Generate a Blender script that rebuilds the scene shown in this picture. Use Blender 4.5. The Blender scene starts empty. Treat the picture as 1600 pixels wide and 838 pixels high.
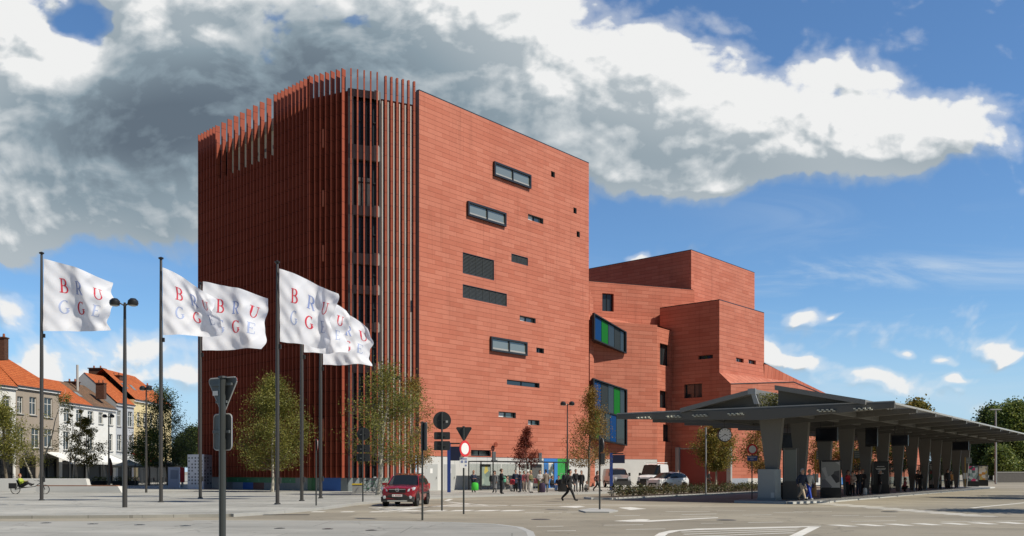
import bpy, math, random
import numpy as np
from mathutils import Vector, Matrix
R = math.radians
SC = bpy.context.scene
COL = SC.collection

# ---------------------------------------------------------------- camera
F = 1400.0            # focal length in photo pixels (photo 1600 wide)
HC = 1.65             # eye height
HY = 737.0            # row of the horizon in the photo
cam_d = bpy.data.cameras.new('camera'); cam = bpy.data.objects.new('camera', cam_d); COL.objects.link(cam)
cam.location = (0, 0, HC); cam.rotation_euler = (R(90), 0, 0)
cam_d.sensor_width = 36; cam_d.lens = 36*F/1600
cam_d.shift_y = (HY-419)/1600.0
cam_d.clip_end = 6000; cam_d.clip_start = 0.1
SC.camera = cam

# ---------------------------------------------------------------- light
SUN_EL = R(50)
sdir = Vector((0.900*math.cos(SUN_EL), -0.436*math.cos(SUN_EL), math.sin(SUN_EL))).normalized()
sun_d = bpy.data.lights.new('sun', 'SUN'); sun = bpy.data.objects.new('sun', sun_d); COL.objects.link(sun)
sun_d.energy = 5.0; sun_d.angle = R(0.5); sun_d.color = (1.0, 0.93, 0.81)
sun.rotation_euler = sdir.to_track_quat('Z', 'Y').to_euler(); sun.location = (60, -40, 60)
SC.view_settings.view_transform = 'Standard'; SC.view_settings.look = 'None'
SC.view_settings.exposure = 0.06; SC.view_settings.gamma = 1.0
SC.render.engine = 'CYCLES'
SC.cycles.max_bounces = 6; SC.cycles.diffuse_bounces = 3; SC.cycles.transparent_max_bounces = 12

W = bpy.data.worlds.new('World'); SC.world = W; W.use_nodes = True
nt = W.node_tree; nt.nodes.clear()

class NB:
    """small node builder: sockets in, sockets out"""
    def __init__(s, nt): s.nt = nt
    def node(s, t, **k):
        n = s.nt.nodes.new(t)
        for a, b in k.items(): setattr(n, a, b)
        return n
    def put(s, sock, v):
        if isinstance(v, bpy.types.NodeSocket): s.nt.links.new(v, sock)
        elif v is not None: sock.default_value = v
    def m(s, op, a, b=None, c=None, clamp=False):
        n = s.node('ShaderNodeMath', operation=op, use_clamp=clamp)
        s.put(n.inputs[0], a); s.put(n.inputs[1], b); s.put(n.inputs[2], c)
        return n.outputs[0]
    def v(s, op, a, b=None, out=0):
        n = s.node('ShaderNodeVectorMath', operation=op)
        s.put(n.inputs[0], a); s.put(n.inputs[1], b)
        return n.outputs[out]
    def mix(s, f, a, b, mode='MIX'):
        n = s.node('ShaderNodeMix', data_type='RGBA', blend_type=mode)
        s.put(n.inputs[0], f); s.put(n.inputs[6], a); s.put(n.inputs[7], b)
        return n.outputs[2]
    def smooth(s, x, lo, hi, a=0., b=1.):
        n = s.node('ShaderNodeMapRange', interpolation_type='SMOOTHSTEP')
        s.put(n.inputs[0], x); s.put(n.inputs[1], lo); s.put(n.inputs[2], hi); s.put(n.inputs[3], a); s.put(n.inputs[4], b)
        return n.outputs[0]
    def noise(s, vec, scale, detail=2, rough=.5, dist=0., dim='3D', out=0):
        n = s.node('ShaderNodeTexNoise', noise_dimensions=dim)
        s.put(n.inputs['Vector'], vec); n.inputs['Scale'].default_value = scale
        n.inputs['Detail'].default_value = detail; n.inputs['Roughness'].default_value = rough
        n.inputs['Distortion'].default_value = dist
        return n.outputs[out]
    def xyz(s, x, y, z=0.):
        n = s.node('ShaderNodeCombineXYZ'); s.put(n.inputs[0], x); s.put(n.inputs[1], y); s.put(n.inputs[2], z)
        return n.outputs[0]
    def sep(s, v):
        n = s.node('ShaderNodeSeparateXYZ'); s.put(n.inputs[0], v); return n.outputs

# clouds of the sky: (x, y, rx, ry, weight) in photo pixels turned into directions
CL = [(80,150,260,150,1.0),(330,120,300,170,1.15),(600,90,260,140,1.1),(820,150,230,130,1.1),(1010,195,190,100,1.05),(1160,195,150,75,1.0),
      (130,270,190,90,1.0),(290,330,130,80,.9),(25,385,55,42,1.15),(1070,285,90,32,.75),(1240,215,90,60,.8),(1400,200,95,58,.95),(1500,205,80,52,.8),(1575,165,50,22,.55),
      (1430,250,90,30,.5),(1300,110,50,20,.45),(235,545,90,30,1.25),(15,500,42,26,1.0),(50,560,60,28,1.05),(30,590,50,30,.8),(170,590,110,16,.75),
      (1390,598,70,20,1.3),(1216,560,34,26,1.4),(1278,572,24,10,1.1),(1257,495,30,13,1.15),(1582,553,32,20,1.3),(1490,583,22,7,1.0),(1310,500,14,5,.85),
      (990,402,24,8,1.1),(1520,640,120,10,.55),(1480,552,20,7,.8),(1418,552,18,6,.8),(740,10,160,60,.7),(1015,60,40,30,.5),(905,30,40,40,-.5),(700,330,260,60,-.4),(420,25,120,60,1.0),(428,40,70,55,1.5),(552,25,60,40,1.2),
      (285,590,40,16,.8),(20,20,60,40,.6),(1590,290,30,14,.7),(1360,125,40,14,.75),
      (128,22,60,34,-1.25),(20,215,30,40,-.5),(985,182,42,26,-1.0),(1320,190,14,60,-.3),(165,440,95,50,-.9)]
DK = [(330,170,240,120,1.0),(215,215,130,75,.6),(60,230,120,70,.25),(560,130,160,90,.5),(470,60,120,60,.35),(1120,260,160,40,.3),(860,230,180,60,.42),(690,210,140,80,.35),(1450,240,90,30,.28),(30,575,50,22,.3),(240,565,70,12,.3),(330,60,60,30,-.35),(120,330,130,60,.25),(200,572,60,14,.3),(270,360,60,30,.25),(1400,606,70,9,.25)]
def blobs(nb, p, L):
    tot = None
    for (x, y, rx, ry, w) in L:
        c = ((x-800)/F, (HY-y)/F, 0.)
        d = nb.v('SUBTRACT', p, c)
        d = nb.v('MULTIPLY', d, (F/rx/1.15, F/ry/1.15, 0.))
        q = nb.v('DOT_PRODUCT', d, d, out=1)
        e = nb.m('POWER', 2.71828, nb.m('MULTIPLY', q, -1.0))
        tot = nb.m('MULTIPLY', e, w) if tot is None else nb.m('MULTIPLY_ADD', e, w, tot)
    return tot
grp = bpy.data.node_groups.new('cloud_field', 'ShaderNodeTree')
grp.interface.new_socket('p', in_out='INPUT', socket_type='NodeSocketVector')
grp.interface.new_socket('D', in_out='OUTPUT', socket_type='NodeSocketFloat')
grp.interface.new_socket('B', in_out='OUTPUT', socket_type='NodeSocketFloat')
g = NB(grp)
gi = grp.nodes.new('NodeGroupInput'); go = grp.nodes.new('NodeGroupOutput')
p = gi.outputs[0]
s_ = g.sep(p)
fq = g.smooth(s_[1], .0, .36, 1.35, 1.)
q = g.v('MULTIPLY', g.v('MULTIPLY', p, (1.9, 2.6, 0.)), g.xyz(fq, fq, 0.))
w1 = g.v('SCALE', g.v('SUBTRACT', g.noise(q, 3.2, 3, .55, dim='2D', out=1), (.5,.5,.5))); w1.node.inputs['Scale'].default_value = .09
pw = g.v('ADD', p, g.v('MULTIPLY', w1, (1., .6, 0.)))
B = blobs(g, pw, CL)
B = g.m('MINIMUM', B, 1.4)
f1 = g.noise(q, 3.3, 8, .60, dist=.0, dim='2D')
vo = g.node('ShaderNodeTexVoronoi', voronoi_dimensions='2D', feature='SMOOTH_F1'); g.put(vo.inputs['Vector'], g.v('ADD', q, g.v('MULTIPLY', w1, (2.,2.,0.)))); vo.inputs['Scale'].default_value = 7.5
vo.inputs['Detail'].default_value = 2.; vo.inputs['Roughness'].default_value = .55; vo.inputs['Lacunarity'].default_value = 2.3; vo.inputs['Smoothness'].default_value = .35
f2 = g.m('SUBTRACT', .45, vo.outputs['Distance'])
D = g.m('MULTIPLY_ADD', g.m('SUBTRACT', f1, .5), 1.9, B)
D = g.m('MULTIPLY_ADD', f2, .55, D)
grp.links.new(D, go.inputs[0]); grp.links.new(B, go.inputs[1])

n = NB(nt)
tc = n.node('ShaderNodeTexCoord')
sx, sy, sz = n.sep(tc.outputs['Generated'])[:]
ay = n.m('MAXIMUM', n.m('ABSOLUTE', sy), .12)
zz = n.m('MAXIMUM', sz, 0.0)
P = n.xyz(n.m('DIVIDE', sx, ay), n.m('DIVIDE', zz, ay), 0.)
def fld(v):
    x = n.node('ShaderNodeGroup'); x.node_tree = grp; n.put(x.inputs[0], v); return x.outputs[0], x.outputs[1]
D0, B0 = fld(P); D1, _x = fld(n.v('ADD', P, (.009, .014, 0.))); _y, B2 = fld(n.v('ADD', P, (.03, .055, 0.)))
halo = n.m('MULTIPLY', n.smooth(D0, .10, .62), .38)
alpha = n.m('MULTIPLY', n.m('MAXIMUM', n.smooth(D0, .42, .80), halo), n.smooth(sy, -.25, .1, .25, 1.))
dark = blobs(n, P, DK)
lit = n.m('MULTIPLY_ADD', n.m('SUBTRACT', B0, B2), .50, n.m('MULTIPLY', n.m('SUBTRACT', D0, D1), n.smooth(dark, .1, .8, .90, .42)))
edge = n.smooth(D0, .5, 1.3, .14, 0.)
bright = n.m('ADD', n.m('ADD', .72, lit), edge)
mid = n.noise(n.v('MULTIPLY', P, (1.9, 3.0, 0.)), 5.2, 5, .62, dist=.5, dim='2D')
bright = n.m('MULTIPLY_ADD', n.m('SUBTRACT', mid, .5), .62, bright)
bright = n.m('SUBTRACT', bright, n.m('MULTIPLY', dark, .45))
bright = n.m('MINIMUM', n.m('MAXIMUM', bright, n.m('MULTIPLY_ADD', dark, -.38, .62)), 1.0)
ccol = n.node('ShaderNodeValToRGB'); n.put(ccol.inputs[0], bright)
cr = ccol.color_ramp; cr.elements[0].position = .1; cr.elements[0].color = (.13,.17,.215,1)
cr.elements[1].position = .98; cr.elements[1].color = (.90,.905,.90,1)
for pos_, c_ in ((.40,(.27,.345,.40,1)),(.70,(.55,.60,.63,1))):
    e_ = cr.elements.new(pos_); e_.color = c_
sky = n.node('ShaderNodeTexSky', sky_type='NISHITA', sun_disc=False, sun_elevation=SUN_EL,
             sun_rotation=math.atan2(sdir.x, sdir.y), altitude=0, air_density=1.0, dust_density=.25, ozone_density=2.2)
# faint high cirrus streaks
stre = n.noise(n.v('MULTIPLY', P, (1.6, 9.0, 0)), 2.2, 6, .6, dist=.6, dim='2D')
band = blobs(n, P, [(1400,425,260,22,1.),(1330,330,160,40,.3),(1300,470,300,50,.35),(1400,560,300,60,.35),(120,480,200,60,.25),(1100,660,900,60,.45)])
cir = n.m('MULTIPLY', n.smooth(stre, .42, .75), n.m('MINIMUM', band, 1.0), clamp=True)
SKYK = 11.6   # cloud radiance scale against the Background strength
skyc = n.mix(1.0, sky.outputs[0], (1.0, 1.34, 1.62, 1), 'MULTIPLY')
skyc = n.mix(n.m('MULTIPLY', cir, .6), skyc, (.72*SKYK, .80*SKYK, .86*SKYK, 1))
cc = n.mix(1.0, ccol.outputs[0], (SKYK, SKYK, SKYK, 1), 'MULTIPLY')
# far clouds pale into the air towards the horizon
hz = n.smooth(n.m('DIVIDE', zz, ay), -.02, .20, .85, 0.)
skyc = n.mix(hz, skyc, (.50*SKYK, .68*SKYK, .88*SKYK, 1))
fade = n.smooth(n.m('DIVIDE', zz, ay), .0, .12, .55, 1.0)
out = n.mix(n.m('MULTIPLY', alpha, fade), skyc, cc)
bk_ = n.smooth(sy, -.35, .05, .30, 1.)   # sky dimmed behind the viewer to cut fill on shaded walls
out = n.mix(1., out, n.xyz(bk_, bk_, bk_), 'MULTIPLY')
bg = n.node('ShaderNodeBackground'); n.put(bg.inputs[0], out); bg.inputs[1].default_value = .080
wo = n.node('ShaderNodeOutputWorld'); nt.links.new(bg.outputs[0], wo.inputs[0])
W.cycles.sampling_method = 'MANUAL'; W.cycles.sample_map_resolution = 512

# ---------------------------------------------------------------- helpers
def at(x, y, Y):
    """world point seen at photo pixel x,y at depth Y"""
    return Vector(((x-800)/F*Y, Y, HC+(HY-y)/F*Y))
def gnd(x, y):
    return at(x, y, HC*F/(y-HY))
def gx(x, Y): return Vector(((x-800)/F*Y, Y, 0))
OFF = {}
class MB:
    def __init__(s): s.v = []; s.f = []; s.m = []; s.sm = True
    def add(s, vs, fs, mat=0):
        b = len(s.v); s.v += [tuple(q) for q in vs]
        for f in fs: s.f.append(tuple(b+i for i in f)); s.m.append(mat)
        return s
    def quad(s, a, b, c, d, mat=0): return s.add([a,b,c,d], [(0,1,2,3)], mat)
    def poly(s, pts, mat=0): return s.add(pts, [tuple(range(len(pts)))], mat)
    def obox(s, o, a, b, c, mat=0):
        """box from corner o along vectors a,b,c"""
        o, a, b, c = Vector(o), Vector(a), Vector(b), Vector(c)
        if a.cross(b).dot(c) < 0: a, b = b, a
        v = [o, o+a, o+a+b, o+b, o+c, o+a+c, o+a+b+c, o+b+c]
        return s.add(v, [(0,3,2,1),(4,5,6,7),(0,1,5,4),(1,2,6,5),(2,3,7,6),(3,0,4,7)], mat)
    def box(s, c, d, rz=0., mat=0):
        ca, sa = math.cos(rz), math.sin(rz)
        a = Vector((ca*d[0], sa*d[0], 0)); b = Vector((-sa*d[1], ca*d[1], 0)); h = Vector((0,0,d[2]))
        return s.obox(Vector(c)-a/2-b/2-h/2, a, b, h, mat)
    def extr(s, pts, vec, mat=0):
        vec = Vector(vec); p0 = [Vector(q) for q in pts]; n_ = len(p0)
        nn = Vector((0,0,0))
        for i in range(n_): nn += (p0[i]-p0[0]).cross(p0[(i+1) % n_]-p0[0])
        if nn.dot(vec) > 0: p0 = p0[::-1]
        v = p0+[q+vec for q in p0]
        fs = [tuple(range(n_)), tuple(range(2*n_-1, n_-1, -1))]
        fs += [(i, i+n_, (i+1) % n_+n_, (i+1) % n_) for i in range(n_)]
        return s.add(v, fs, mat)
    def tube(s, pts, rad, n_=8, mat=0, caps=True):
        pts = [Vector(q) for q in pts]
        if not hasattr(rad, '__len__'): rad = [rad]*len(pts)
        rings = []
        up = None
        for i, q in enumerate(pts):
            t = (pts[min(i+1, len(pts)-1)]-pts[max(i-1, 0)])
            t = t.normalized() if t.length > 1e-9 else Vector((0,0,1))
            if up is None: up = Vector((0,0,1)) if abs(t.z) < .9 else Vector((1,0,0))
            a = t.cross(up)
            if a.length < 1e-4: a = t.cross(Vector((0,1,0)))
            a.normalize(); b = a.cross(t).normalized(); up = b
            rings.append([q+(a*math.cos(2*math.pi*k/n_)+b*math.sin(2*math.pi*k/n_))*rad[i] for k in range(n_)])
        v = [x for r_ in rings for x in r_]; fs = []
        for i in range(len(pts)-1):
            for k in range(n_):
                k2 = (k+1) % n_
                fs.append((i*n_+k, (i+1)*n_+k, (i+1)*n_+k2, i*n_+k2))
        if caps:
            fs.append(tuple(range(n_))); fs.append(tuple(range(len(pts)*n_-1, (len(pts)-1)*n_-1, -1)))
        return s.add(v, fs, mat)
    def lathe(s, prof, c=(0,0,0), n_=16, mat=0, axis='z', sc=(1,1,1)):
        """prof: list of (r, h)"""
        c = Vector(c); v = []; fs = []
        for (r_, h) in prof:
            for k in range(n_):
                a = 2*math.pi*k/n_; x, y = r_*math.cos(a), r_*math.sin(a)
                q = {'z': (x, y, h), 'y': (x, h, -y), 'x': (h, x, y)}[axis]
                v.append((c.x+q[0]*sc[0], c.y+q[1]*sc[1], c.z+q[2]*sc[2]))
        for i in range(len(prof)-1):
            for k in range(n_):
                k2 = (k+1) % n_; fs.append((i*n_+k, i*n_+k2, (i+1)*n_+k2, (i+1)*n_+k))
        if prof[0][0] > 1e-6: fs.append(tuple(range(n_-1, -1, -1)))
        if prof[-1][0] > 1e-6: fs.append(tuple(range((len(prof)-1)*n_, len(prof)*n_)))
        return s.add(v, fs, mat)
    def build(s, name, mats, parent=None, smooth=False, ang=35, off=None, uv=True):
        if off is None: off = OFF.get(parent.name, Vector((0,0,0))) if parent else Vector((0,0,0))
        me = bpy.data.meshes.new(name)
        V = np.array(s.v, dtype=float)-np.array(off)
        me.from_pydata(V.tolist(), [], s.f)
        if not isinstance(mats, (list, tuple)): mats = [mats]
        for m_ in mats: me.materials.append(m_)
        if len(mats) > 1: me.polygons.foreach_set('material_index', s.m)
        if uv: auto_uv(me, off)
        if smooth:
            me.shade_smooth(); me.set_sharp_from_angle(angle=R(ang))
        me.update()
        o = bpy.data.objects.new(name, me); COL.objects.link(o)
        if parent: o.parent = parent
        OFF[o.name] = Vector(off)
        return o
def auto_uv(me, off):
    uvl = me.uv_layers.new(name='UVMap')
    out = np.zeros((len(me.loops), 2)); V = me.vertices
    for pl in me.polygons:
        nn = pl.normal
        if abs(nn.z) > .85: t, b = Vector((1,0,0)), Vector((0,1,0))
        else:
            t = Vector((-nn.y, nn.x, 0)).normalized(); b = nn.cross(t).normalized()
            if abs(nn.z) < .2: b = Vector((0,0,1))
        for li in pl.loop_indices:
            q = V[me.loops[li].vertex_index].co+off
            out[li] = (q.dot(t), q.dot(b))
    uvl.data.foreach_set('uv', out.ravel())
def tag(o, label=None, cat=None, group=None, kind=None):
    if label: o['label'] = label
    if cat: o['category'] = cat
    if group: o['group'] = group
    if kind: o['kind'] = kind
    return o
def empty(name, loc, label=None, cat=None, group=None, kind=None):
    o = bpy.data.objects.new(name, None); COL.objects.link(o); o.location = loc
    o.empty_display_size = .3
    OFF[o.name] = Vector(loc)
    return tag(o, label, cat, group, kind)
def copy_tree(o, parent=None):
    c = o.copy(); COL.objects.link(c); c.parent = parent
    for ch in o.children: copy_tree(ch, c)
    return c

# ---------------------------------------------------------------- materials
MATS = {}
def mat(name, col, rough=.7, metal=0., var=.0, vscale=3., bump=0., bscale=30., spec=None, coat=0.):
    if name in MATS: return MATS[name]
    m_ = bpy.data.materials.new(name); m_.use_nodes = True
    b = m_.node_tree.nodes['Principled BSDF']; k = NB(m_.node_tree)
    col = tuple(col)+(1,) if len(col) == 3 else col
    b.inputs['Base Color'].default_value = col
    b.inputs['Roughness'].default_value = rough; b.inputs['Metallic'].default_value = metal
    if spec is not None: b.inputs['Specular IOR Level'].default_value = spec
    if coat: b.inputs['Coat Weight'].default_value = coat; b.inputs['Coat Roughness'].default_value = .05
    if var or bump:
        t = k.node('ShaderNodeTexCoord')
        if var:
            nz = k.noise(t.outputs['Object'], vscale, 5, .6)
            f = k.m('MULTIPLY_ADD', k.m('SUBTRACT', nz, .5), var*2.6, 1.0)
            k.put(b.inputs['Base Color'], k.mix(1., col, k.xyz(f, f, f), 'MULTIPLY'))
        if bump:
            bn = k.node('ShaderNodeBump'); bn.inputs['Strength'].default_value = bump; bn.inputs['Distance'].default_value = .02
            k.put(bn.inputs['Height'], k.noise(t.outputs['Object'], bscale, 3, .6)); k.put(b.inputs['Normal'], bn.outputs[0])
    MATS[name] = m_
    return m_
def brick(name, c1, c2, cm, bw, bh, mortar=.012, var=.12, vscale=.35, bump=.5, rough=.75, shingle=False, offs=.5):
    m_ = bpy.data.materials.new(name); m_.use_nodes = True
    b = m_.node_tree.nodes['Principled BSDF']; k = NB(m_.node_tree)
    t = k.node('ShaderNodeTexCoord'); uv = t.outputs['UV']
    br = k.node('ShaderNodeTexBrick', offset=offs)
    k.put(br.inputs['Vector'], uv)
    br.inputs['Color1'].default_value = (0,0,0,1); br.inputs['Color2'].default_value = (1,1,1,1); br.inputs['Mortar'].default_value = (.5,.5,.5,1)
    br.inputs['Scale'].default_value = 1.; br.inputs['Mortar Size'].default_value = mortar; br.inputs['Mortar Smooth'].default_value = .1
    br.inputs['Bias'].default_value = 0.; br.inputs['Brick Width'].default_value = bw; br.inputs['Row Height'].default_value = bh
    base = k.mix(br.outputs['Color'], tuple(c1)+(1,), tuple(c2)+(1,))
    nz = k.noise(t.outputs['Object'], vscale, 5, .6)
    n2 = k.noise(k.v('MULTIPLY', t.outputs['Object'], (1., 1., .25)), 1.4, 4, .6)
    f = k.m('ADD', k.m('MULTIPLY_ADD', k.m('SUBTRACT', nz, .5), var*2.6, 1.0), k.m('MULTIPLY', k.m('SUBTRACT', n2, .5), var*1.2))
    base = k.mix(1., base, k.xyz(f, f, f), 'MULTIPLY')
    base = k.mix(br.outputs['Fac'], base, tuple(cm)+(1,))
    if shingle:
        fr0 = k.m('FRACT', k.m('DIVIDE', k.sep(uv)[1], bh)); ln = k.smooth(fr0, .0, .18, .76, 1.0)
        base = k.mix(1., base, k.xyz(ln, ln, ln), 'MULTIPLY')
        st_ = k.noise(k.v('MULTIPLY', t.outputs['Object'], (1.6, 1.6, .09)), 1.2, 4, .65); sf = k.smooth(st_, .52, .80, 1.04, .84)
        base = k.mix(1., base, k.xyz(sf, sf, sf), 'MULTIPLY')
    k.put(b.inputs['Base Color'], base); b.inputs['Roughness'].default_value = rough; b.inputs['Specular IOR Level'].default_value = .12
    bn = k.node('ShaderNodeBump'); bn.inputs['Strength'].default_value = bump; bn.inputs['Distance'].default_value = .03
    h = k.m('SUBTRACT', 1., br.outputs['Fac'])
    if shingle:
        fr = k.m('FRACT', k.m('DIVIDE', k.sep(uv)[1], bh)); h = k.m('ADD', h, k.m('MULTIPLY', k.m('SUBTRACT', 1., fr), 1.0))
    k.put(bn.inputs['Height'], h); k.put(b.inputs['Normal'], bn.outputs[0])
    MATS[name] = m_
    return m_
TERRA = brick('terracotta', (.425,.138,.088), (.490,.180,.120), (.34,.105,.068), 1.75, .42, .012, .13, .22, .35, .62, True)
TERRAF = brick('terracotta_fin', (.29,.072,.042), (.35,.092,.055), (.10,.025,.02), 4., 1.05, .02, .10, .5, .3, .6)  # fin albedo set darker to deepen the shaded left face
TERRAD = brick('terracotta_wall_left', (.19,.040,.028), (.22,.050,.034), (.09,.022,.018), .6, 1.05, .02, .10, .5, .3, .6)  # same terracotta, with the left side's shade put into its colour
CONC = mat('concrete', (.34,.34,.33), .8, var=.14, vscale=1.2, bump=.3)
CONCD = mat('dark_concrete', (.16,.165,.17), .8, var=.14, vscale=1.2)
STEELD = mat('dark_steel', (.055,.057,.058), .45, .3, var=.1)
STEELG = mat('grey_steel_paint', (.115,.112,.102), .55, .0, var=.08, vscale=.8)
FRAME = mat('anthracite_frame', (.035,.037,.04), .35, .4)
DARKIN = mat('dark_interior', (.018,.018,.02), .6)
BLACK = mat('black_plastic', (.015,.015,.016), .4)
WHITEP = mat('white_paint', (.78,.78,.76), .5, var=.05)
CREAM = mat('cream_panel', (.62,.58,.45), .7, var=.08)
REDP = mat('sign_red', (.62,.03,.035), .4)
BLUEP = mat('sign_blue', (.03,.07,.30), .4)
def glassy(name, col, rough=.05, spec=.9):
    m_ = mat(name, col, rough, 0., spec=spec); return m_
GLASS = glassy('window_glass', (.03,.038,.042))
GLASSL = glassy('window_glass_light', (.16,.19,.19), .06)
def clear_glass(name, tint, amount):
    if name in MATS: return MATS[name]
    m_ = bpy.data.materials.new(name); m_.use_nodes = True; k = NB(m_.node_tree)
    b = m_.node_tree.nodes['Principled BSDF']; o_ = m_.node_tree.nodes['Material Output']
    b.inputs['Base Color'].default_value = tint; b.inputs['Roughness'].default_value = .06
    tr = k.node('ShaderNodeBsdfTransparent'); mx = k.node('ShaderNodeMixShader'); mx.inputs[0].default_value = amount
    tr.inputs[0].default_value = (.92,.95,.94,1)
    k.put(mx.inputs[1], tr.outputs[0]); k.put(mx.inputs[2], b.outputs[0]); k.put(o_.inputs[0], mx.outputs[0])
    MATS[name] = m_; return m_
CGLASS = clear_glass('clear_glass', (.20,.22,.22,1), .14)
# ================================================================ concert hall
def pt(o, d, t, z): return Vector((o[0]+d[0]*t, o[1]+d[1]*t, z))
def wall_holes(mb, o, d, t0, t1, z0, z1, holes, depth=.3, mat=0, rev=0, nrm=None):
    """vertical wall from o along unit d, with rectangular holes (t0,t1,z0,z1) and reveals going inwards; outward normal nrm"""
    ts = sorted({t0, t1, *[h[0] for h in holes], *[h[1] for h in holes]})
    zs = sorted({z0, z1, *[h[2] for h in holes], *[h[3] for h in holes]})
    ts = [t for t in ts if t0-1e-6 <= t <= t1+1e-6]; zs = [z for z in zs if z0-1e-6 <= z <= z1+1e-6]
    for i in range(len(ts)-1):
        for j in range(len(zs)-1):
            tm, zm = (ts[i]+ts[i+1])/2, (zs[j]+zs[j+1])/2
            if any(h[0] < tm < h[1] and h[2] < zm < h[3] for h in holes): continue
            a, b, c, e = pt(o,d,ts[i],zs[j]), pt(o,d,ts[i+1],zs[j]), pt(o,d,ts[i+1],zs[j+1]), pt(o,d,ts[i],zs[j+1])
            if (b-a).cross(e-a).dot(nrm) > 0: mb.quad(a,b,c,e,mat)
            else: mb.quad(a,e,c,b,mat)
    ins = -nrm*depth
    for h in holes:
        a, b, c, e = pt(o,d,h[0],h[2]), pt(o,d,h[1],h[2]), pt(o,d,h[1],h[3]), pt(o,d,h[0],h[3])
        for p_, q_ in ((a,b),(b,c),(c,e),(e,a)): mb.quad(p_, q_, q_+ins, p_+ins, rev)
def fill_hole(parent, o, d, nrm, h, kind, depth=.3):
    """window parts in the hole h"""
    t0, t1, z0, z1 = h; d3 = Vector((d[0], d[1], 0)); up = Vector((0,0,1))
    w_, hh = t1-t0, z1-z0
    P0 = pt(o,d,t0,z0)
    fr = MB(); fw = .10
    if kind == 'box':      # frame stands proud of the wall
        q0 = P0-d3*.16-up*.16-nrm*(depth)
        W2, H2, dd = w_+.32, hh+.32, depth+.24
        fr.obox(q0, d3*W2, nrm*dd, up*.17); fr.obox(q0+up*(H2-.17), d3*W2, nrm*dd, up*.17)
        fr.obox(q0+up*.17, d3*.17, nrm*dd, up*(H2-.34)); fr.obox(q0+up*.17+d3*(W2-.17), d3*.17, nrm*dd, up*(H2-.34))
        fr.obox(P0+d3*(w_/2-.06)+nrm*.08+up*.012, d3*.12, nrm*.12, up*(hh-.024))
        f = fr.build('window', FRAME, parent)
        m_ = MB(); m_.obox(P0+nrm*.06+d3*.012+up*.012, d3*(w_-.024), nrm*.03, up*(hh-.024)); m_.build('pane', GLASSL, f)
        lv = MB(); lv.obox(P0+nrm*.095+d3*.015+up*.03, d3*(w_-.03), nrm*.01, up*hh*.16); lv.build('blind', CONC, f)
    elif kind == 'mesh':
        fr.obox(P0-nrm*.1, d3*w_, nrm*.1, up*.07); fr.obox(P0-nrm*.1+up*(hh-.07), d3*w_, nrm*.1, up*.07)
        fr.obox(P0-nrm*.1+up*.07, d3*.07, nrm*.1, up*(hh-.14)); fr.obox(P0-nrm*.1+up*.07+d3*(w_-.07), d3*.07, nrm*.1, up*(hh-.14))
        f = fr.build('window', FRAME, parent)
        m_ = MB(); k = int(hh/.13)
        for i in range(k):
            z = .07+(hh-.16)*(i+.3)/k
            a = P0+d3*.07-nrm*.10+up*z
            m_.obox(a, d3*(w_-.14), nrm*.05+up*-.03, up*.05)
        for i in range(1, int(w_/.9)): m_.obox(P0+d3*(.9*i)-nrm*.045+up*.07, d3*.035, nrm*.03, up*(hh-.14))
        m_.build('sunscreen', mat('grey_screen', (.075,.08,.078), .5, .3), f)
        bk = MB(); bk.obox(P0-nrm*depth, d3*w_, nrm*.02, up*hh); bk.build('pane', GLASS, f)
    else:
        dp = depth-.04
        fr.obox(P0-nrm*dp, d3*w_, nrm*.07, up*.06); fr.obox(P0-nrm*dp+up*(hh-.06), d3*w_, nrm*.07, up*.06)
        fr.obox(P0-nrm*dp+up*.06, d3*.06, nrm*.07, up*(hh-.12)); fr.obox(P0-nrm*dp+up*.06+d3*(w_-.06), d3*.06, nrm*.07, up*(hh-.12))
        if w_ > 1.1: fr.obox(P0-nrm*dp+up*.06+d3*(w_/2-.03), d3*.06, nrm*.06, up*(hh-.12))
        f = fr.build('window', FRAME, parent)
        m_ = MB(); m_.obox(P0-nrm*depth+d3*.0, d3*w_, nrm*.03, up*hh); m_.build('pane', GLASSL if kind == 'light' else GLASS, f)
        if kind == 'light':
            lv = MB(); lv.obox(P0-nrm*(depth-.035)+d3*.07+up*.06, d3*(w_*.36), nrm*.004, up*(hh-.12)); lv.build('blind', WHITEP, f)

hall = empty('concert_hall', (-8, 90, 0), 'tall red terracotta concert hall with a finned corner tower beside the square', 'concert hall')
dR = Vector((.663,.749,0)).normalized(); nR = Vector((dR.y,-dR.x,0))      # lit faces
dL = Vector((-.747,.664,0)).normalized(); nL = Vector((-dL.y, dL.x, 0))   # faces turned to the left
if nL.y > 0: nL = -nL
P4 = Vector((-7.98,77.0,0))
def face_t(o, d, x):
    u = (x-800)/F; return (u*o[1]-o[0])/(d[0]-u*d[1])
def wz(o, d, t, y): Y = o[1]+d[1]*t; return HC+(HY-y)/F*Y
TOP = 34.4; WB = 3.0
LEN_R = face_t(P4, dR, 920)
WINS = [(772,826,256,273,'box'),(731,787,318,335,'box'),(723,772,394,427,'mesh'),(723,792,444,465,'mesh'),(767,820,529,546,'box'),
        (792,843,593,601,'plain'),(861,867,267,276,'plain'),(896,901,324,333,'plain'),(901,906,361,370,'plain'),(825,849,334,343,'light'),
        (799,825,396,409,'mesh'),(812,837,493,501,'light'),(838,850,543,551,'plain'),(779,806,643,652,'light'),(825,843,656,664,'light'),(736,767,703,712.6,'plain')]
holes = []
for (xa, xb, ya, yb, k) in WINS:
    ta, tb = face_t(P4,dR,xa), face_t(P4,dR,xb)
    z1_, z0_ = wz(P4,dR,ta,ya), wz(P4,dR,ta,yb)
    holes.append((ta, tb, z0_, z1_, k))
mb = MB()
wall_holes(mb, P4, dR, 0, LEN_R, WB, TOP, [h[:4] for h in holes], .35, nrm=nR, rev=1)
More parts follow.
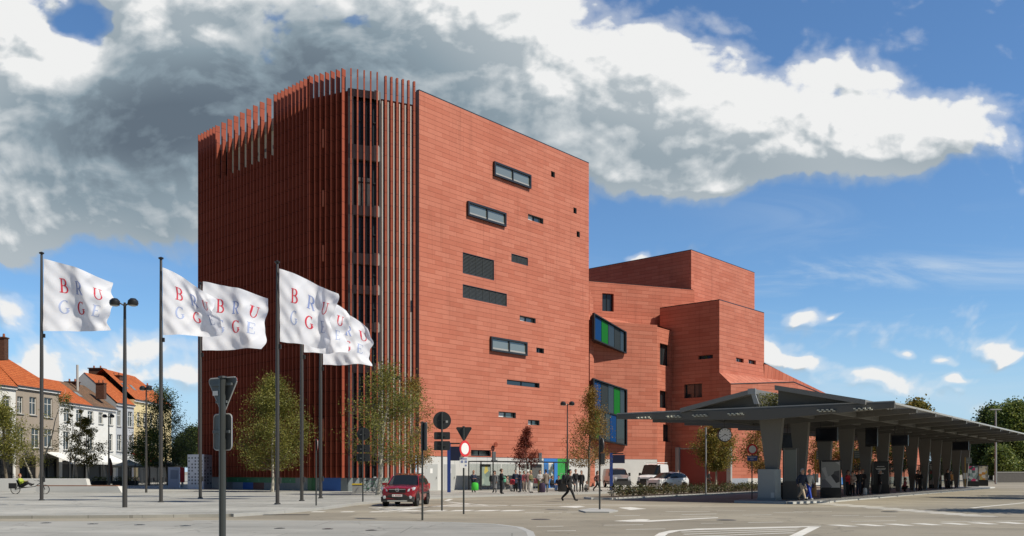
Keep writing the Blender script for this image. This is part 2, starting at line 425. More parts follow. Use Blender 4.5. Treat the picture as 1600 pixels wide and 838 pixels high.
# the slab's own end towards the fins, its top edge and the tower's far side
mb.quad(P4+Vector((0,0,WB)), P4-nR*.8+Vector((0,0,WB)), P4-nR*.8+Vector((0,0,TOP)), P4+Vector((0,0,TOP)), 1)
PE = P4+dR*LEN_R
farL = PE+dL*24
mb.quad(PE+Vector((0,0,0)), farL, farL+Vector((0,0,TOP)), PE+Vector((0,0,TOP)), 0)
mb.build('side_wall', [TERRA, CONCD], hall)
for h in holes: fill_hole(hall, P4, dR, nR, h[:4], h[4], .35)
cp = MB(); cp.obox(P4+Vector((0,0,TOP)), dR*(LEN_R+.03), -nR*.4, Vector((0,0,.10))); cp.build('coping', FRAME, hall)
# white base with doors, blue and green panels
bm_ = MB(); bm_.obox(P4-nR*.3-dR*.0, dR*LEN_R, nR*.26, Vector((0,0,WB-.004))); bm_.build('plinth', mat('white_plinth', (.58,.58,.56), .6, var=.10, vscale=.5), hall)
pan = MB()
for i in range(1, 17):
    t = LEN_R*i/17; pan.obox(P4+dR*t-nR*.041, dR*.025, nR*.006, Vector((0,0,WB-.02)))
pan.build('plinth_joint', mat('joint_grey', (.30,.31,.31), .7), hall)
for (xa, xb, lab) in ((664,684,None),(694,712,None)):
    ta, tb = face_t(P4,dR,xa), face_t(P4,dR,xb)
    dd = MB(); dd.obox(P4+dR*ta-nR*.04, dR*(tb-ta), nR*.03, Vector((0,0,2.3))); d_ = dd.build('door', mat('door_white', (.42,.43,.42), .45), hall)
    hh = MB(); hh.tube([P4+dR*(tb-.2)+nR*.05+Vector((0,0,1.0)), P4+dR*(tb-.2)+nR*.05+Vector((0,0,1.2))], .02, 6); hh.build('handle', STEELD, d_)
    pn = MB(); pn.obox(P4+dR*(ta+.5)-nR*.008, dR*.3, nR*.006, Vector((0,0,.01))); 
    nt_ = MB(); nt_.obox(P4+dR*((ta+tb)/2-.15)-nR*.008+Vector((0,0,1.5)), dR*.3, nR*.006, Vector((0,0,.42))); nt_.build('notice', WHITEP, d_)
for (xa, xb, c, nm) in ((850,871,(.04,.18,.50),'blue_panel'),(871,889,(.035,.30,.06),'green_panel')):
    ta, tb = face_t(P4,dR,xa), face_t(P4,dR,xb)
    q = MB(); q.obox(P4+dR*ta-nR*.04, dR*(tb-ta), nR*.05, Vector((0,0,WB-.05))); q.build('plinth_panel', mat(nm, c, .5), hall)
ta, tb = face_t(P4,dR,857), face_t(P4,dR,866)
q = MB(); q.obox(P4+dR*ta+nR*.012+Vector((0,0,.9)), dR*(tb-ta), nR*.004, Vector((0,0,1.7)))
def collage(name, cols, sc, seed=0.):
    m_ = bpy.data.materials.new(name); m_.use_nodes = True; k = NB(m_.node_tree); b = m_.node_tree.nodes['Principled BSDF']
    t = k.node('ShaderNodeTexCoord'); vo = k.node('ShaderNodeTexVoronoi', voronoi_dimensions='2D'); k.put(vo.inputs['Vector'], k.v('ADD', t.outputs['UV'], (seed,seed*.7,0)))
    vo.inputs['Scale'].default_value = sc; cr = k.node('ShaderNodeValToRGB'); k.put(cr.inputs[0], k.sep(vo.outputs['Color'])[0])
    cr.color_ramp.interpolation = 'CONSTANT'
    for i, c in enumerate(cols):
        e = cr.color_ramp.elements[i] if i < 2 else cr.color_ramp.elements.new(i/len(cols))
        e.position = i/len(cols); e.color = tuple(c)+(1,)
    k.put(b.inputs['Base Color'], cr.outputs[0]); b.inputs['Roughness'].default_value = .35
    return m_
q.build('poster', collage('poster_mix', [(.6,.6,.58),(.12,.13,.13),(.35,.22,.2),(.7,.66,.6),(.1,.2,.35)], 3.), hall)

# the wall line on the left and round the corner
PL = Vector((-31.3,89.4,0))-nL*0.5
A1 = Vector((-17.0,76.45,0)); A2 = Vector((-13.72,74.95,0)); A3 = Vector((-11.1,75.85,0)); A4 = Vector((-8.35,77.15,0))
LWT = 33.5; BASE = 1.12
def seg(mb, a, b, z0, z1, mat=0):
    mb.quad(a+Vector((0,0,z0)), b+Vector((0,0,z0)), b+Vector((0,0,z1)), a+Vector((0,0,z1)), mat)
A0 = Vector((-31.0,89.75,0))
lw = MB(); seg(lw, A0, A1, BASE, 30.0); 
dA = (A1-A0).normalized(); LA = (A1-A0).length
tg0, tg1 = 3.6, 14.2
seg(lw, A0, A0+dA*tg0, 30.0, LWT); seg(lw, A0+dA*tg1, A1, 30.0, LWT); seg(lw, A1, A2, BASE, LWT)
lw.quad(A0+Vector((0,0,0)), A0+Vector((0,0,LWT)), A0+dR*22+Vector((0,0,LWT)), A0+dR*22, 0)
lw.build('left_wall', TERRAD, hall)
ob = MB(); nA = Vector((dA.y, -dA.x, 0)); nA = nA if nA.y < 0 else -nA
ob.obox(A0+dA*tg0-nA*.9+Vector((0,0,30)), dA*(tg1-tg0), nA*.05, Vector((0,0,LWT-30))); ob.build('loggia_panel', CREAM, hall)
ob = MB(); ob.obox(A0+dA*tg0-nA*.85+Vector((0,0,LWT-.55)), dA*(tg1-tg0), nA*.85, Vector((0,0,.55))); ob.build('loggia_beam', CONC, hall)
ob = MB(); ob.obox(A0+dA*tg0-nA*.85+Vector((0,0,29.9)), dA*(tg1-tg0), nA*.85, Vector((0,0,.1)))
for i in range(7): ob.obox(A0+dA*(tg0+1.1+i*1.4)-nA*.84+Vector((0,0,31.3)), dA*.22, nA*.05, Vector((0,0,.3)))
ob.build('loggia_floor', CONCD, hall)
roof = MB(); z = LWT-.4
roof.poly([A0+Vector((0,0,z)), A1+Vector((0,0,z)), A2+Vector((0,0,z)), A3+Vector((0,0,z)), A4+Vector((0,0,z)), PE-nR*.4+Vector((0,0,z)), farL+Vector((0,0,z)), A0+dR*22+Vector((0,0,z))])
roof.build('roof', CONCD, hall)
# strip of coloured plinth panels
pl = MB(); o_ = A0; 
def plinth(a, b, cols, zt=BASE, zb=0., name='plinth_panel'):
    d = (b-a).normalized(); L = (b-a).length; nn = Vector((d.y,-d.x,0)); nn = nn if nn.y < 0 else -nn
    for (f0, f1, z0, z1, m_) in cols:
        q = MB(); q.obox(a+d*(L*f0)-nn*.25+Vector((0,0,z0)), d*(L*(f1-f0)), nn*.35, Vector((0,0,z1-z0))); q.build(name, m_, hall)
gp = mat('panel_green', (.035,.20,.09), .5, var=.1); gp2 = mat('panel_deep_green', (.02,.12,.04), .5); bp = mat('panel_blue', (.03,.12,.42), .5); gr = mat('panel_grey', (.20,.23,.24), .6, var=.15); dr_ = mat('panel_maroon', (.13,.03,.03), .5); lg = mat('panel_light_grey', (.30,.34,.40), .6)
pA = lambda x: face_t(A0, dA, x)/LA
cols = [(0,pA(345),0,BASE,gr)]
xs = [345,365,381,397,414,430,446,463]
for i, (a, b) in enumerate(zip(xs[:-1], xs[1:])): cols.append((pA(a)+.0006, pA(b), .64, BASE, gp))
lowc = [gr,lg,bp,dr_,gr,gr,gr]
for i, (a, b) in enumerate(zip(xs[:-1], xs[1:])): cols.append((pA(a)+.0006, pA(b), 0, .635, lowc[i]))
cols += [(pA(463)+.0006,pA(482),0,BASE,gr),(pA(482)+.0006,1,0,BASE,gp2)]
plinth(A0, A1, cols); plinth(A1, A2, [(0,.1,0,BASE,gp2),(.102,.30,0,BASE,gr),(.302,.82,0,BASE,bp),(.822,1,0,BASE,gr)])
plinth(A2, A3, [(0,1,0,BASE,gr)]); plinth(A3, A4, [(0,1,0,BASE,mat('panel_mural', (.30,.38,.33), .6, var=.5, vscale=2.5))])
# small light marks on the green strip
mk = MB()
for x in (356,373,389,406,438,455):
    t = pA(x)*LA; mk.obox(A0+dA*t+nA*.11+Vector((0,0,.72)), dA*.05, nA*.004, Vector((0,0,.30)))
    mk.obox(A0+dA*(t-.1)+nA*.11+Vector((0,0,.86)), dA*.22, nA*.003, Vector((0,0,.03)))
mk.build('plinth_sign', mat('pale_green', (.25,.5,.35), .6), hall)

# glazed corner: slabs, columns, panes behind the fins
UPV = Vector((0,0,1))
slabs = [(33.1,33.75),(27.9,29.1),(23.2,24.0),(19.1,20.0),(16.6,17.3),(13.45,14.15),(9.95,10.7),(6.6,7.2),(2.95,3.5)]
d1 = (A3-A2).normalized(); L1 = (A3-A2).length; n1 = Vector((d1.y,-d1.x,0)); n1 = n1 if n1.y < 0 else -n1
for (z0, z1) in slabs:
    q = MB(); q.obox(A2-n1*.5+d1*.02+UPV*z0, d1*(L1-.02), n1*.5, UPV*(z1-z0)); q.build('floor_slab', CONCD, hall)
    q = MB(); q.obox(A2+d1*(L1*.80)+n1*.003+UPV*(z0-.05), d1*(L1*.14), n1*.02, UPV*(z1-z0+.15)); q.build('slab_lit_patch', CONC, hall)  # paler concrete painting the sunlit patch on each darker slab
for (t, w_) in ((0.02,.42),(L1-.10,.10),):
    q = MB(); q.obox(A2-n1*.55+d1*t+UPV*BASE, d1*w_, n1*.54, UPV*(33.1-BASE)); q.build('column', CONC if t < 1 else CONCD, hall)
zz0 = 1.2
for i in range(len(slabs)-1, -1, -1):
    z0, z1 = zz0, slabs[i][0]; zz0 = slabs[i][1]
    if z1-z0 < .8: continue
    fr = MB()
    for t in (.44,.80,1.15,1.55,2.05): fr.obox(A2-n1*.42+d1*t+UPV*z0, d1*.09, n1*.12, UPV*(z1-z0))
    fr.obox(A2-n1*.40+d1*.44+UPV*(z0+(z1-z0)*.52), d1*2.1, n1*.09, UPV*.10)
    fr.obox(A2-n1*.40+d1*.44+UPV*z0, d1*2.1, n1*.09, UPV*.10)
    f = fr.build('corner_window', FRAME, hall)
    q = MB(); q.obox(A2-n1*.44+d1*.44+UPV*z0, d1*2.2, n1*.03, UPV*(z1-z0)); q.build('pane', GLASS, f)
    if i == 1:
        q = MB()
        for t in (.9,1.25,1.65): q.obox(A2-n1*.405+d1*t+UPV*(z0+.1), d1*.26, n1*.01, UPV*2.4)
        q.build('curtain', mat('curtain', (.5,.55,.5), .8), f)
# second chamfer: dark wall, white strips, narrow dark windows
d2 = (A4-A3).normalized(); L2 = (A4-A3).length; n2_ = Vector((d2.y,-d2.x,0)); n2_ = n2_ if n2_.y < 0 else -n2_
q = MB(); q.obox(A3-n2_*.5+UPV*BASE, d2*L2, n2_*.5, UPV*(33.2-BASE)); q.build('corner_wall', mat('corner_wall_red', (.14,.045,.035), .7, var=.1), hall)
random.seed(4)
nf = 6; stp = L2/nf
for i in range(nf):
    t = i*stp+.06
    q = MB(); z = BASE
    q.obox(A3+d2*t+n2_*.003+UPV*BASE, d2*.13, n2_*.12, UPV*(33.0-BASE)); q.build('white_strip', mat('strip_cream', (.80,.79,.72), .6, var=.1), hall)
for (x, ya, yb) in ((608,285,325),(617,290,330),(626,295,335),(608,378,402),(617,379,403),(626,381,406),(634,383,408),(609,430,445),(618,431,446),(608,495,512),(617,496,513),(626,497,514),(641,470,488),(608,548,570),(617,549,570),(634,195,228),(643,197,230),(617,615,630),(624,616,631)):
    t = max(.05, min(L2-.25, face_t(A3, d2, x))); Y = A3.y+d2.y*t
    z1_, z0_ = HC+(HY-ya)/F*Y, HC+(HY-yb)/F*Y
    q = MB(); q.obox(A3+d2*t+n2_*.004+UPV*z0_, d2*.22, n2_*.13, UPV*(z1_-z0_)); f = q.build('slot_window', FRAME, hall)
    g_ = MB(); g_.obox(A3+d2*(t+.04)+n2_*.136+UPV*(z0_+.05), d2*.14, n2_*.004, UPV*(z1_-z0_-.1)); g_.build('pane', GLASS, f)
# fins
def fin(a, nn, dd, z0, z1, depth, th, name='fin'):
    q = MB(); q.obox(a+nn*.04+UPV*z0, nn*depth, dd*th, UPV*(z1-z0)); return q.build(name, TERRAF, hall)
t = 0.02; k = 0
FT = 35.25
while t < LA-.05:
    gap = (tg0 <= t <= tg1)
    near = t > LA-2.6
    if gap and k % 2: fin(A0+dA*t, nA, dA, BASE, 30.0, .42, .07)
    else: fin(A0+dA*t, nA, dA, BASE, FT, .46 if not near else .42, .07)
    t += .58; k += 1
dB = (A2-A1).normalized(); LB = (A2-A1).length; nB = Vector((dB.y,-dB.x,0)); nB = nB if nB.y < 0 else -nB
for i in range(7):
    tt = LB*i/6.5; fin(A1+dB*tt, (nB+nA*.5).normalized(), dB, BASE, FT, .44, .08)
    # bright orange boxes painting the sunlit slivers between the fins
for (i, ya, yb) in ((2,205,233),(2,300,325),(2,385,410),(2,655,690)):
    tt = LB*i/6.5+.18; p_ = A1+dB*tt; q = MB()
    z1_, z0_ = HC+(HY-ya)/F*p_.y, HC+(HY-yb)/F*p_.y
    q.obox(p_+nB*.30+UPV*z0_, dB*.16, nB*.12, UPV*(z1_-z0_)); q.build('lit_sliver', mat('terracotta_lit_sliver', (.45,.12,.06), .6), hall)
for i in range(5): fin(A2+d1*(.18+i*(L1-.1)/4.85), (n1+nB*.2).normalized(), d1, BASE, FT, .36, .12)
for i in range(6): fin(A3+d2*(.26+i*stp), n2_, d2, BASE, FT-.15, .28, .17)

# ---- lower blocks behind
UZ = lambda v, z: Vector((v[0], v[1], z))
UB0 = gx(905,101.3); UB1 = gx(1085,106.6); dU = (UB1-UB0).normalized(); nU = Vector((dU.y,-dU.x,0)); ZU = 23.25
mb = MB(); hU = []
ta, tb = face_t(UB0,dU,941), face_t(UB0,dU,959)
hU = [(ta,tb,wz(UB0,dU,ta,486),wz(UB0,dU,ta,458))]
LU = (UB1-UB0).length
wall_holes(mb, UB0, dU, 0, LU, 15, ZU, hU, .4, nrm=nU)
mb.build('hall_wall', TERRA, hall); fill_hole(hall, UB0, dU, nU, hU[0], 'plain', .4)
# fly tower
FC = gx(1080,106.5); ZF = HC+(HY-391)/F*106.5
tR = face_t(FC,dR,1179); tL = face_t(FC,dL,905)
mb = MB(); mb.quad(UZ(FC,15), UZ(FC+dR*tR,15), UZ(FC+dR*tR,ZF), UZ(FC,ZF)); mb.quad(UZ(FC,ZU-4), UZ(FC,ZF), UZ(FC+dL*tL,ZF), UZ(FC+dL*tL,ZU-4))
E_ = FC+dR*tR; mb.quad(UZ(E_,0), UZ(E_+dL*tL,0), UZ(E_+dL*tL,ZF), UZ(E_,ZF)); mb.poly([UZ(FC,ZF-.01),UZ(E_,ZF-.01),UZ(E_+dL*tL,ZF-.01),UZ(FC+dL*tL,ZF-.01)])
mb.build('stage_tower', TERRA, hall)
cp = MB(); cp.obox(UZ(FC,ZF), dR*tR, -nR*.3, UPV*.09); cp.obox(UZ(FC,ZF)-nL*.301, dL*tL, nL*.3, UPV*.09); cp.build('coping', FRAME, hall)
cp = MB(); cp.obox(UZ(UB0,ZU), dU*LU*.985, -nU*.3, UPV*.07); cp.build('coping', FRAME, hall)
# lower wall
LB0 = gx(919,96.8); LB1 = gx(1027,100.0); dW = (LB1-LB0).normalized(); nW = Vector((dW.y,-dW.x,0)); ZW = 18.0; LW = (LB1-LB0).length
mb = MB(); wall_holes(mb, LB0, dW, 0, LW, WB, ZW, [], .3, nrm=nW)
# recess wall behind, shaded by the block at the right
RC1 = gx(1061,104.6); dC = (RC1-LB1).normalized(); nC = Vector((dC.y,-dC.x,0)); LC = (RC1-LB1).length
hc = []
for (xa,xb,ya,yb) in ((1031,1046,536,570),(1031,1043,610,637),(1036,1047,663,690)):
    ta, tb = face_t(LB1,dC,xa), face_t(LB1,dC,xb); hc.append((ta,tb,wz(LB1,dC,ta,yb),wz(LB1,dC,ta,ya)))
wall_holes(mb, LB1, dC, 0, LC, 0, 17.8, hc, .4, nrm=nC)
# sloping ledge between lower and upper wall
mb.quad(UZ(LB0,ZW), UZ(LB1,ZW), UZ(gx(1045,105.3),ZW+.25), UZ(UB0+dU*.5,ZW+1.6))
mb.quad(UZ(LB1,ZW), UZ(RC1,17.8), UZ(gx(1061,105.8),17.9), UZ(gx(1045,105.3),ZW+.25))
mb.build('wing_wall', TERRA, hall)
for h in hc: fill_hole(hall, LB1, dC, nC, h, 'plain', .4)
q = MB(); q.obox(LB0-nW*.2, dW*LW, nW*.18, UPV*(WB-.004)); q.build('plinth', MATS['white_plinth'], hall)
# leaning strip beside the tower's edge
mb = MB(); a, b = at(921.5,452,96.2), at(927,470,96.6); c, e = at(930,760,96.9), at(921.5,760,95.6)
mb.quad(e, c, b, a); mb.build('wing_edge', TERRA, hall)
# block B (front right)
BC = gx(1124,99.0); ZB = HC+(HY-469)/F*99; tB = face_t(BC,dR,1194); tBL = face_t(BC,dL,1031)
ZS = 12.6; LCn = gx(1142,98.2)     # upper foot of the flare and lower wall's corner
mb = MB()
hB = []
for (xa,xb,ya,yb) in ((1150,1162,558.5,565),(1169.5,1181,561.5,568)):
    ta, tb = face_t(BC,dR,xa), face_t(BC,dR,xb); hB.append((ta,tb,wz(BC,dR,ta,yb),wz(BC,dR,ta,ya)))
wall_holes(mb, BC, dR, 0, tB, ZS, ZB, hB, .35, nrm=nR)
hD = []
for (xa,xb,ya,yb) in ((1091,1114,554,560),(1069,1097,599,621)):
    ta, tb = face_t(BC,dL,xb), face_t(BC,dL,xa); hD.append((ta,tb,wz(BC,dL,ta,yb),wz(BC,dL,ta,ya)))
wall_holes(mb, BC, dL, 0, tBL, 0, ZB, hD, .4, nrm=nL)
BE = BC+dR*tB
mb.quad(UZ(BE,0), UZ(BE+dL*tBL,0), UZ(BE+dL*tBL,ZB), UZ(BE,ZB)); mb.poly([UZ(BC,ZB-.01),UZ(BE,ZB-.01),UZ(BE+dL*tBL,ZB-.01),UZ(BC+dL*tBL,ZB-.01)])
mb.build('rehearsal_block', TERRA, hall)
for h in hB: fill_hole(hall, BC, dR, nR, h, 'light', .35)
for h in hD: fill_hole(hall, BC, dL, nL, h, 'plain', .4)
cp = MB(); cp.obox(UZ(BC,ZB), dR*tB, -nR*.3, UPV*.09); cp.obox(UZ(BC,ZB)-nL*.301, dL*tBL, nL*.3, UPV*.09); cp.build('coping', FRAME, hall)
# flared skirt roof and low wall running right behind the bus station
zL = HC+(HY-600)/F*98.2
L1p = UZ(LCn, zL); L2p = at(1240,597,104.); L3p = at(1330,634,118.); R1 = at(1194,568,107.); R2 = at(1305,626,120.)
mb = MB()
mb.quad(UZ(BC,ZS), L1p, L2p, UZ(BC+dR*tB,ZS)); mb.poly([UZ(BC+dR*tB,ZS), L2p, L3p, R2, R1])
mb.quad(UZ(LCn,.9), UZ(L2p,.9), L2p, L1p); mb.quad(UZ(L2p,.9), UZ(L3p,.9), L3p, L2p)
mb.poly([UZ(BC,0), UZ(LCn,0), L1p, UZ(BC,ZS)])
far_ = gx(1445,136.)
mb.quad(UZ(L3p,.9), UZ(far_,.9), UZ(far_,6.5), L3p)
mb.build('skirt_wall', TERRA, hall)
cp = MB(); cp.tube([L1p, L2p, L3p, UZ(far_,6.5)], .06, 6); cp.tube([R1, R2], .08, 6); cp.build('coping', FRAME, hall)
plinth(UZ(LCn,0), UZ(L2p,0), [(0,.25,0,.9,lg),(.251,.45,0,.9,MATS['white_plinth']),(.451,.55,0,.9,MATS['green_panel']),(.551,.7,0,.9,MATS['blue_panel']),(.701,1,0,.9,MATS['white_plinth'])])
plinth(UZ(L2p,0), UZ(L3p,0), [(0,.6,0,.9,MATS['white_plinth']),(.601,.8,0,.9,gr),(.801,1,0,.9,MATS['blue_panel'])])
# loading door in the recess
q = MB(); ta, tb = face_t(BC,dL,1136), face_t(BC,dL,1063)
ta_, tb_ = min(ta,tb), max(ta,tb)
q.obox(BC+dL*ta_+nL*.01, dL*(tb_-ta_), nL*.05, UPV*4.2)
for i in range(1,9): q.obox(BC+dL*ta_+nL*.06+UPV*(i*.46), dL*(tb_-ta_), nL*.012, UPV*.05)
q.build('loading_door', mat('loading_door_red', (.22,.04,.03), .6), hall)
q = MB(); q.obox(BC+dL*(tb_-.0)+nL*.01, dL*.45, nL*.35, UPV*4.4); q.build('door_jamb', CONC, hall); q = MB(); q.obox(BC+dL*(ta_-.62)+nL*.0, dL*.5, nL*.35, UPV*4.4); q.build('door_jamb', CONC, hall)
q = MB(); q.obox(BC+dL*(ta_-.7)+nL*.02+UPV*4.2, dL*(tb_-ta_+1.2), nL*.05, UPV*.1); q.build('lintel', CONC, hall)

# bay windows, wedge shaped, with coloured panes
def bay(x0, yt0, yb0, x1, yt1, yb1, rows, label):
    D0, D1_ = 95.3, 98.3
    a, b, c, e = at(x0,yb0,D0), at(x1,yb1,D1_), at(x1,yt1,D1_), at(x0,yt0,D0)
    k0 = gx(x0-2.5, 97.4)
    d = UZ(b-a,0).normalized(); nn = Vector((d.y,-d.x,0))
    m1 = MB(); bk0, bk1 = UZ(k0,a.z), UZ(k0,e.z)
    a2, b2, c2, e2 = a-nn*.15, b-nn*.15, c-nn*.15, e-nn*.15
    m1.poly([a2,b2,bk0]); m1.poly([e2,c2,bk1]); m1.quad(a2,e2,bk1,bk0); m1.quad(a2,b2,c2,e2)
    o = m1.build('bay_window', [mat('bay_shell', (.05,.025,.022), .5)], hall)
    tag(o, label)
    L = UZ(b-a,0).length
    def S(f, g, off=0.):   # point on the face: f along, g up
        lo = a.lerp(b, f); hi = e.lerp(c, f); return lo.lerp(hi, g)+nn*off
    def panel(mb, f0, f1, g0, g1, o0, o1):
        mb.extr([S(f0,g0,o0), S(f1,g0,o0), S(f1,g1,o0), S(f0,g1,o0)], nn*(o1-o0))
    H = (e-a).length; fx, fz = .16/L, .14/H
    fr = MB()
    panel(fr, 0,1,0,fz,-.14,.14); panel(fr, 0,1,1-fz,1,-.14,.14); panel(fr, 0,fx,fz,1-fz,-.14,.14); panel(fr, 1-fx,1,fz,1-fz,-.14,.14)
    if len(rows) > 1: panel(fr, fx,1-fx,.49,.51,-.14,.05)
    fr.build('frame', FRAME, o)
    nR_ = len(rows)
    for ri, row in enumerate(rows):
        g0, g1 = fz+(1-2*fz)*ri/nR_, fz+(1-2*fz)*(ri+1)/nR_
        for (f0, f1, c_) in row:
            q = MB(); panel(q, fx+(1-2*fx)*f0, fx+(1-2*fx)*f1-.012, g0+.006, g1-.006, -.11, -.04); q.build('pane', c_, o)
bB = mat('pane_blue', (.008,.05,.17), .25, spec=.2); bG = mat('pane_green', (.012,.15,.02), .25, spec=.2); bK = mat('pane_grey', (.035,.042,.045), .25, spec=.2); 
bay(927,489,531,978,519,553, [[(0,.24,bB),(.24,.46,bG),(.46,.66,GLASS),(.66,.86,bK),(.86,1,GLASS)]], 'upper bay window with blue and green panes')
bay(926,591,686,979,609,697, [[(0,.2,bG),(.2,.38,bK),(.38,.52,GLASS),(.52,.72,bB),(.72,1,GLASS)], [(0,.24,bB),(.24,.46,bK),(.46,.64,GLASS),(.64,.84,bG),(.84,1,GLASS)]], 'lower two row bay window of blue, green and grey panes')
# ================================================================ ground
def ground_mat(name, c1, c2, sc=.25, fine=.12, spots=None, joints=None, rough=.85):
    m_ = bpy.data.materials.new(name); m_.use_nodes = True; k = NB(m_.node_tree); b = m_.node_tree.nodes['Principled BSDF']
    t = k.node('ShaderNodeTexCoord'); o = t.outputs['Object']
    n1_ = k.noise(o, sc, 6, .65); n2 = k.noise(o, 22., 4, .7)
    c = k.mix(k.smooth(n1_, .32, .68), tuple(c1)+(1,), tuple(c2)+(1,))
    f = k.m('MULTIPLY_ADD', k.m('SUBTRACT', n2, .5), fine*2.5, 1.)
    st = k.noise(k.v('MULTIPLY', o, (.25, 1.3, 1.)), .9, 5, .7)
    f = k.m('MULTIPLY', f, k.smooth(st, .25, .6, .86, 1.04))
    c = k.mix(1., c, k.xyz(f, f, f), 'MULTIPLY')
    if joints:
        br = k.node('ShaderNodeTexBrick', offset=.5); k.put(br.inputs['Vector'], o)
        br.inputs['Scale'].default_value = 1.; br.inputs['Brick Width'].default_value = joints[0]; br.inputs['Row Height'].default_value = joints[1]
        br.inputs['Mortar Size'].default_value = joints[2]; br.inputs['Color1'].default_value = (.92,.92,.92,1); br.inputs['Color2'].default_value = (1.06,1.06,1.06,1); br.inputs['Mortar'].default_value = (.62,.62,.62,1)
        c = k.mix(1., c, br.outputs[0], 'MULTIPLY')
    if spots:
        vo = k.noise(k.v('MULTIPLY', o, (.5, 1., 1.)), 1.1, 3, .6)
        c = k.mix(k.smooth(vo, .62, .74, 0., .5), c, tuple(spots)+(1,))
    vo2 = k.node('ShaderNodeTexVoronoi', voronoi_dimensions='2D', feature='DISTANCE_TO_EDGE'); k.put(vo2.inputs['Vector'], k.v('ADD', o, k.v('MULTIPLY', k.noise(o, .5, 4, .6, out=1), (3.,3.,0.)))); vo2.inputs['Scale'].default_value = .16
    crk = k.smooth(vo2.outputs['Distance'], .0, .012, .70, 1.)
    vc = k.node('ShaderNodeTexVoronoi', voronoi_dimensions='2D', distance='CHEBYCHEV'); k.put(vc.inputs['Vector'], k.v('MULTIPLY', o, (.35, 1., 1.))); vc.inputs['Scale'].default_value = .22
    pt_ = k.smooth(k.sep(vc.outputs['Color'])[0], .0, 1., .86, 1.08)
    sp_ = k.smooth(k.noise(o, 3.1, 3, .7), .66, .76, 1., .80)
    ff = k.m('MULTIPLY', k.m('MULTIPLY', crk, pt_), sp_)
    c = k.mix(1., c, k.xyz(ff, ff, ff), 'MULTIPLY')
    k.put(b.inputs['Base Color'], c); b.inputs['Roughness'].default_value = rough
    bn = k.node('ShaderNodeBump'); bn.inputs['Strength'].default_value = .25; bn.inputs['Distance'].default_value = .01
    k.put(bn.inputs['Height'], k.noise(o, 60., 3, .6)); k.put(b.inputs['Normal'], bn.outputs[0])
    MATS[name] = m_; return m_
ASPH = ground_mat('asphalt', (.235,.208,.155), (.30,.268,.205), .12, .22)
PAVE = ground_mat('plaza_paving', (.29,.285,.255), (.38,.37,.33), .22, .10, (.48,.47,.42), (2.0,1.0,.02))
APRON = ground_mat('apron_concrete', (.29,.285,.255), (.36,.35,.315), .3, .12, (.44,.43,.39), (6.,3.,.02))
KERB = mat('kerb_stone', (.36,.36,.34), .8, var=.12, vscale=2.)
LINE = mat('road_marking', (.62,.60,.54), .7, var=.22, vscale=2.5)
LINEF = mat('worn_marking', (.36,.35,.32), .8, var=.3, vscale=2.)
def sheet(name, pts, z, m_, kind='structure', th=None):
    q = MB(); P_ = [Vector((a.x, a.y, z)) for a in pts]
    ar = sum(P_[i].x*P_[(i+1) % len(P_)].y-P_[(i+1) % len(P_)].x*P_[i].y for i in range(len(P_)))
    if ar < 0: P_ = P_[::-1]
    if th: q.extr(P_, Vector((0,0,-th)))
    else: q.poly(P_)
    o = q.build(name, m_); tag(o, kind=kind); return o
g0 = MB(); g0.quad((-2500,-300,-.12),(2500,-300,-.12),(2500,3500,-.12),(-2500,3500,-.12)); o = g0.build('ground', ASPH); tag(o, kind='structure')
def ground_pt(x, y, z=0.):
    Y = (HC-z)*F/(y-HY); return Vector(((x-800)/F*Y, Y, z))
# road surface sheet: level -0.12; pavements are real 0.12 m steps up to level 0
plaza = [(-1200,806),(0,806),(200,805),(360,803),(440,798),(500,793),(545,787),(580,783),(640,778.5),(720,775),(800,772.5),(900,770.5),(948,769),(990,765.5),(1100,763),(1150,760),(1170,756)]
pp = [ground_pt(x, y) for x, y in plaza]
pp += [Vector((60,175,0)), Vector((60,400,0)), Vector((-400,400,0)), Vector((-400,34,0))]
plz = sheet('plaza', pp, 0., PAVE, th=.13)
kb = MB()
def kerb(mb, pts, z=0., w_=.16, h=.13):
    for a, b in zip(pts[:-1], pts[1:]):
        d = (b-a); 
        if d.length < .01: continue
        nn = Vector((d.y,-d.x,0)).normalized(); nn = nn if nn.y < 0 else -nn
        mb.obox(a+nn*.002-Vector((0,0,h-z-.003)), d, nn*w_, Vector((0,0,h)))
kerb(kb, [ground_pt(x, y) for x, y in plaza[3:15]]); tag(kb.build('plaza_kerb', KERB), kind='structure')
ap = [(-900,815.5),(0,815),(300,814),(560,814.5),(700,816.5),(770,819.5),(806,824),(822,831),(826,842),(800,900),(500,1000),(-900,1000)]
sheet('apron', [ground_pt(x, y) for x, y in ap], 0., APRON, th=.13)
kb = MB(); kerb(kb, [ground_pt(x, y) for x, y in ap[2:9]], w_=-.2); tag(kb.build('apron_kerb', KERB), kind='structure')
# canopy platform
C0 = Vector((15.0,51.5,0)); ca = Vector((.6,.8,0)); cb = Vector((.8,-.6,0))
def cpt(a, b, z=0.): return C0+ca*a+cb*b+Vector((0,0,z))
sheet('platform_pavement', [cpt(-1.6,-1.5), cpt(-1.9,1.5), cpt(1.5,2.4), cpt(58,2.3), cpt(60,0), cpt(59,-2.4), cpt(1,-2.4)], 0., ground_mat('platform_paving', (.26,.26,.25), (.34,.34,.33), .5, .12, None, (.6,.6,.01)), th=.13)
kb = MB(); kk = [cpt(-1.6,-1.5), cpt(-1.9,1.5), cpt(1.5,2.4), cpt(58,2.3), cpt(60,0)]
for a, b in zip(kk[:-1], kk[1:]):
    d = b-a; nn = Vector((d.y,-d.x,0)).normalized(); kb.obox(a-nn*-.002-Vector((0,0,.127)), d, nn*.35, Vector((0,0,.13)))
tag(kb.build('platform_kerb', mat('pale_kerb', (.52,.52,.49), .8, var=.1)), kind='structure')
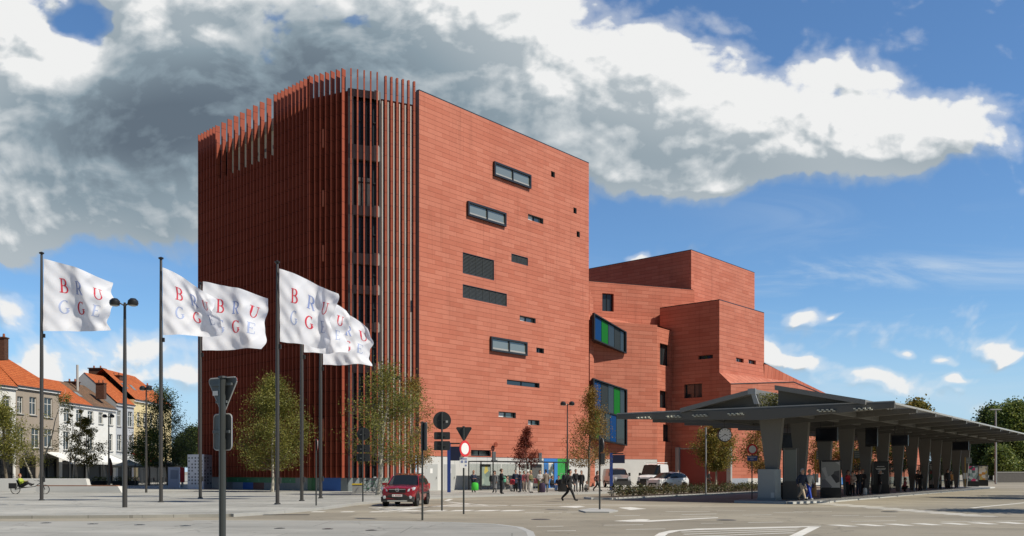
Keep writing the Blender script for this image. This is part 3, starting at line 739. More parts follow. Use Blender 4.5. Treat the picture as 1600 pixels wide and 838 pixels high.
# planted bed along the hedge
bed = [cpt(a, b) for a, b in ((-.6,-12.2),(-1.6,-11.0),(-1.2,-9.9),(34,-9.8),(34,-12.4))]
sheet('hedge_bed', bed, 0.0, mat('soil', (.10,.075,.05), .95, var=.3, vscale=4.), th=.13)
kb = MB(); 
for a, b in zip(bed[:4], bed[1:4]):
    d = b-a; nn = Vector((d.y,-d.x,0)).normalized(); kb.obox(a-Vector((0,0,.126)), d, nn*.22, Vector((0,0,.13)))
tag(kb.build('bed_kerb', MATS['pale_kerb']), kind='structure')
# markings -------------------------------------------------------
mk = MB()
ZR = -.116
def gr_(x, y): return ground_pt(x, y, -.12)
def stripe(mb, x0, y0, x1, y1, w_=.14):
    a, b = gr_(x0,y0), gr_(x1,y1); d = (b-a).normalized(); nn = Vector((-d.y,d.x,0))*w_/2
    P_ = [a-nn, b-nn, b+nn, a+nn]
    mb.poly([Vector((q.x,q.y,ZR)) for q in P_])
def mpoly(mb, pts): 
    P_ = [gr_(*q) for q in pts]; P_ = [Vector((q.x,q.y,ZR+.0005)) for q in P_]
    ar = sum(P_[i].x*P_[(i+1) % len(P_)].y-P_[(i+1) % len(P_)].x*P_[i].y for i in range(len(P_)))
    mb.poly(P_ if ar > 0 else P_[::-1])
# chevrons left of the island
for i in range(6):
    x0 = 690+i*14; stripe(mk, 600-i*6, 799.5-i*1.6, x0+30, 787.6+i*.9, .28) if i < 5 else None
stripe(mk, 600,800.5, 790,797.8,.2); stripe(mk, 690,786.5, 940,795,.2); stripe(mk, 590,793.6,650,790,.2)
for x in (620,660,700,740,780): mpoly(mk, [(x,799.2),(x+30,798.9),(x+42,797.2),(x+12,797.4)])
stripe(mk, 697,783, 705,780,.3); stripe(mk, 700,784.5, 760,790,.3)
# arrow and long lines in the near lane
for (x0,y0,x1,y1,w_) in ((880,787.8,1010,789.5,.18),(940,790,1075,791,.18),(760,791,880,788,.25),(1040,799.8,1110,799.2,.16),(960,806.2,1000,806.0,.16),(1065,804.5,1120,803.2,.16),
    (1120,798.8,1165,798.6,.12),(1208,801,1255,800.8,.12),(1062,808.5,1118,807.8,.12),(1160,805.2,1206,804.6,.12),(1169,816.8,1223,816.0,.12),(943,821,1005,820.2,.12),(978,827.6,1040,826.9,.12),
    (838,823,880,822.6,.12),(855,830,900,829.5,.12),(1240,799.6,1300,799.2,.12),(1300,806,1342,805.5,.12),(1095,818,1130,817.8,.1),(820,801,850,800.6,.2),(858,801,878,800.7,.2),(885,800.6,905,800.2,.2),
    (1350,807.5,1400,807,.12),(1420,800,1445,799.5,.12),(1470,816,1600,814,.12),(1330,815,1400,814,.12)):
    stripe(mk, x0, y0, x1, y1, w_)
mpoly(mk, [(958,814.4),(1000,811.6),(1016,812),(1010,813.6),(1122,808.8),(1122,809.8),(1016,815.6),(985,815.6)])
# hatched island at the bottom right
mpoly(mk, [(1022,838),(1030,833),(1046,829.5),(1088,826.4),(1272,822.3),(1283,822.3),(1283,823.4),(1100,827.6),(1062,830),(1044,834),(1038,838.5)])
mpoly(mk, [(1264,823.5),(1283,822.8),(1252,838.5),(1232,838.5)])
for i, (y0, y1) in enumerate(((828.9,824.6),(831.8,827.0),(835.2,829.6),(839.,832.8))):
    stripe(mk, 1060+i*4, y0, 1250-i*3, y1, .16)
# zebra crossing in front of the platform
for i in range(12):
    x = 1222+i*25; y = 783.2+i*2.05
    mpoly(mk, [(x, y), (x+54, y+.75), (x+64, y+1.75), (x+10, y+1.0)])
for i in range(7):
    x = 1290+i*44; y = 820.5-i*.7
    mpoly(mk, [(x, y), (x+34, y+2.6), (x+52, y+2.4), (x+22, y-.2)])
stripe(mk, 1518,794, 1610,785,.25)
for i in range(9):
    x = 300+i*46; mpoly(mk, [(x,800.6),(x+20,800.5),(x+26,799.4),(x+6,799.5)]) if x > 330 and x < 600 else None
# traffic island of kerb stones under the round signs
isl = [ground_pt(x, y) for x, y in ((904,794.6),(922,792.6),(950,792.9),(966,795.4),(952,797.6),(915,797.4))]
sheet('traffic_island', isl, -.06, KERB, th=.07)
mpoly(mk, [(870,791.5),(905,790.6),(915,791.8),(900,793.6)]); mpoly(mk, [(966,793.6),(985,792.6),(1010,795.4),(985,797.2)])
tag(mk.build('road_markings', LINE), kind='structure')

# small fittings in the ground
for i, (x, y) in enumerate(((72,817.5),(145,819),(218,820.5),(290,822),(437,826),(512,827),(580,829))):
    p_ = ground_pt(x, y); r = empty('ground_spotlight', (p_.x,p_.y,0), ('leftmost','second','third','fourth','fifth','sixth','rightmost')[i]+' small round dark ground fitting set in the near apron, counted from the left', 'ground light', 'round fittings in the apron')
    q = MB(); q.lathe([(.16,.002),(.16,.010),(.13,.014),(0,.014)], (p_.x,p_.y,0), 16); q.build('cover', mat('fitting_steel', (.12,.12,.12), .4, .6), r)
    q = MB(); q.lathe([(.10,.0145),(.09,.018),(0,.018)], (p_.x,p_.y,0), 16); q.build('lens', mat('fitting_glass', (.03,.035,.04), .1), r)
a, b = ground_pt(412,804.9,-.12), ground_pt(483,804.9,-.12); r = empty('drain_grate', (a.x,a.y,-.12), 'long narrow dark drain grating in the road strip before the plaza kerb', 'drain')
q = MB(); q.obox(a+Vector((0,-.15,.004)), b-a, Vector((0,.30,0)), Vector((0,0,.006))); q.build('channel', mat('drain_dark', (.02,.02,.02), .8), r)
q = MB()
for i in range(40): q.obox(a+(b-a)*(i/40)+Vector((0,-.14,.0105)), (b-a)/80, Vector((0,.28,0)), Vector((0,0,.006)))
q.build('bars', mat('drain_iron', (.07,.07,.07), .6, .4), r)
for i, (x, y) in enumerate(((1135,813),(845,812),(1390,800))):
    p_ = ground_pt(x, y, -.12); r = empty('manhole_cover', (p_.x,p_.y,-.12), ('round iron manhole cover above the hatched road island','round iron manhole cover right of the apron tip','round iron manhole cover beyond the end of the zebra crossing')[i], 'manhole cover', 'manhole covers in the road')
    q = MB(); q.lathe([(.36,.002),(.36,.008),(0,.008)], (p_.x,p_.y,-.118), 24); q.build('frame', mat('iron_frame', (.16,.15,.14), .6, .3), r)
    q = MB(); q.lathe([(.30,.009),(.29,.014),(0,.014)], (p_.x,p_.y,-.118), 24); q.build('lid', mat('iron_lid', (.085,.08,.075), .6, .3), r)
# ================================================================ trees and plants
rng = np.random.default_rng(11)
def leaf_mat(name, cols, sc=.6, trans=.35):
    m_ = bpy.data.materials.new(name); m_.use_nodes = True; k = NB(m_.node_tree); b = m_.node_tree.nodes['Principled BSDF']; out = m_.node_tree.nodes['Material Output']
    t = k.node('ShaderNodeTexCoord'); cr = k.node('ShaderNodeValToRGB')
    geo = k.node('ShaderNodeNewGeometry')
    rn = k.m('MULTIPLY_ADD', k.m('SUBTRACT', geo.outputs['Random Per Island'], .5), .55, k.noise(t.outputs['Object'], sc, 3, .6))
    k.put(cr.inputs[0], rn)
    for i, c in enumerate(cols):
        e = cr.color_ramp.elements[i] if i < 2 else cr.color_ramp.elements.new(.5)
        e.position = .25+.5*i/max(1, len(cols)-1); e.color = tuple(c)+(1,)
    k.put(b.inputs['Base Color'], cr.outputs[0]); b.inputs['Roughness'].default_value = .6
    tr = k.node('ShaderNodeBsdfTranslucent'); k.put(tr.inputs[0], cr.outputs[0]); mx = k.node('ShaderNodeMixShader'); mx.inputs[0].default_value = trans
    k.put(mx.inputs[1], b.outputs[0]); k.put(mx.inputs[2], tr.outputs[0]); k.put(out.inputs[0], mx.outputs[0]); return m_
BARK = mat('bark', (.16,.135,.10), .9, var=.3, vscale=6.)
BARKL = mat('pale_bark', (.42,.39,.32), .9, var=.3, vscale=5.)
LF_OLIVE = leaf_mat('leaves_olive', [(.09,.105,.018),(.19,.195,.035),(.28,.25,.05)])
LF_GREEN = leaf_mat('leaves_green', [(.06,.10,.02),(.13,.18,.035),(.24,.26,.05)])
LF_DARK = leaf_mat('leaves_dark', [(.03,.055,.016),(.065,.10,.025),(.13,.16,.035)], .5)
LF_RUST = leaf_mat('leaves_rust', [(.13,.11,.025),(.27,.15,.03),(.34,.23,.05)])
LF_RED = leaf_mat('leaves_red', [(.10,.018,.015),(.20,.035,.02),(.26,.06,.03)])
LF_GOLD = leaf_mat('leaves_gold', [(.09,.10,.02),(.22,.19,.03),(.32,.22,.04)])
def leaf_cloud(name, pts, size, m_, parent, droop=.3, off=None):
    """one mesh of many small bent leaf quads at pts"""
    n_ = len(pts); P_ = np.asarray(pts)
    d = rng.normal(size=(n_,3)); d[:,2] *= .6; d /= np.linalg.norm(d, axis=1)[:,None]
    e = rng.normal(size=(n_,3)); e -= (e*d).sum(1)[:,None]*d; e /= np.linalg.norm(e, axis=1)[:,None]
    s_ = (size*rng.uniform(.6,1.3,n_))[:,None]
    a = P_-d*s_*.5; b = P_+e*s_*.33; c = P_+d*s_*.5; f = P_-e*s_*.33
    V = np.stack([a,b,c,f], 1).reshape(-1,3)
    if off is not None: V = V-np.array(off)
    me = bpy.data.meshes.new(name); me.vertices.add(4*n_); me.vertices.foreach_set('co', V.ravel())
    me.loops.add(4*n_); me.loops.foreach_set('vertex_index', np.arange(4*n_)); me.polygons.add(n_)
    me.polygons.foreach_set('loop_start', np.arange(0,4*n_,4)); me.polygons.foreach_set('loop_total', np.full(n_,4))
    me.materials.append(m_); me.update(); me.validate()
    o = bpy.data.objects.new(name, me); COL.objects.link(o); o.parent = parent; OFF[o.name] = Vector((0,0,0)); return o
def tree(loc, H, cb, rad, shape, leafm, label, group=None, nb=34, nl=4200, ls=.16, trunk=.13, bark=None, name='tree', up=.55, stems=1, inner=.25, spread=.30):
    """cb: height where the crown begins; rad: its largest radius; shape: list of (height fraction, radius fraction)"""
    root = empty(name, loc, label, 'tree', group)
    tm = MB(); L = []
    xs = [s_[0] for s_ in shape]; ys = [s_[1] for s_ in shape]
    prof = lambda f: float(np.interp(f, xs, ys))
    W8 = []
    for s_i in range(stems):
        lean = Vector((rng.normal()*.05, rng.normal()*.05, 0))*(1 if stems == 1 else 3.5)
        base = Vector((rng.normal()*.25, rng.normal()*.25, 0)) if stems > 1 else Vector((0,0,0))
        def axis(z): return base+Vector((lean.x*z+.06*math.sin(z*1.3+s_i), lean.y*z+.06*math.cos(z*1.1+s_i), z))
        zs = [H*.97*i/9 for i in range(10)]
        tm.tube([axis(z) for z in zs], [max(.012, trunk*(1.25 if i == 0 else 1)*(1-i/9.3)**.8) for i in range(10)], 8)
        for i in range(nb//stems):
            f = rng.random()**.85; z = cb+(H-cb)*f*.96
            R_ = rad*prof(f)*rng.uniform(.7,1.12)
            if R_ < .1: continue
            az = rng.random()*2*math.pi; rise = up*R_*rng.uniform(.6,1.3)
            z0 = max(cb*.85, z-rise); a = axis(z0); 
            tip = axis(z)+Vector((math.cos(az)*R_, math.sin(az)*R_, 0))
            mid = a.lerp(tip, .5)+Vector((0,0,-.08*R_))+Vector(rng.normal(size=3)*.06*R_)
            r0 = max(.01, trunk*.38*(1-f*.7))
            tm.tube([a, mid, tip], [r0*.6, r0*.35, .005], 5, 1, caps=False)
            for j in range(5):
                t = rng.uniform(.3,.95); s0 = (a.lerp(mid, t*2) if t < .5 else mid.lerp(tip, t*2-1))
                dv = Vector(rng.normal(size=3)); dv.z = abs(dv.z)*.6; dv = dv.normalized()*R_*rng.uniform(.18,.42)
                tm.tube([s0, s0+dv], [r0*.22, .003], 4, 1, caps=False); W8.append((s0, s0+dv))
            W8.append((a.lerp(mid, inner*2 if inner < .5 else 1), mid)); W8.append((mid, tip)); W8.append((mid, tip))
    tm.build('trunk', [bark or BARK, BARK], root, smooth=True, ang=60, off=Vector((0,0,0)))
    seg_ = rng.integers(0, len(W8), nl)
    A_ = np.array([tuple(w[0]) for w in W8]); B_ = np.array([tuple(w[1]) for w in W8])
    nl = int(nl*(2.9 if H < 12 else 2.2)); ls = ls*(.78 if H < 12 else 1.); seg_ = rng.integers(0, len(W8), nl); t = rng.random(nl)[:,None]; pts = A_[seg_]*(1-t)+B_[seg_]*t+rng.normal(size=(nl,3))*rad*spread*.42
    pts = pts[pts[:,2] > cb*.8]
    leaf_cloud('crown', pts, ls, leafm, root)
    return root
OVAL = [(0,.55),(.15,.9),(.35,1.),(.6,.78),(.8,.5),(1,.12)]
PYR = [(0,.8),(.12,1.),(.4,.72),(.7,.4),(1,.06)]
ROUND = [(0,.5),(.25,.9),(.5,1.),(.75,.8),(1,.3)]
def gtree(x, ybase, ytop, ycrown, rx, shape, leafm, label, **k):
    """x, base row, top row, crown-bottom row and crown half width in photo pixels"""
    b = ground_pt(x, ybase); s_ = b.y/F; rx = rx*1.15
    H = (HY-ytop)*s_+HC; return tree((b.x,b.y,0), H, (HY-ycrown)*s_+HC, rx*s_, shape, leafm, label, **k)
gtree(425, 769, 588, 728, 52, OVAL, LF_OLIVE, 'dense olive green young tree with pale trunk in front of the dark finned wall', bark=BARKL, nb=70, nl=11000, ls=.15, trunk=.12, group='young trees round the hall', spread=.3)
gtree(590, 774, 566, 716, 62, OVAL, LF_OLIVE, 'sparse olive tree before the glazed corner, left of the red car', bark=BARKL, nb=52, nl=5200, ls=.15, trunk=.15, group='young trees round the hall')
gtree(644, 771, 580, 726, 36, OVAL, LF_RUST, 'thin rust tinged tree behind the red car at the wall corner', bark=BARK, nb=40, nl=2300, ls=.15, trunk=.14, group='young trees round the hall')
gtree(823, 765.5, 664, 728, 20, PYR, LF_RED, 'small dark red leaved tree behind the bus shelter', nb=40, nl=2600, ls=.14, trunk=.07, group='young trees round the hall')
gtree(918, 766.5, 606, 722, 38, PYR, LF_RUST, 'rusty orange and green pyramid tree in front of the lower bay window', nb=60, nl=4200, ls=.15, trunk=.13, group='young trees round the hall')
gtree(1118, 766, 662, 730, 30, ROUND, LF_GOLD, 'yellow green young tree before the dark loading recess', bark=BARKL, nb=44, nl=5200, ls=.17, trunk=.11, group='young trees round the hall')
gtree(1188, 763.5, 667, 735, 28, ROUND, LF_RUST, 'brownish young tree right of the round no entry sign', bark=BARK, nb=44, nl=2600, ls=.18, trunk=.11, group='young trees round the hall')
for i, (x, m_, lb) in enumerate(((1290, LF_RUST, 'rust coloured tree seen between the second and third station columns'),(1328, LF_GOLD, 'golden tree seen between the third and fourth station columns'),(1362, LF_RUST, 'copper coloured tree seen between the fourth and fifth station columns'),(1398, LF_GREEN, 'green tree seen between the fifth and sixth station columns'))):
    gtree(x, 760.5, 668, 735, 28, ROUND, m_, lb, nb=40, nl=3200, ls=.2, trunk=.12, group='trees behind the bus station')
# left side
gtree(62, 761, 598, 724, 38, OVAL, LF_OLIVE, 'tall thin tree with several pale stems behind the bench', bark=BARKL, nb=50, nl=1700, ls=.2, trunk=.10, stems=2, spread=.18, group='trees in front of the old houses')
gtree(10, 762, 630, 712, 34, ROUND, LF_OLIVE, 'full green tree cut by the left edge of the view', nb=60, nl=3600, ls=.22, trunk=.16, group='trees in front of the old houses')
gtree(104, 760.5, 640, 712, 17, OVAL, LF_GOLD, 'thin leaning tree in front of the brown house corner', bark=BARKL, nb=26, nl=420, ls=.2, trunk=.09, stems=2, spread=.15, group='trees in front of the old houses')
gtree(138, 760, 648, 725, 28, OVAL, LF_GOLD, 'small round tree in front of the white house', bark=BARKL, nb=44, nl=2300, ls=.21, trunk=.11, spread=.16, group='trees in front of the old houses')
gtree(232, 759, 668, 722, 33, ROUND, LF_GREEN, 'low green tree before the yellow house', nb=60, nl=3400, ls=.22, trunk=.14, group='trees in front of the old houses')
gtree(262, 758.5, 606, 728, 42, OVAL, LF_DARK, 'tall dark airy tree rising beside the yellow house', nb=70, nl=5200, ls=.22, trunk=.15, group='trees in front of the old houses')
gtree(306, 753, 668, 725, 26, ROUND, LF_DARK, 'dark tree mass beside the left edge of the finned wall', nb=60, nl=8000, ls=.32, trunk=.2, group='trees in front of the old houses')
gtree(283, 752.5, 676, 725, 20, ROUND, LF_DARK, 'dark low tree behind the white information boards', nb=50, nl=4000, ls=.32, trunk=.2, group='trees in front of the old houses')
# far right
def far_tree(x, Y, ytop, rx, m_, lb, nl=16000, ls=.5, ycr=740):
    s_ = Y/F; tree(((x-800)*s_, Y, 0), (HY-ytop)*s_+HC, max(.8,(HY-ycr)*s_+HC), rx*s_, ROUND, m_, lb, nb=110, nl=nl, ls=ls, trunk=.35, group='tall trees beyond the bus station', spread=.34, name='tree')
far_tree(1548, 172, 636, 34, LF_DARK, 'dark tree left of the tall light mast on the far right', ls=.46)
far_tree(1590, 165, 630, 46, LF_GREEN, 'broad sunlit green tree at the right edge of the view', nl=20000, ls=.46)
far_tree(1515, 180, 662, 30, LF_DARK, 'lower dark tree behind the far end of the station roof', nl=9000)
far_tree(1432, 150, 627, 36, LF_GOLD, 'yellowing treetop showing above the station roof', nl=14000, ls=.42, ycr=700)
far_tree(1650, 170, 655, 45, LF_GREEN, 'green tree beyond the right edge of the view', nl=8000)
for i, (x, Y, yt, rx, lb) in enumerate(((1480,150,690,26,'dark tree seen between the far station columns'),(1565,150,700,26,'bright green lower tree under the roof edge on the far right'))):
    far_tree(x, Y, yt, rx, LF_GREEN if i else LF_DARK, lb, nl=7000, ls=.4)
# hedge: a clipped row of low bushes
hd = MB(); hp = []
root = empty('hedge', tuple(cpt(-3.6,-11.1)), 'long low clipped hedge of small dark green and reddish shrubs behind the road', 'hedge')
n_ = 13000
aa = rng.uniform(1.0, 33., n_); bb_ = rng.normal(0, .36, n_).clip(-.75,.75)-11.1; zz_ = rng.beta(1.6,1.3,n_)
hh = .60+.14*np.sin(aa*1.7)+.10*np.sin(aa*4.3+1)+.06*np.sin(aa*9.)
P_ = np.stack([C0.x+ca.x*aa+cb.x*bb_, C0.y+ca.y*aa+cb.y*bb_, .05+zz_*hh], 1)
leaf_cloud('hedge_leaves', P_, .11, leaf_mat('leaves_hedge', [(.05,.07,.02),(.12,.13,.04),(.20,.13,.06)], 1.5), root, off=OFF[root.name])
tm = MB()
for i in range(150):
    a = rng.uniform(1.0,33.); p_ = cpt(a, -11.1+rng.normal()*.3, .0)
    for j in range(3):
        q_ = p_+Vector((rng.normal()*.16, rng.normal()*.16, rng.uniform(.35,.65))); tm.tube([p_, q_], [.016,.006], 4, caps=False)
tm.build('stems', BARK, root)
# low plants in the roof gap of the station come with the station

for i, (X, Y, H) in enumerate(((37.4,57.5,10.5),(42.5,61.5,10.),(27.5,37.5,9.),(49.,66.,11.),(46.,52.,9.5))):
    tree((X,Y,-.12), H, 3.2, 3.4, ROUND, LF_GREEN, ('nearest right', 'second', 'closest', 'farthest', 'middle')[i]+' roadside tree beyond the right edge of the view, throwing shade on the road', nb=60, nl=3500, ls=.3, trunk=.2, group='roadside trees beyond the right edge')
# ================================================================ bus station roof
station = empty('bus_station_roof', tuple(C0), 'long dark grey folded metal roof over the bus platform, far right', 'station roof')
GREY = STEELG; GREYL = mat('light_metal_edge', (.42,.42,.40), .45, .2, var=.1)
GREYU = mat('soffit_grey', (.17,.172,.165), .6, var=.08)
def rpt(a, b, z): return cpt(a, b, z)
RL = 57.0; bay_n = 12; bl = RL/bay_n
BL, BR = -9.4, 7.0
def zb(b):   # soffit height over the width
    return 4.66+.34*min(1, abs(b+.0)/7.0)**1.3
# cross beams, tapering to their tips
for i in range(bay_n+1):
    a = -1.5+i*bl; q = MB()
    for s_, be in ((-1,BL),(1,BR)):
        pts = []
        for t in np.linspace(0,1,7):
            b = be*t; th = .36*(1-t)+.26
            pts.append((b, 5.16-.52*(1-t)*0-th+.02*t, 5.16))
        lo = [rpt(a-.13, b, z0) for b, z0, z1 in pts]; hi = [rpt(a-.13, b, z1) for b, z0, z1 in pts[::-1]]
        q.extr(lo+hi, ca*.26)
    q.build('cross_beam', GREY, station)
# roof plates: solid middle, slatted outer margins
for (b0, b1, nm, m_) in ((-5.3,5.2,'roof_plate',GREYU),):
    q = MB(); q.obox(rpt(-1.5,b0,5.17), ca*RL, cb*(b1-b0), UPV*.07); q.build(nm, m_, station)
q = MB(); q.obox(rpt(-1.52,BL,5.10), ca*(RL+.04), cb*.12, UPV*.16); q.build('edge_strip', GREY, station)
q = MB(); q.obox(rpt(-1.52,BR-.12,5.12), ca*(RL+.04), cb*.12, UPV*.10); q.build('edge_strip', GREYL, station)
q = MB()
for i in range(int(RL/.62)):
    q.obox(rpt(-1.4+i*.62, 5.25, 5.19), ca*.30, cb*1.62, UPV*.03)
q.build('roof_slats', GREYL, station)
q = MB()
for i in range(int(RL/.62)):
    q.obox(rpt(-1.4+i*.62, BL+.13, 5.19), ca*.17, cb*3.9, UPV*.03)
q.build('roof_slats', GREY, station)
q = MB(); q.obox(rpt(-1.55,BL,5.235), ca*.10, cb*(BR-BL), UPV*.06); q.build('front_flashing', GREYL, station)
# longitudinal beams
for b in (-4.5,-1.2,1.2,3.6): 
    q = MB(); q.obox(rpt(-1.3,b,4.78), ca*(RL-.4), cb*.18, UPV*.36); q.build('long_beam', GREYU, station)
# folded upper plates with their dark gable ends
for (b0, z0, b1, z1, nm) in ((-5.0,5.24,-.5,6.15,'a'),(5.6,5.24,.75,6.28,'b')):
    q = MB(); a0, a1 = rpt(-1.75,b0,z0), rpt(-1.75,b1,z1)
    q.obox(a0-UPV*.10, a1-a0, ca*(RL-2), UPV*.26); q.build('upper_plate', mat('plate_grey', (.21,.21,.20), .5, .1), station)
    q = MB(); q.extr([rpt(-1.2,b0,5.24), rpt(-1.2,b1,5.24), rpt(-1.2,b1,z1)], ca*.12); q.build('gable', mat('gable_grey', (.085,.088,.082), .7), station)
    q = MB(); q.obox(rpt(-1.0,b1,5.24), ca*(RL-4), cb*.06*(1 if b1 > 0 else -1), UPV*(z1-5.24)); q.build('clerestory', mat('gable_grey', (.06,.06,.06)), station)
q = MB(); q.obox(rpt(-1.76,-.80,6.0), ca*.10, cb*.45, UPV*.32); q.extr([rpt(-1.7,-.45,5.45),rpt(-1.7,-.18,5.45),rpt(-1.7,-.38,6.0),rpt(-1.7,-.62,6.0)], ca*.1); q.build('end_plate', mat('pale_steel', (.36,.37,.37), .4, .3), station)
# downlights in the front beam
for b in (-5.9,-4.2,-2.0,3.1,1.0-8.9,5.0):
    q = MB()
    for j in range(4): q.obox(rpt(-1.80,b+j*.24,4.93), ca*.25, cb*.12, UPV*.05); q.obox(rpt(-1.80,b+.1+j*.24,4.86), ca*.25, cb*.12, UPV*.04)
    q.build('lamp_strip', mat('pale_lamp', (.70,.70,.60), .4), station)
q = MB()
pr = []
for t in np.linspace(0,1,9):
    b = BL+(BR-BL)*t; c_ = 1-abs(b)/9.4; pr.append((b, 5.10-.40*max(0,c_)**.8))
lo = [rpt(-1.55,b,z) for b, z in pr]; hi = [rpt(-1.55,b,5.24) for b, z in pr[::-1]]
q.extr(lo+hi, ca*.12); q.build('front_beam', mat('front_beam_grey', (.15,.148,.135), .6, .0, var=.08), station)
# columns
for i in range(13):
    a = i*4.72; q = MB()
    w0, w1 = .15, (.70 if i == 0 else .58); t0_, t1_ = .20, .34
    lo = [rpt(a-t0_,-w0,0), rpt(a-t0_,w0,0), rpt(a+t0_,w0,0), rpt(a+t0_,-w0,0)]
    hi = [rpt(a-t1_,-w1,4.75), rpt(a-t1_,w1,4.75), rpt(a+t1_,w1*.8,4.75), rpt(a+t1_,-w1*.8,4.75)]
    q.add(lo+hi, [(0,3,2,1),(4,5,6,7),(0,1,5,4),(1,2,6,5),(2,3,7,6),(3,0,4,7)])
    o = q.build('column', mat('column_grey', (.17,.165,.15), .7, .0, var=.08, vscale=.8), station)
# planting in the ridge gap
pl_ = empty('roof_plants', tuple(rpt(-1.2,.1,5.25)), 'green shrub growing in the gap between the two raised roof plates', 'plant')
P_ = np.array([tuple(rpt(rng.uniform(-1.3,1.6), rng.uniform(-.4,.66), 5.25+rng.uniform(.0,.86))) for i in range(1400)])
leaf_cloud('leaves', P_, .10, LF_OLIVE, pl_, off=OFF[pl_.name])
q = MB()
for i in range(14):
    s0 = rpt(rng.uniform(-1.2,1.4), rng.uniform(-.3,.5), 5.25); q.tube([s0, s0+Vector((rng.normal()*.1,rng.normal()*.1,.7))], [.02,.006], 4)
q.build('stems', BARK, pl_)
# kiosk box round the first column
kx = empty('equipment_box', tuple(rpt(0,0,0)), 'pale grey waist high equipment cabinet round the foot of the first station column', 'cabinet')
q = MB(); q.box(rpt(-.25,-.12,.89), (1.02,.9,1.78), math.atan2(cb.y,cb.x)); q.build('cabinet', mat('cabinet_grey', (.33,.36,.36), .5, var=.06), kx)
q = MB(); q.box(rpt(-.25,-.12,.08)-ca*.01, (1.08,.96,.16), math.atan2(cb.y,cb.x)); q.build('plinth', mat('cabinet_plinth', (.25,.27,.27), .6), kx)
q = MB(); q.box(rpt(-.72,.25,.30), (.2,.03,.32), math.atan2(cb.y,cb.x)); q.build('vent', mat('pale_vent', (.55,.57,.55)), kx)
# clock hanging from the front beam
ck = empty('station_clock', tuple(at(1132,679,53.)), 'round white station clock with black rim hanging under the front of the roof', 'clock')
c = at(1132,679.5,53.0); r_ = .42
ax = Vector((.10,-1,0)).normalized(); rx_ = Vector((-ax.y, ax.x, 0)); rx_ = rx_ if rx_.x > 0 else -rx_
def disc(mb, c, n1, n2, ax, r0, th, n_=28):
    a = [c+(n1*math.cos(2*math.pi*i/n_)+n2*math.sin(2*math.pi*i/n_))*r0 for i in range(n_)]; mb.extr(a, ax*th)
q = MB(); disc(q, c-ax*.09, rx_, UPV, ax, r_, .18); q.build('case', BLACK, ck)
q = MB(); disc(q, c+ax*.091, rx_, UPV, ax, r_*.90, .006); fc = q.build('dial', mat('clock_white', (.85,.86,.88), .5), ck)
q = MB()
for i in range(12):
    an = i*math.pi/6; dv = rx_*math.sin(an)+UPV*math.cos(an); tv = dv.cross(ax).normalized()
    L_ = .075 if i % 3 else .10; q.obox(c+ax*.098+dv*(r_*.86-L_)-tv*.014, dv*L_, tv*.028, ax*.004)
q.build('hour_marks', BLACK, fc)
for (ang, L_, w_) in ((math.radians(110), .21, .032), (math.radians(237), .31, .024)):
    dv = rx_*math.sin(ang)+UPV*math.cos(ang); tv = dv.cross(ax).normalized(); q = MB(); q.obox(c+ax*.104-dv*.05-tv*w_/2, dv*L_, tv*w_, ax*.004); q.build('hand', BLACK, fc)
q = MB(); q.tube([c+UPV*r_*.98, Vector((c.x,c.y,4.95))], .025, 6); q.build('rod', STEELD, ck)
# hanging display screens
rz_b = math.atan2(cb.y, cb.x)
def hanging(x, ytop, ybot, Y, w_, label, th=.25):
    c = at(x, (ytop+ybot)/2, Y); h = (ybot-ytop)/F*Y
    r = empty('display_screen', tuple(c), label, 'screen', 'screens hanging under the station roof')
    q = MB(); q.box(c, (w_,th,h), rz_b); q.build('housing', BLACK, r)
    q = MB(); q.box(c-ca*(th/2+.006), (w_*.9,.008,h*.78), rz_b); q.build('screen', mat('screen_dark', (.012,.014,.022), .2), r)
    for s_ in (-1,1):
        q = MB(); q.tube([c+cb*(w_*.3*s_)+UPV*h/2, Vector((c.x+cb.x*w_*.3*s_, c.y+cb.y*w_*.3*s_, 4.8))], .03, 6); q.build('hanger', STEELD, r)
hanging(1240,677,704,55.5,1.35,'large dark hanging screen beside the first station column',.4)
hanging(1292,668,690,57.,1.35,'wide dark hanging screen between the second and third columns')
hanging(1322,698,711,66.,.6,'small square hanging sign with thick stem between third and fourth columns')
hanging(1362,668,698,63.,.8,'dark hanging screen between the fourth and fifth columns')
hanging(1406,680,697,62.,1.1,'dark hanging screen in front of the sixth column')
hanging(1501,690,704,82.,1.35,'dark hanging screen near the far end of the roof')
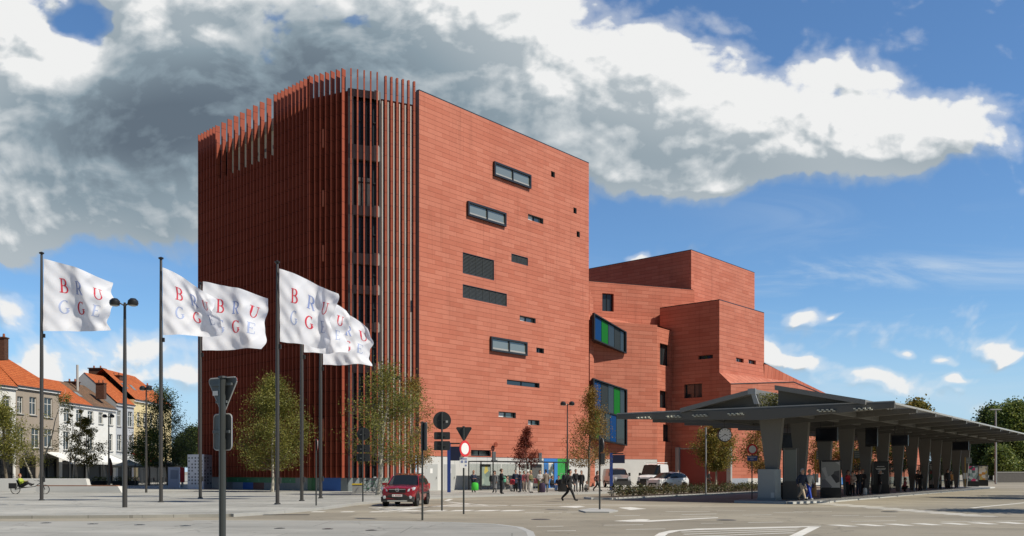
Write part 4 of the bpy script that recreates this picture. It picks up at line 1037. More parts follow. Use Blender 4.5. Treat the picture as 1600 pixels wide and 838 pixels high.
# poster stands
POST = [collage('poster_'+n_, c, s_, sd) for n_, c, s_, sd in (
 ('grey', [(.30,.31,.31),(.08,.08,.09),(.5,.5,.5),(.18,.18,.2),(.04,.04,.05)], 2.2, 1.),
 ('green', [(.05,.12,.06),(.5,.5,.48),(.35,.04,.05),(.08,.25,.10),(.6,.55,.5)], 3.2, 3.),
 ('pink', [(.10,.16,.16),(.55,.05,.15),(.5,.55,.55),(.06,.09,.10),(.25,.35,.33)], 3.0, 5.),
 ('orange', [(.6,.55,.42),(.55,.25,.04),(.65,.62,.55),(.5,.4,.12),(.3,.3,.25)], 3.4, 8.))]
def ad_panel(x, y0, y1, yb, w_, p_, label, facing=None, body=None, leg=.35, name='poster_stand'):
    b = ground_pt(x, yb); Y = b.y; z1_ = HC+(HY-y0)/F*Y; z0_ = HC+(HY-y1)/F*Y
    ax = facing or -ca; ax = Vector(ax).normalized(); t = Vector((-ax.y,ax.x,0)); t = t if t.x > 0 else -t
    r = empty(name, (b.x,b.y,0), label, 'poster stand', 'poster stands along the platform')
    q = MB(); q.obox(b-t*w_/2+ax*-.14+UPV*(.0), t*w_, ax*.28, UPV*(z1_+.0)) ; q.build('case', body or BLACK, r)
    q = MB(); q.obox(b-t*(w_/2-.10)+ax*.141+UPV*z0_, t*(w_-.2), ax*.012, UPV*(z1_-z0_-.12)); f = q.build('poster', p_, r)
    q = MB()
    for s_ in (0,1):
        q = MB(); q.obox(b-t*(w_/2-.07)+t*s_*(w_-.17)+ax*.141+UPV*(z0_-.04), t*.03, ax*.02, UPV*(z1_-z0_)); q.build('trim', GREYL, r)
    return r
ax1 = Vector((-.35,-.94,0))
ad_panel(1235,700,752,781,.85,mat('poster_plain', (.20,.22,.20), .2),'tall glass information totem just right of the first column',ax1,GREY)
ad_panel(1298,719,762,778,1.25,POST[0],'black framed stand with a black and white poster, between second and third columns',ax1)
ad_panel(1376,721,757,771.5,1.25,mat('poster_black', (.02,.02,.022), .3),'black stand with white lettering rows beside the fifth column',ax1)
ad_panel(1461,723,757,763.5,1.15,POST[1],'stand with a green and red poster behind the dark cross columns',ax1)
ad_panel(1520,727,752,760.5,1.15,POST[2],'stand with a dark pink and white poster near the platform end',ax1)
ad_panel(1535.5,727,750,759.5,1.1,POST[3],'stand with an orange and cream poster, last of the platform',ax1)
# rows of white words on the black stand
q = MB(); b = ground_pt(1376,771.5); t = Vector((-ax1.y,ax1.x,0)).normalized()
for i, (w_, z) in enumerate(((.5,2.0),(.7,1.86),(.62,1.78),(.4,1.5))): q.obox(b-t*w_/2+ax1.normalized()*.156+UPV*z, t*w_, ax1.normalized()*.004, UPV*.045)
o = q.build('lettering', WHITEP, None); 
st_ = [o2 for o2 in COL.objects if o2.get('label', '').startswith('black stand with white')][0]
o.parent = st_; o.matrix_parent_inverse = Matrix.Translation(-Vector(st_.location))
# bus stop poles
def stop_pole(x, yt, yb, col, label):
    b = ground_pt(x, yb); s_ = b.y/F; r = empty('bus_stop_pole', (b.x,b.y,0), label, 'bus stop', 'yellow bus stop poles on the platform')
    H = (HY-yt)*s_+HC
    q = MB(); q.tube([b, b+UPV*H], .04, 8); q.build('pole', col, r)
    q = MB(); q.obox(b+Vector((.06,-.02,H-.62)), (.62,0,0), (0,.05,0), (0,0,.62)); f = q.build('flag_sign', mat('stop_sign_grey', (.16,.18,.17), .4), r)
    q = MB(); 
    for i in range(3): q.obox(b+Vector((.12,-.026,H-.2-.16*i)), (.45,0,0), (0,.004,0), (0,0,.05))
    q.build('lines', mat('stop_lines', (.4,.42,.40), .5), f)
    q = MB(); q.obox(b+Vector((-.2,-.03,.9)), (.4,0,0), (0,.03,0), (0,0,.6)); q.build('timetable', WHITEP, r)
YEL = mat('stop_yellow', (.62,.36,.02), .5)
stop_pole(1274,704,775,YEL,'yellow pole bus stop beside the second column')
stop_pole(1333,704,770,YEL,'yellow pole bus stop behind the waiting person in red')
stop_pole(1508,715,762,YEL,'yellow pole bus stop between the far poster stands')
# glass wind screens along the middle of the platform
scr = [(1338,.9),(1352,.9),(1393,1.2),(1402,1.1),(1425,1.4),(1446,1.2),(1473,1.3),(1490,1.1)]
for i, (x, w_) in enumerate(scr):
    u = (x-800)/F; Y = (C0.y*1.0); 
    a = (u*(C0.y-cb.y*1.0)-(C0.x-cb.x*1.0))/(ca.x-u*ca.y); b = rpt(a, -1.0, 0)
    r = empty('wind_screen', tuple(b), ['first','second','third','fourth','fifth','sixth','seventh','eighth'][i]+' glass wind screen along the platform, counted from the left', 'wind screen', 'glass wind screens on the platform')
    q = MB(); q.obox(b-cb*w_/2+UPV*.15, cb*w_, ca*.015, UPV*2.0); q.build('glass', CGLASS, r)
    for s_ in (-1,1):
        q = MB(); q.obox(b+cb*(s_*w_/2-.03), cb*.06, ca*.06, UPV*2.2); q.build('post', FRAME, r)
    q = MB(); q.obox(b-cb*w_/2+UPV*2.2, cb*w_, ca*.06, UPV*.06); q.build('rail', FRAME, r)
# bins
def bin_(x, yb, label, h=1.0, c=BLACK):
    b = ground_pt(x, yb); r = empty('litter_bin', (b.x,b.y,0), label, 'bin')
    q = MB(); q.lathe([(.20,0),(.26,.05),(.28,h*.8),(.26,h*.82)], b, 14); q.build('drum', c, r, smooth=True)
    q = MB(); q.lathe([(.27,h*.84),(.29,h*.86),(.24,h*.96),(.0,h)], b, 14); q.build('lid', c, r, smooth=True)
bin_(1221,780.5,'black round litter bin beside the grey cabinet')
# concrete end wall on the far right, and tall light mast
wl = empty('boundary_wall', tuple(gx(1560,138)), 'low dark wall beyond the platform end on the far right', 'wall')
q = MB(); q.obox(gx(1556,134), Vector((40,14,0)), Vector((-.1,.3,0)), UPV*1.5); q.build('wall', mat('dark_wall', (.09,.085,.08), .85, var=.2), wl)
q = MB(); q.obox(gx(1556,134)+UPV*1.5-Vector((0,.05,0)), Vector((40,14,0)), Vector((-.1,.4,0)), UPV*.1); q.build('coping', CONC, wl)
lm = gx(1556,118); r = empty('light_mast', tuple(lm), 'tall pale light mast with flat twin heads at the far right', 'street lamp')
q = MB(); q.tube([lm, lm+UPV*9.8], [.14,.09], 10); q.build('mast', mat('galvanised', (.36,.37,.37), .5, .4), r)
q = MB(); q.obox(lm+Vector((-.7,-.15,9.75)), (1.4,0,0), (0,.3,0), (0,0,.14)); q.build('shadow_head', mat('galvanised', (.3,.3,.3)), r)
# ================================================================ flags, lamps, signs
CLOTH = bpy.data.materials.new('flag_cloth'); CLOTH.use_nodes = True
_k = NB(CLOTH.node_tree); _b = CLOTH.node_tree.nodes['Principled BSDF']; _b.inputs['Base Color'].default_value = (.90,.91,.95,1); _b.inputs['Roughness'].default_value = .7
_t = _k.node('ShaderNodeBsdfTranslucent'); _t.inputs[0].default_value = (.92,.93,.98,1); _m = _k.node('ShaderNodeMixShader'); _m.inputs[0].default_value = .42
_k.put(_m.inputs[1], _b.outputs[0]); _k.put(_m.inputs[2], _t.outputs[0]); _k.put(CLOTH.node_tree.nodes['Material Output'].inputs[0], _m.outputs[0])
LRED = mat('letter_red', (.55,.02,.05), .7); LBLUE = mat('letter_blue', (.22,.29,.56), .7); LPALE = mat('letter_pale_blue', (.34,.41,.62), .7)
# serif letters as strokes of (x, y, width) along a path, in a box 0..0.8 by 0..1
def arc(cx, cy, rx, ry, a0, a1, w0, w1, n_=10):
    out_ = []
    for i in range(n_+1):
        a = R(a0+(a1-a0)*i/n_); f = abs(math.cos(a)); out_.append((cx+rx*math.cos(a), cy+ry*math.sin(a), w0+(w1-w0)*f))
    return out_
def bar(x0, y0, x1, y1, w_, n_=6): return [(x0+(x1-x0)*i/n_, y0+(y1-y0)*i/n_, w_) for i in range(n_+1)]
TH, TN = .15, .045
GLY = {
 'B': [bar(.18,0,.18,1,TH), bar(.0,.02,.38,.02,TN), bar(.0,.98,.38,.98,TN), bar(.2,.52,.38,.52,TN), arc(.38,.755,.24,.225,-90,90,TN,TH), arc(.38,.27,.30,.25,-90,90,TN,TH)],
 'R': [bar(.16,0,.16,1,TH), bar(.0,.02,.34,.02,TN), bar(.0,.98,.36,.98,TN), bar(.2,.47,.38,.47,TN), arc(.36,.725,.25,.255,-90,90,TN,TH), bar(.38,.46,.68,.04,.13), bar(.60,.02,.82,.02,TN)],
 'U': [bar(.17,.36,.17,1,TH), bar(.0,.98,.34,.98,TN), bar(.66,.36,.66,1,TN+.01), bar(.52,.98,.80,.98,TN), arc(.415,.36,.245,.34,180,360,TN,.10,14)],
 'G': [arc(.42,.5,.36,.47,50,335,TN,TH,22), bar(.64,.08,.64,.42,.12), bar(.50,.42,.80,.42,TN), bar(.65,.78,.66,1.0,.03)],
 'E': [bar(.16,0,.16,1,TH), bar(.0,.02,.62,.02,TN), bar(.0,.98,.60,.98,TN), bar(.2,.51,.46,.51,TN), bar(.62,.02,.65,.24,.04), bar(.60,.98,.61,.78,.04), bar(.46,.40,.46,.62,.035)],
}
def letter_quads(g):
    for st in GLY[g]:
        n_ = len(st)
        for i in range(n_-1):
            (x0,y0,w0),(x1,y1,w1) = st[i], st[i+1]
            def nrm(j):
                a = st[max(0,j-1)]; b = st[min(n_-1,j+1)]; dx, dy = b[0]-a[0], b[1]-a[1]; l = math.hypot(dx,dy) or 1; return -dy/l, dx/l
            n0, n1_ = nrm(i), nrm(i+1)
            yield [(x0-n0[0]*w0/2,y0-n0[1]*w0/2),(x1-n1_[0]*w1/2,y1-n1_[1]*w1/2),(x1+n1_[0]*w1/2,y1+n1_[1]*w1/2),(x0+n0[0]*w0/2,y0+n0[1]*w0/2)]
POLE = mat('flag_pole_grey', (.085,.08,.075), .4, .5)
def flag(x, yb, ytop, fl, label, seed, Hc=None, names='flag'):
    """fl: flag outline in photo pixels: (top hoist y, bottom hoist y, top fly x,y, bottom fly x,y)"""
    b = ground_pt(x, yb); Y = b.y; s_ = Y/F
    H = (HY-ytop)*s_+HC
    r = empty('flagpole', (b.x,b.y,0), label[0], 'flagpole', 'flagpoles on the square')
    q = MB(); q.lathe([(.10,0),(.10,H*.55),(.065,H-.12),(.06,H-.1)], b, 12); q.build('pole', POLE, r, smooth=True)
    q = MB(); q.lathe([(.02,H-.12),(.13,H-.06),(.14,H),(.03,H+.05),(.0,H+.06)], b, 12); q.build('finial', BLACK, r, smooth=True)
    q = MB(); q.lathe([(.16,0),(.16,.05),(.11,.07)], b, 12); q.build('base_plate', STEELD, r, smooth=True)
    q = MB(); q.box(b+Vector((.14,-.02,1.2)), (.1,.1,.3)); q.build('cleat', STEELD, r)
    yth, ybh, xtf, ytf, xbf, ybf = fl
    z0, z1 = HC+(HY-ybh)*s_, HC+(HY-yth)*s_
    q = MB(); q.box(b+Vector((.12,0,z0-.25)), (.14,.12,.22)); q.build('weight', BLACK, r)
    rs = np.random.default_rng(seed); ph = rs.uniform(0,6.28,8)
    def S(s, t):
        """s along the fly 0..1, t from bottom 0 to top 1"""
        back = 1.5*s; kx = (Y+back)/F          # the flag streams away from the viewer a little
        Tx, Ty = x+4+(xtf-x-4)*s, yth+(ytf-yth)*s**1.25; Bx, By = x+4+(xbf-x-4)*s, ybh+(ybf-ybh)*s
        top = Vector(((Tx-800)*kx, 0, HC+(HY-Ty)*kx)); bot = Vector(((Bx-800)*kx, 0, HC+(HY-By)*kx))
        p_ = bot.lerp(top, t)
        amp = .12+.50*s**1.2
        wv = math.sin(7.2*s-2.2*(1-t)+ph[0])*amp*.62+math.sin(13.*s+3.5*t+ph[1])*amp*.17+math.sin(5.*t+4.*s+ph[2])*amp*.22
        wv += math.sin(25*s+7*t+ph[3])*.05*s**.5+abs(math.sin(11*s-8*t+ph[5]))*.09*s**.6+math.sin(17*t-9*s+ph[4])*.05*s**.5+math.sin(38*(s*.6+t*.7)+ph[5])*.018
        edge = (math.sin(9.*t+ph[6])*.13+math.sin(21*t+ph[7])*.04)*s**4
        return Vector((p_.x+edge+.05*wv*s, Y-.05+wv*.95+back, p_.z+.05*math.sin(9*s+ph[3])*s))
    nu, nv = 90, 56
    m_ = MB(); V = [S(i/nu, j/nv) for j in range(nv+1) for i in range(nu+1)]
    m_.add(V, [(j*(nu+1)+i, j*(nu+1)+i+1, (j+1)*(nu+1)+i+1, (j+1)*(nu+1)+i) for j in range(nv) for i in range(nu)])
    fo = empty('flag', (b.x,b.y,z1), label[1], 'flag', 'white city flags flying from the poles')
    m_.build('cloth', CLOTH, fo, smooth=True, ang=180)
    cols = {0: LRED, 1: LBLUE, 2: LRED, 3: LPALE, 4: LRED, 5: LPALE}
    for i, ch in enumerate('BRUGGE'):
        row, cc_ = divmod(i, 3)
        cx, cy = .215+cc_*.27, (.575 if row == 0 else .265)
        lw_, lh = .165, .205
        for side in (-1, 1):
            q = MB()
            for qd in letter_quads(ch):
                pts_ = []
                for (a, b2) in qd:
                    ss, tt = cx+a*lw_, cy+b2*lh
                    P0 = S(ss,tt); du = S(ss+.004,tt)-P0; dv = S(ss,tt+.004)-P0; nn = du.cross(dv).normalized(); nn = nn if nn.y < 0 else -nn
                    pts_.append(P0-nn*side*.012 if side == 1 else P0+nn*.012)
                q.add(pts_, [(0,1,2,3)])
            q.build('letter', cols[i], fo)
flag(65,782,395,(405,518,173,440,174,517),('tall flagpole farthest left in front of the houses','white flag with red and blue serif letters, far left, clear of the others'),3)
flag(251.5,785,403,(419,524,336,470,352,525),('flagpole between the two headed lamp and the triangular sign','white lettered flag on the second pole from the left, in front of another'),14)
flag(313,779,442,(440,548,414,464,411,545),('flagpole just behind the triangular sign at the wall edge','white lettered flag half hidden behind the second flag'),25)
flag(433.5,788,409,(421,534,528,462,514,545),('flagpole in front of the dark wall beside the olive tree','frontmost white lettered flag of the right hand cluster of three'),37)
flag(471.5,783,452,(452,551,543,486,541,553),('flagpole behind the frontmost one, second of the right cluster','middle flag of the right hand cluster, mostly covered by the front one'),44)
flag(501,779,472,(474,570,577,512,577,571),('flagpole beside the small yield sign, third of the right cluster','lowest rearmost flag of the right hand cluster'),58)

def twin_lamp(x, yb, yt, label, hw=.45, dia=.11, name='street_lamp', group='twin headed street lamps'):
    b = ground_pt(x, yb); s_ = b.y/F; H = (HY-yt)*s_+HC
    r = empty(name, (b.x,b.y,0), label, 'street lamp', group)
    q = MB(); q.lathe([(dia,0),(dia,H*.3),(dia*.55,H-.25),(dia*.5,H-.15)], b, 12); q.build('pole', POLE, r, smooth=True)
    for sgn in (-1,1):
        q = MB(); c = b+Vector((sgn*hw, -.1, H-.16))
        q.tube([b+Vector((0,0,H-.3)), b+Vector((sgn*hw*.5,-.03,H-.18)), b+Vector((sgn*hw,-.1,H-.14))], .035, 6); arm = q.build('arm', POLE, r)
        q = MB(); q.lathe([(0,.20),(.12,.18),(.22,.08),(.24,-.04),(.20,-.14)], c, 16); q.build('shadow_head', BLACK, r, smooth=True)
        q = MB(); q.lathe([(.19,-.141),(.12,-.17),(0,-.18)], c, 14); q.build('lens', mat('lamp_lens', (.35,.36,.36), .2), r, smooth=True)
twin_lamp(195,793,468,'large dark twin headed street lamp standing between the first two flags',.42)
twin_lamp(170,762,648,'small twin headed lamp in front of the white house',.38,.09)
twin_lamp(886.5,768,628,'tall slim twin headed lamp beside the bus shelter',.36,.075)
twin_lamp(617,768,588,'lamp with dark heads in front of the finned corner',.32,.08)
twin_lamp(228.5,770,604,'slender lamp post between the lamp and the second flagpole',.25,.09)
twin_lamp(211,759,697,'short lamp post in front of the café umbrellas',.2,.06)
b = gx(1103, 68.); r = empty('slim_post', tuple(b), 'thin plain grey post standing behind the hedge before the loading recess', 'post')
q = MB(); q.tube([b, b+UPV*5.0], .06, 8); q.build('post', mat('galvanised', (.3,.3,.3)), r); q = MB(); q.lathe([(.1,0),(.1,.04)], b, 10); q.build('base_plate', STEELD, r)

SGB = mat('sign_back', (.035,.038,.04), .5, .2); SGF = mat('sign_back_grey', (.13,.14,.14), .45, .5)
def frame_vecs(yaw):
    """facing direction of the printed side in plan, degrees from the camera axis (0 faces the camera)"""
    a = R(yaw); f = Vector((math.sin(a), -math.cos(a), 0)); t = Vector((math.cos(a), math.sin(a), 0)); return f, t
def poly_sign(r, c, pts, f, t, th, m_front, m_back, rim=None, name='sign_plate', m_rim=None):
    P_ = [c+t*u+UPV*v for u, v in pts]
    q = MB(); q.extr([p_-f*th/2 for p_ in P_], f*th); o = q.build(name, m_back, r)
    cen = sum(P_, Vector((0,0,0)))/len(P_)
    q = MB(); q.extr([p_+f*(th/2+.001) for p_ in P_], f*.003); q.build('sign_face', m_rim or m_front, o)
    if rim:
        q = MB(); q.extr([cen+(p_-cen)*rim+f*(th/2+.005) for p_ in P_], f*.003); q.build('sign_field', m_front, o)
    return o
def rrect(w_, h, rad=.05, n_=4):
    out_ = []
    for (sx_, sy_, a0) in ((1,1,0),(-1,1,90),(-1,-1,180),(1,-1,270)):
        for i in range(n_+1):
            a = R(a0+90*i/n_); out_.append((sx_*(w_/2-rad)+rad*math.cos(a), sy_*(h/2-rad)+rad*math.sin(a)))
    return out_
def circ(r_, n_=28): return [(r_*math.cos(2*math.pi*i/n_), r_*math.sin(2*math.pi*i/n_)) for i in range(n_)]
def tri(s_, n_=4, rad=.05):
    """point down, rounded corners; centred on its top edge's middle, s_ = side"""
    h = s_*.866; V = [(-s_/2,0),(0,-h),(s_/2,0)]; out_ = []
    cen = (0,-h/3); V = [(cen[0]+(a-cen[0])*(1-2*rad/s_*1.7), cen[1]+(b-cen[1])*(1-2*rad/s_*1.7)) for a, b in V]
    for k, (a, b) in enumerate(V):
        mid = (150, 270, 30)[k]
        for i in range(n_+1):
            an = R(mid-60+120*i/n_) ; out_.append((a+rad*math.cos(an), b+rad*math.sin(an)))
    return out_
def post(x, yb, ytop, label, rad=.04, col=None, name='road_sign', group='road signs round the junction', Y=None):
    b = gx(x, Y) if Y else ground_pt(x, yb); H = (HY-ytop)*b.y/F+HC
    r = empty(name, tuple(b), label, 'road sign', group)
    q = MB(); q.tube([b-UPV*(.12 if not Y else 0), b+UPV*H], rad, 10); q.build('post', col or mat('sign_post', (.06,.065,.062), .45, .4), r)
    q = MB(); q.lathe([(rad+.02,H-.01),(rad+.015,H+.02),(0,H+.03)], b, 10); q.build('cap', STEELD, r)
    return r, b
def clamp(r, b, z, f, w_=.3, t=None, depth=.07):
    q = MB(); q.obox(b-t*w_/2+f*.02+UPV*(z-.02), t*w_, f*depth, UPV*.04); q.build('bracket', STEELD, r)
# foreground post seen from behind
r, b = post(347.5, 0, 590, 'nearest dark post with the back of a yield triangle above a rectangular plate', .058, Y=15.5)
f, t = frame_vecs(150); sc = 15.5/F
c0 = b+UPV*(HC+(HY-590)*sc)-Vector((.07,0,0)); 
poly_sign(r, c0+f*.11, tri(.74), f, t, .02, WHITEP, SGF, .78, 'yield_plate', REDP)
q = MB(); P3 = [c0+f*.105+t*u+UPV*v for u, v in tri(.76)]; 
for a_, b_ in zip(P3[4:], P3[5:]+P3[:1]): q.tube([a_, b_], .012, 5)
q.build('edge_rim', GREYL, r)
q = MB()
xl = sorted(P3, key=lambda p_: p_.x)[0]; lo_ = sorted(P3, key=lambda p_: p_.z)[0]; q.tube([xl+f*.02, lo_+f*.02], .022, 6); q.build('red_rim', REDP, r)
for dz in (-.12,-.42): 
    q = MB(); w_ = .5 if dz > -.2 else .26; q.obox(c0-t*w_/2+f*.05+UPV*(dz-.02), t*w_, f*.045, UPV*.045); q.build('rail', SGF, r)
q = MB(); q.obox(c0+t*.10-f*-.085+UPV*-.30, t*.13, f*-.006, UPV*.08); q.build('sticker', WHITEP, r)
c1 = b+UPV*(HC+(HY-675)*sc)-Vector((.07,0,0))
poly_sign(r, c1+f*.11, rrect(.42,.60,.06), f, t, .02, BLUEP, SGF, None, 'side_plate', BLUEP)
P3 = [c1+f*.098+t*u+UPV*v for u, v in rrect(.44,.62,.07)]; q = MB()
for a_, b_ in zip(P3, P3[1:]+P3[:1]): q.tube([a_, b_], .012, 5)
q.build('edge_rim', GREYL, r)
q = MB(); q.obox(c1-t*.2+f*.05-UPV*.02, t*.4, f*.045, UPV*.05); q.build('rail', SGF, r)
# small yield sign
r, b = post(494, 790, 687, 'small yield triangle on a thin post in front of the flagpoles', .035)
f, t = frame_vecs(100); poly_sign(r, b+UPV*3.2+f*.06, tri(.66), f, t, .02, WHITEP, SGB, .76, 'yield_plate', REDP); clamp(r, b, 3.0, f, .3, t, .04)
# backs of direction signs left of the car
r, b = post(567, 784, 671, 'post with a black round sign back over two rectangular plates, left of the red car', .04)
f, t = frame_vecs(172)
for (z, s_) in ((3.72,circ(.36)),(2.92,rrect(.72,.42)),(2.42,rrect(.74,.42))):
    poly_sign(r, b+UPV*z+f*.07, s_, f, t, .02, BLUEP, SGB, None); clamp(r, b, z, f, .3, t, .045)
    q = MB(); q.obox(b+f*.058+t*.08+UPV*(z-.06), t*.10, f*-.004, UPV*.05); q.build('sticker', GREYL, r)
# side on plate
r, b = post(660, 808, 660, 'post with one tall plate seen edge on, right of the red car', .038)
f, t = frame_vecs(112); poly_sign(r, b+UPV*2.92+f*.06, rrect(.62,1.02), f, t, .05, WHITEP, SGB, None); clamp(r, b, 3.2, f, .3, t, .04)
# big round back with two plates
r, b = post(690.5, 794, 645, 'post with a big black round sign back over two plates, right of the red car', .042)
f, t = frame_vecs(180)
for (z, s_) in ((3.96,circ(.41)),(3.38-.11,rrect(.73,.34)),(2.82,rrect(.73,.42))):
    poly_sign(r, b+UPV*z+f*.07, s_, f, t, .02, BLUEP, SGB, None); clamp(r, b, z, f, .34, t, .045)
q = MB(); q.obox(b+f*.058-t*.27+UPV*3.86, t*.10, f*-.004, UPV*.10); q.build('sticker', GREYL, r)
# triangle back, red ring and white plate
r, b = post(724.5, 799, 667, 'post with inverted triangle back above a red ringed sign and white plate', .038)
f, t = frame_vecs(175); poly_sign(r, b+UPV*3.50+f*.07, tri(.72), f, t, .02, WHITEP, SGB, .76, 'yield_plate', REDP)
f, t = frame_vecs(52); poly_sign(r, b+UPV*2.60+f*.06, circ(.34), f, t, .02, WHITEP, SGB, .70, 'round_plate', REDP)
f, t = frame_vecs(10); o = poly_sign(r, b+UPV*2.03+f*.055, rrect(.36,.46,.03), f, t, .015, WHITEP, SGB, None, 'small_plate')
q = MB()
for (u, v, w_, h) in ((-.13,.12,.26,.05),(-.13,-.02,.1,.1),(.03,-.02,.1,.1),(.04,-.16,.08,.07)): q.obox(b+UPV*(2.03+v)+f*.068+t*u, t*w_, f*.003, UPV*h)
q.build('plate_writing', mat('plate_print', (.20,.24,.40), .5), o)
# edge on blue disc at the traffic island
r, b = post(937, 794, 682, 'post on the traffic island with an edge on blue disc above a box', .042)
f, t = frame_vecs(103); poly_sign(r, b+UPV*2.85+f*.08, circ(.33), f, t, .03, BLUEP, SGB, .9, 'round_plate', WHITEP); clamp(r, b, 2.85, f, .3, t, .05)
q = MB(); q.box(b+Vector((.13,0,2.22)), (.16,.42,.5)); q.build('sign_box', SGB, r); q = MB(); q.box(b+Vector((.212,0,2.22)), (.008,.4,.46)); q.build('sign_face', GREYL, r)
# red ring with blue plate at the station road
r, b = post(1175, 780, 694, 'round white sign with red ring over a blue plate, before the station', .035)
f, t = frame_vecs(5); poly_sign(r, b+UPV*2.98+f*.055, circ(.32), f, t, .02, WHITEP, SGB, .70, 'round_plate', REDP)
o = poly_sign(r, b+UPV*2.44+f*.055, rrect(.62,.30,.03), f, t, .02, mat('plate_blue', (.06,.10,.34), .4), SGB, None, 'text_plate')
q = MB()
for (u, v, w_) in ((-.25,.04,.5),(-.12,-.08,.24)):
    for i in range(int(w_/.055)): q.obox(b+UPV*(2.44+v)+f*.072+t*(u+i*.055), t*.035, f*.003, UPV*.06)
q.build('plate_writing', WHITEP, o)
# blue framed boards
def blue_board(x, yb, yt, px0, px1, py0, py1, label, left=True):
    b = ground_pt(x, yb); s_ = b.y/F; H = (HY-yt)*s_+HC
    r = empty('blue_sign_frame', tuple(b), label, 'sign', 'dark boards on blue posts')
    q = MB(); q.box(b+UPV*H/2, (.26,.26,H)); q.build('post', mat('post_blue', (.02,.05,.22), .4), r)
    q = MB(); q.box(b+Vector(((px1-px0)*s_/2*(1), 0, H-.06)), ((px1-px0)*s_, .16, .10)); q.build('arm', BLACK, r)
    q = MB(); x0, x1 = (px0-800)*s_, (px1-800)*s_; z0, z1 = HC+(HY-py1)*s_, HC+(HY-py0)*s_
    q.obox((x0,b.y-.12,z0), (x1-x0,0,0), (0,.18,0), (0,0,z1-z0)); q.build('board', mat('board_navy', (.012,.016,.045), .4), r)
blue_board(701.5,769.5,692,703,720,698,720,'tall blue post with a dark navy board beside the round sign back')
blue_board(955,766,708,957,976,711,724,'tall blue post with a dark blue board in front of the grey van')

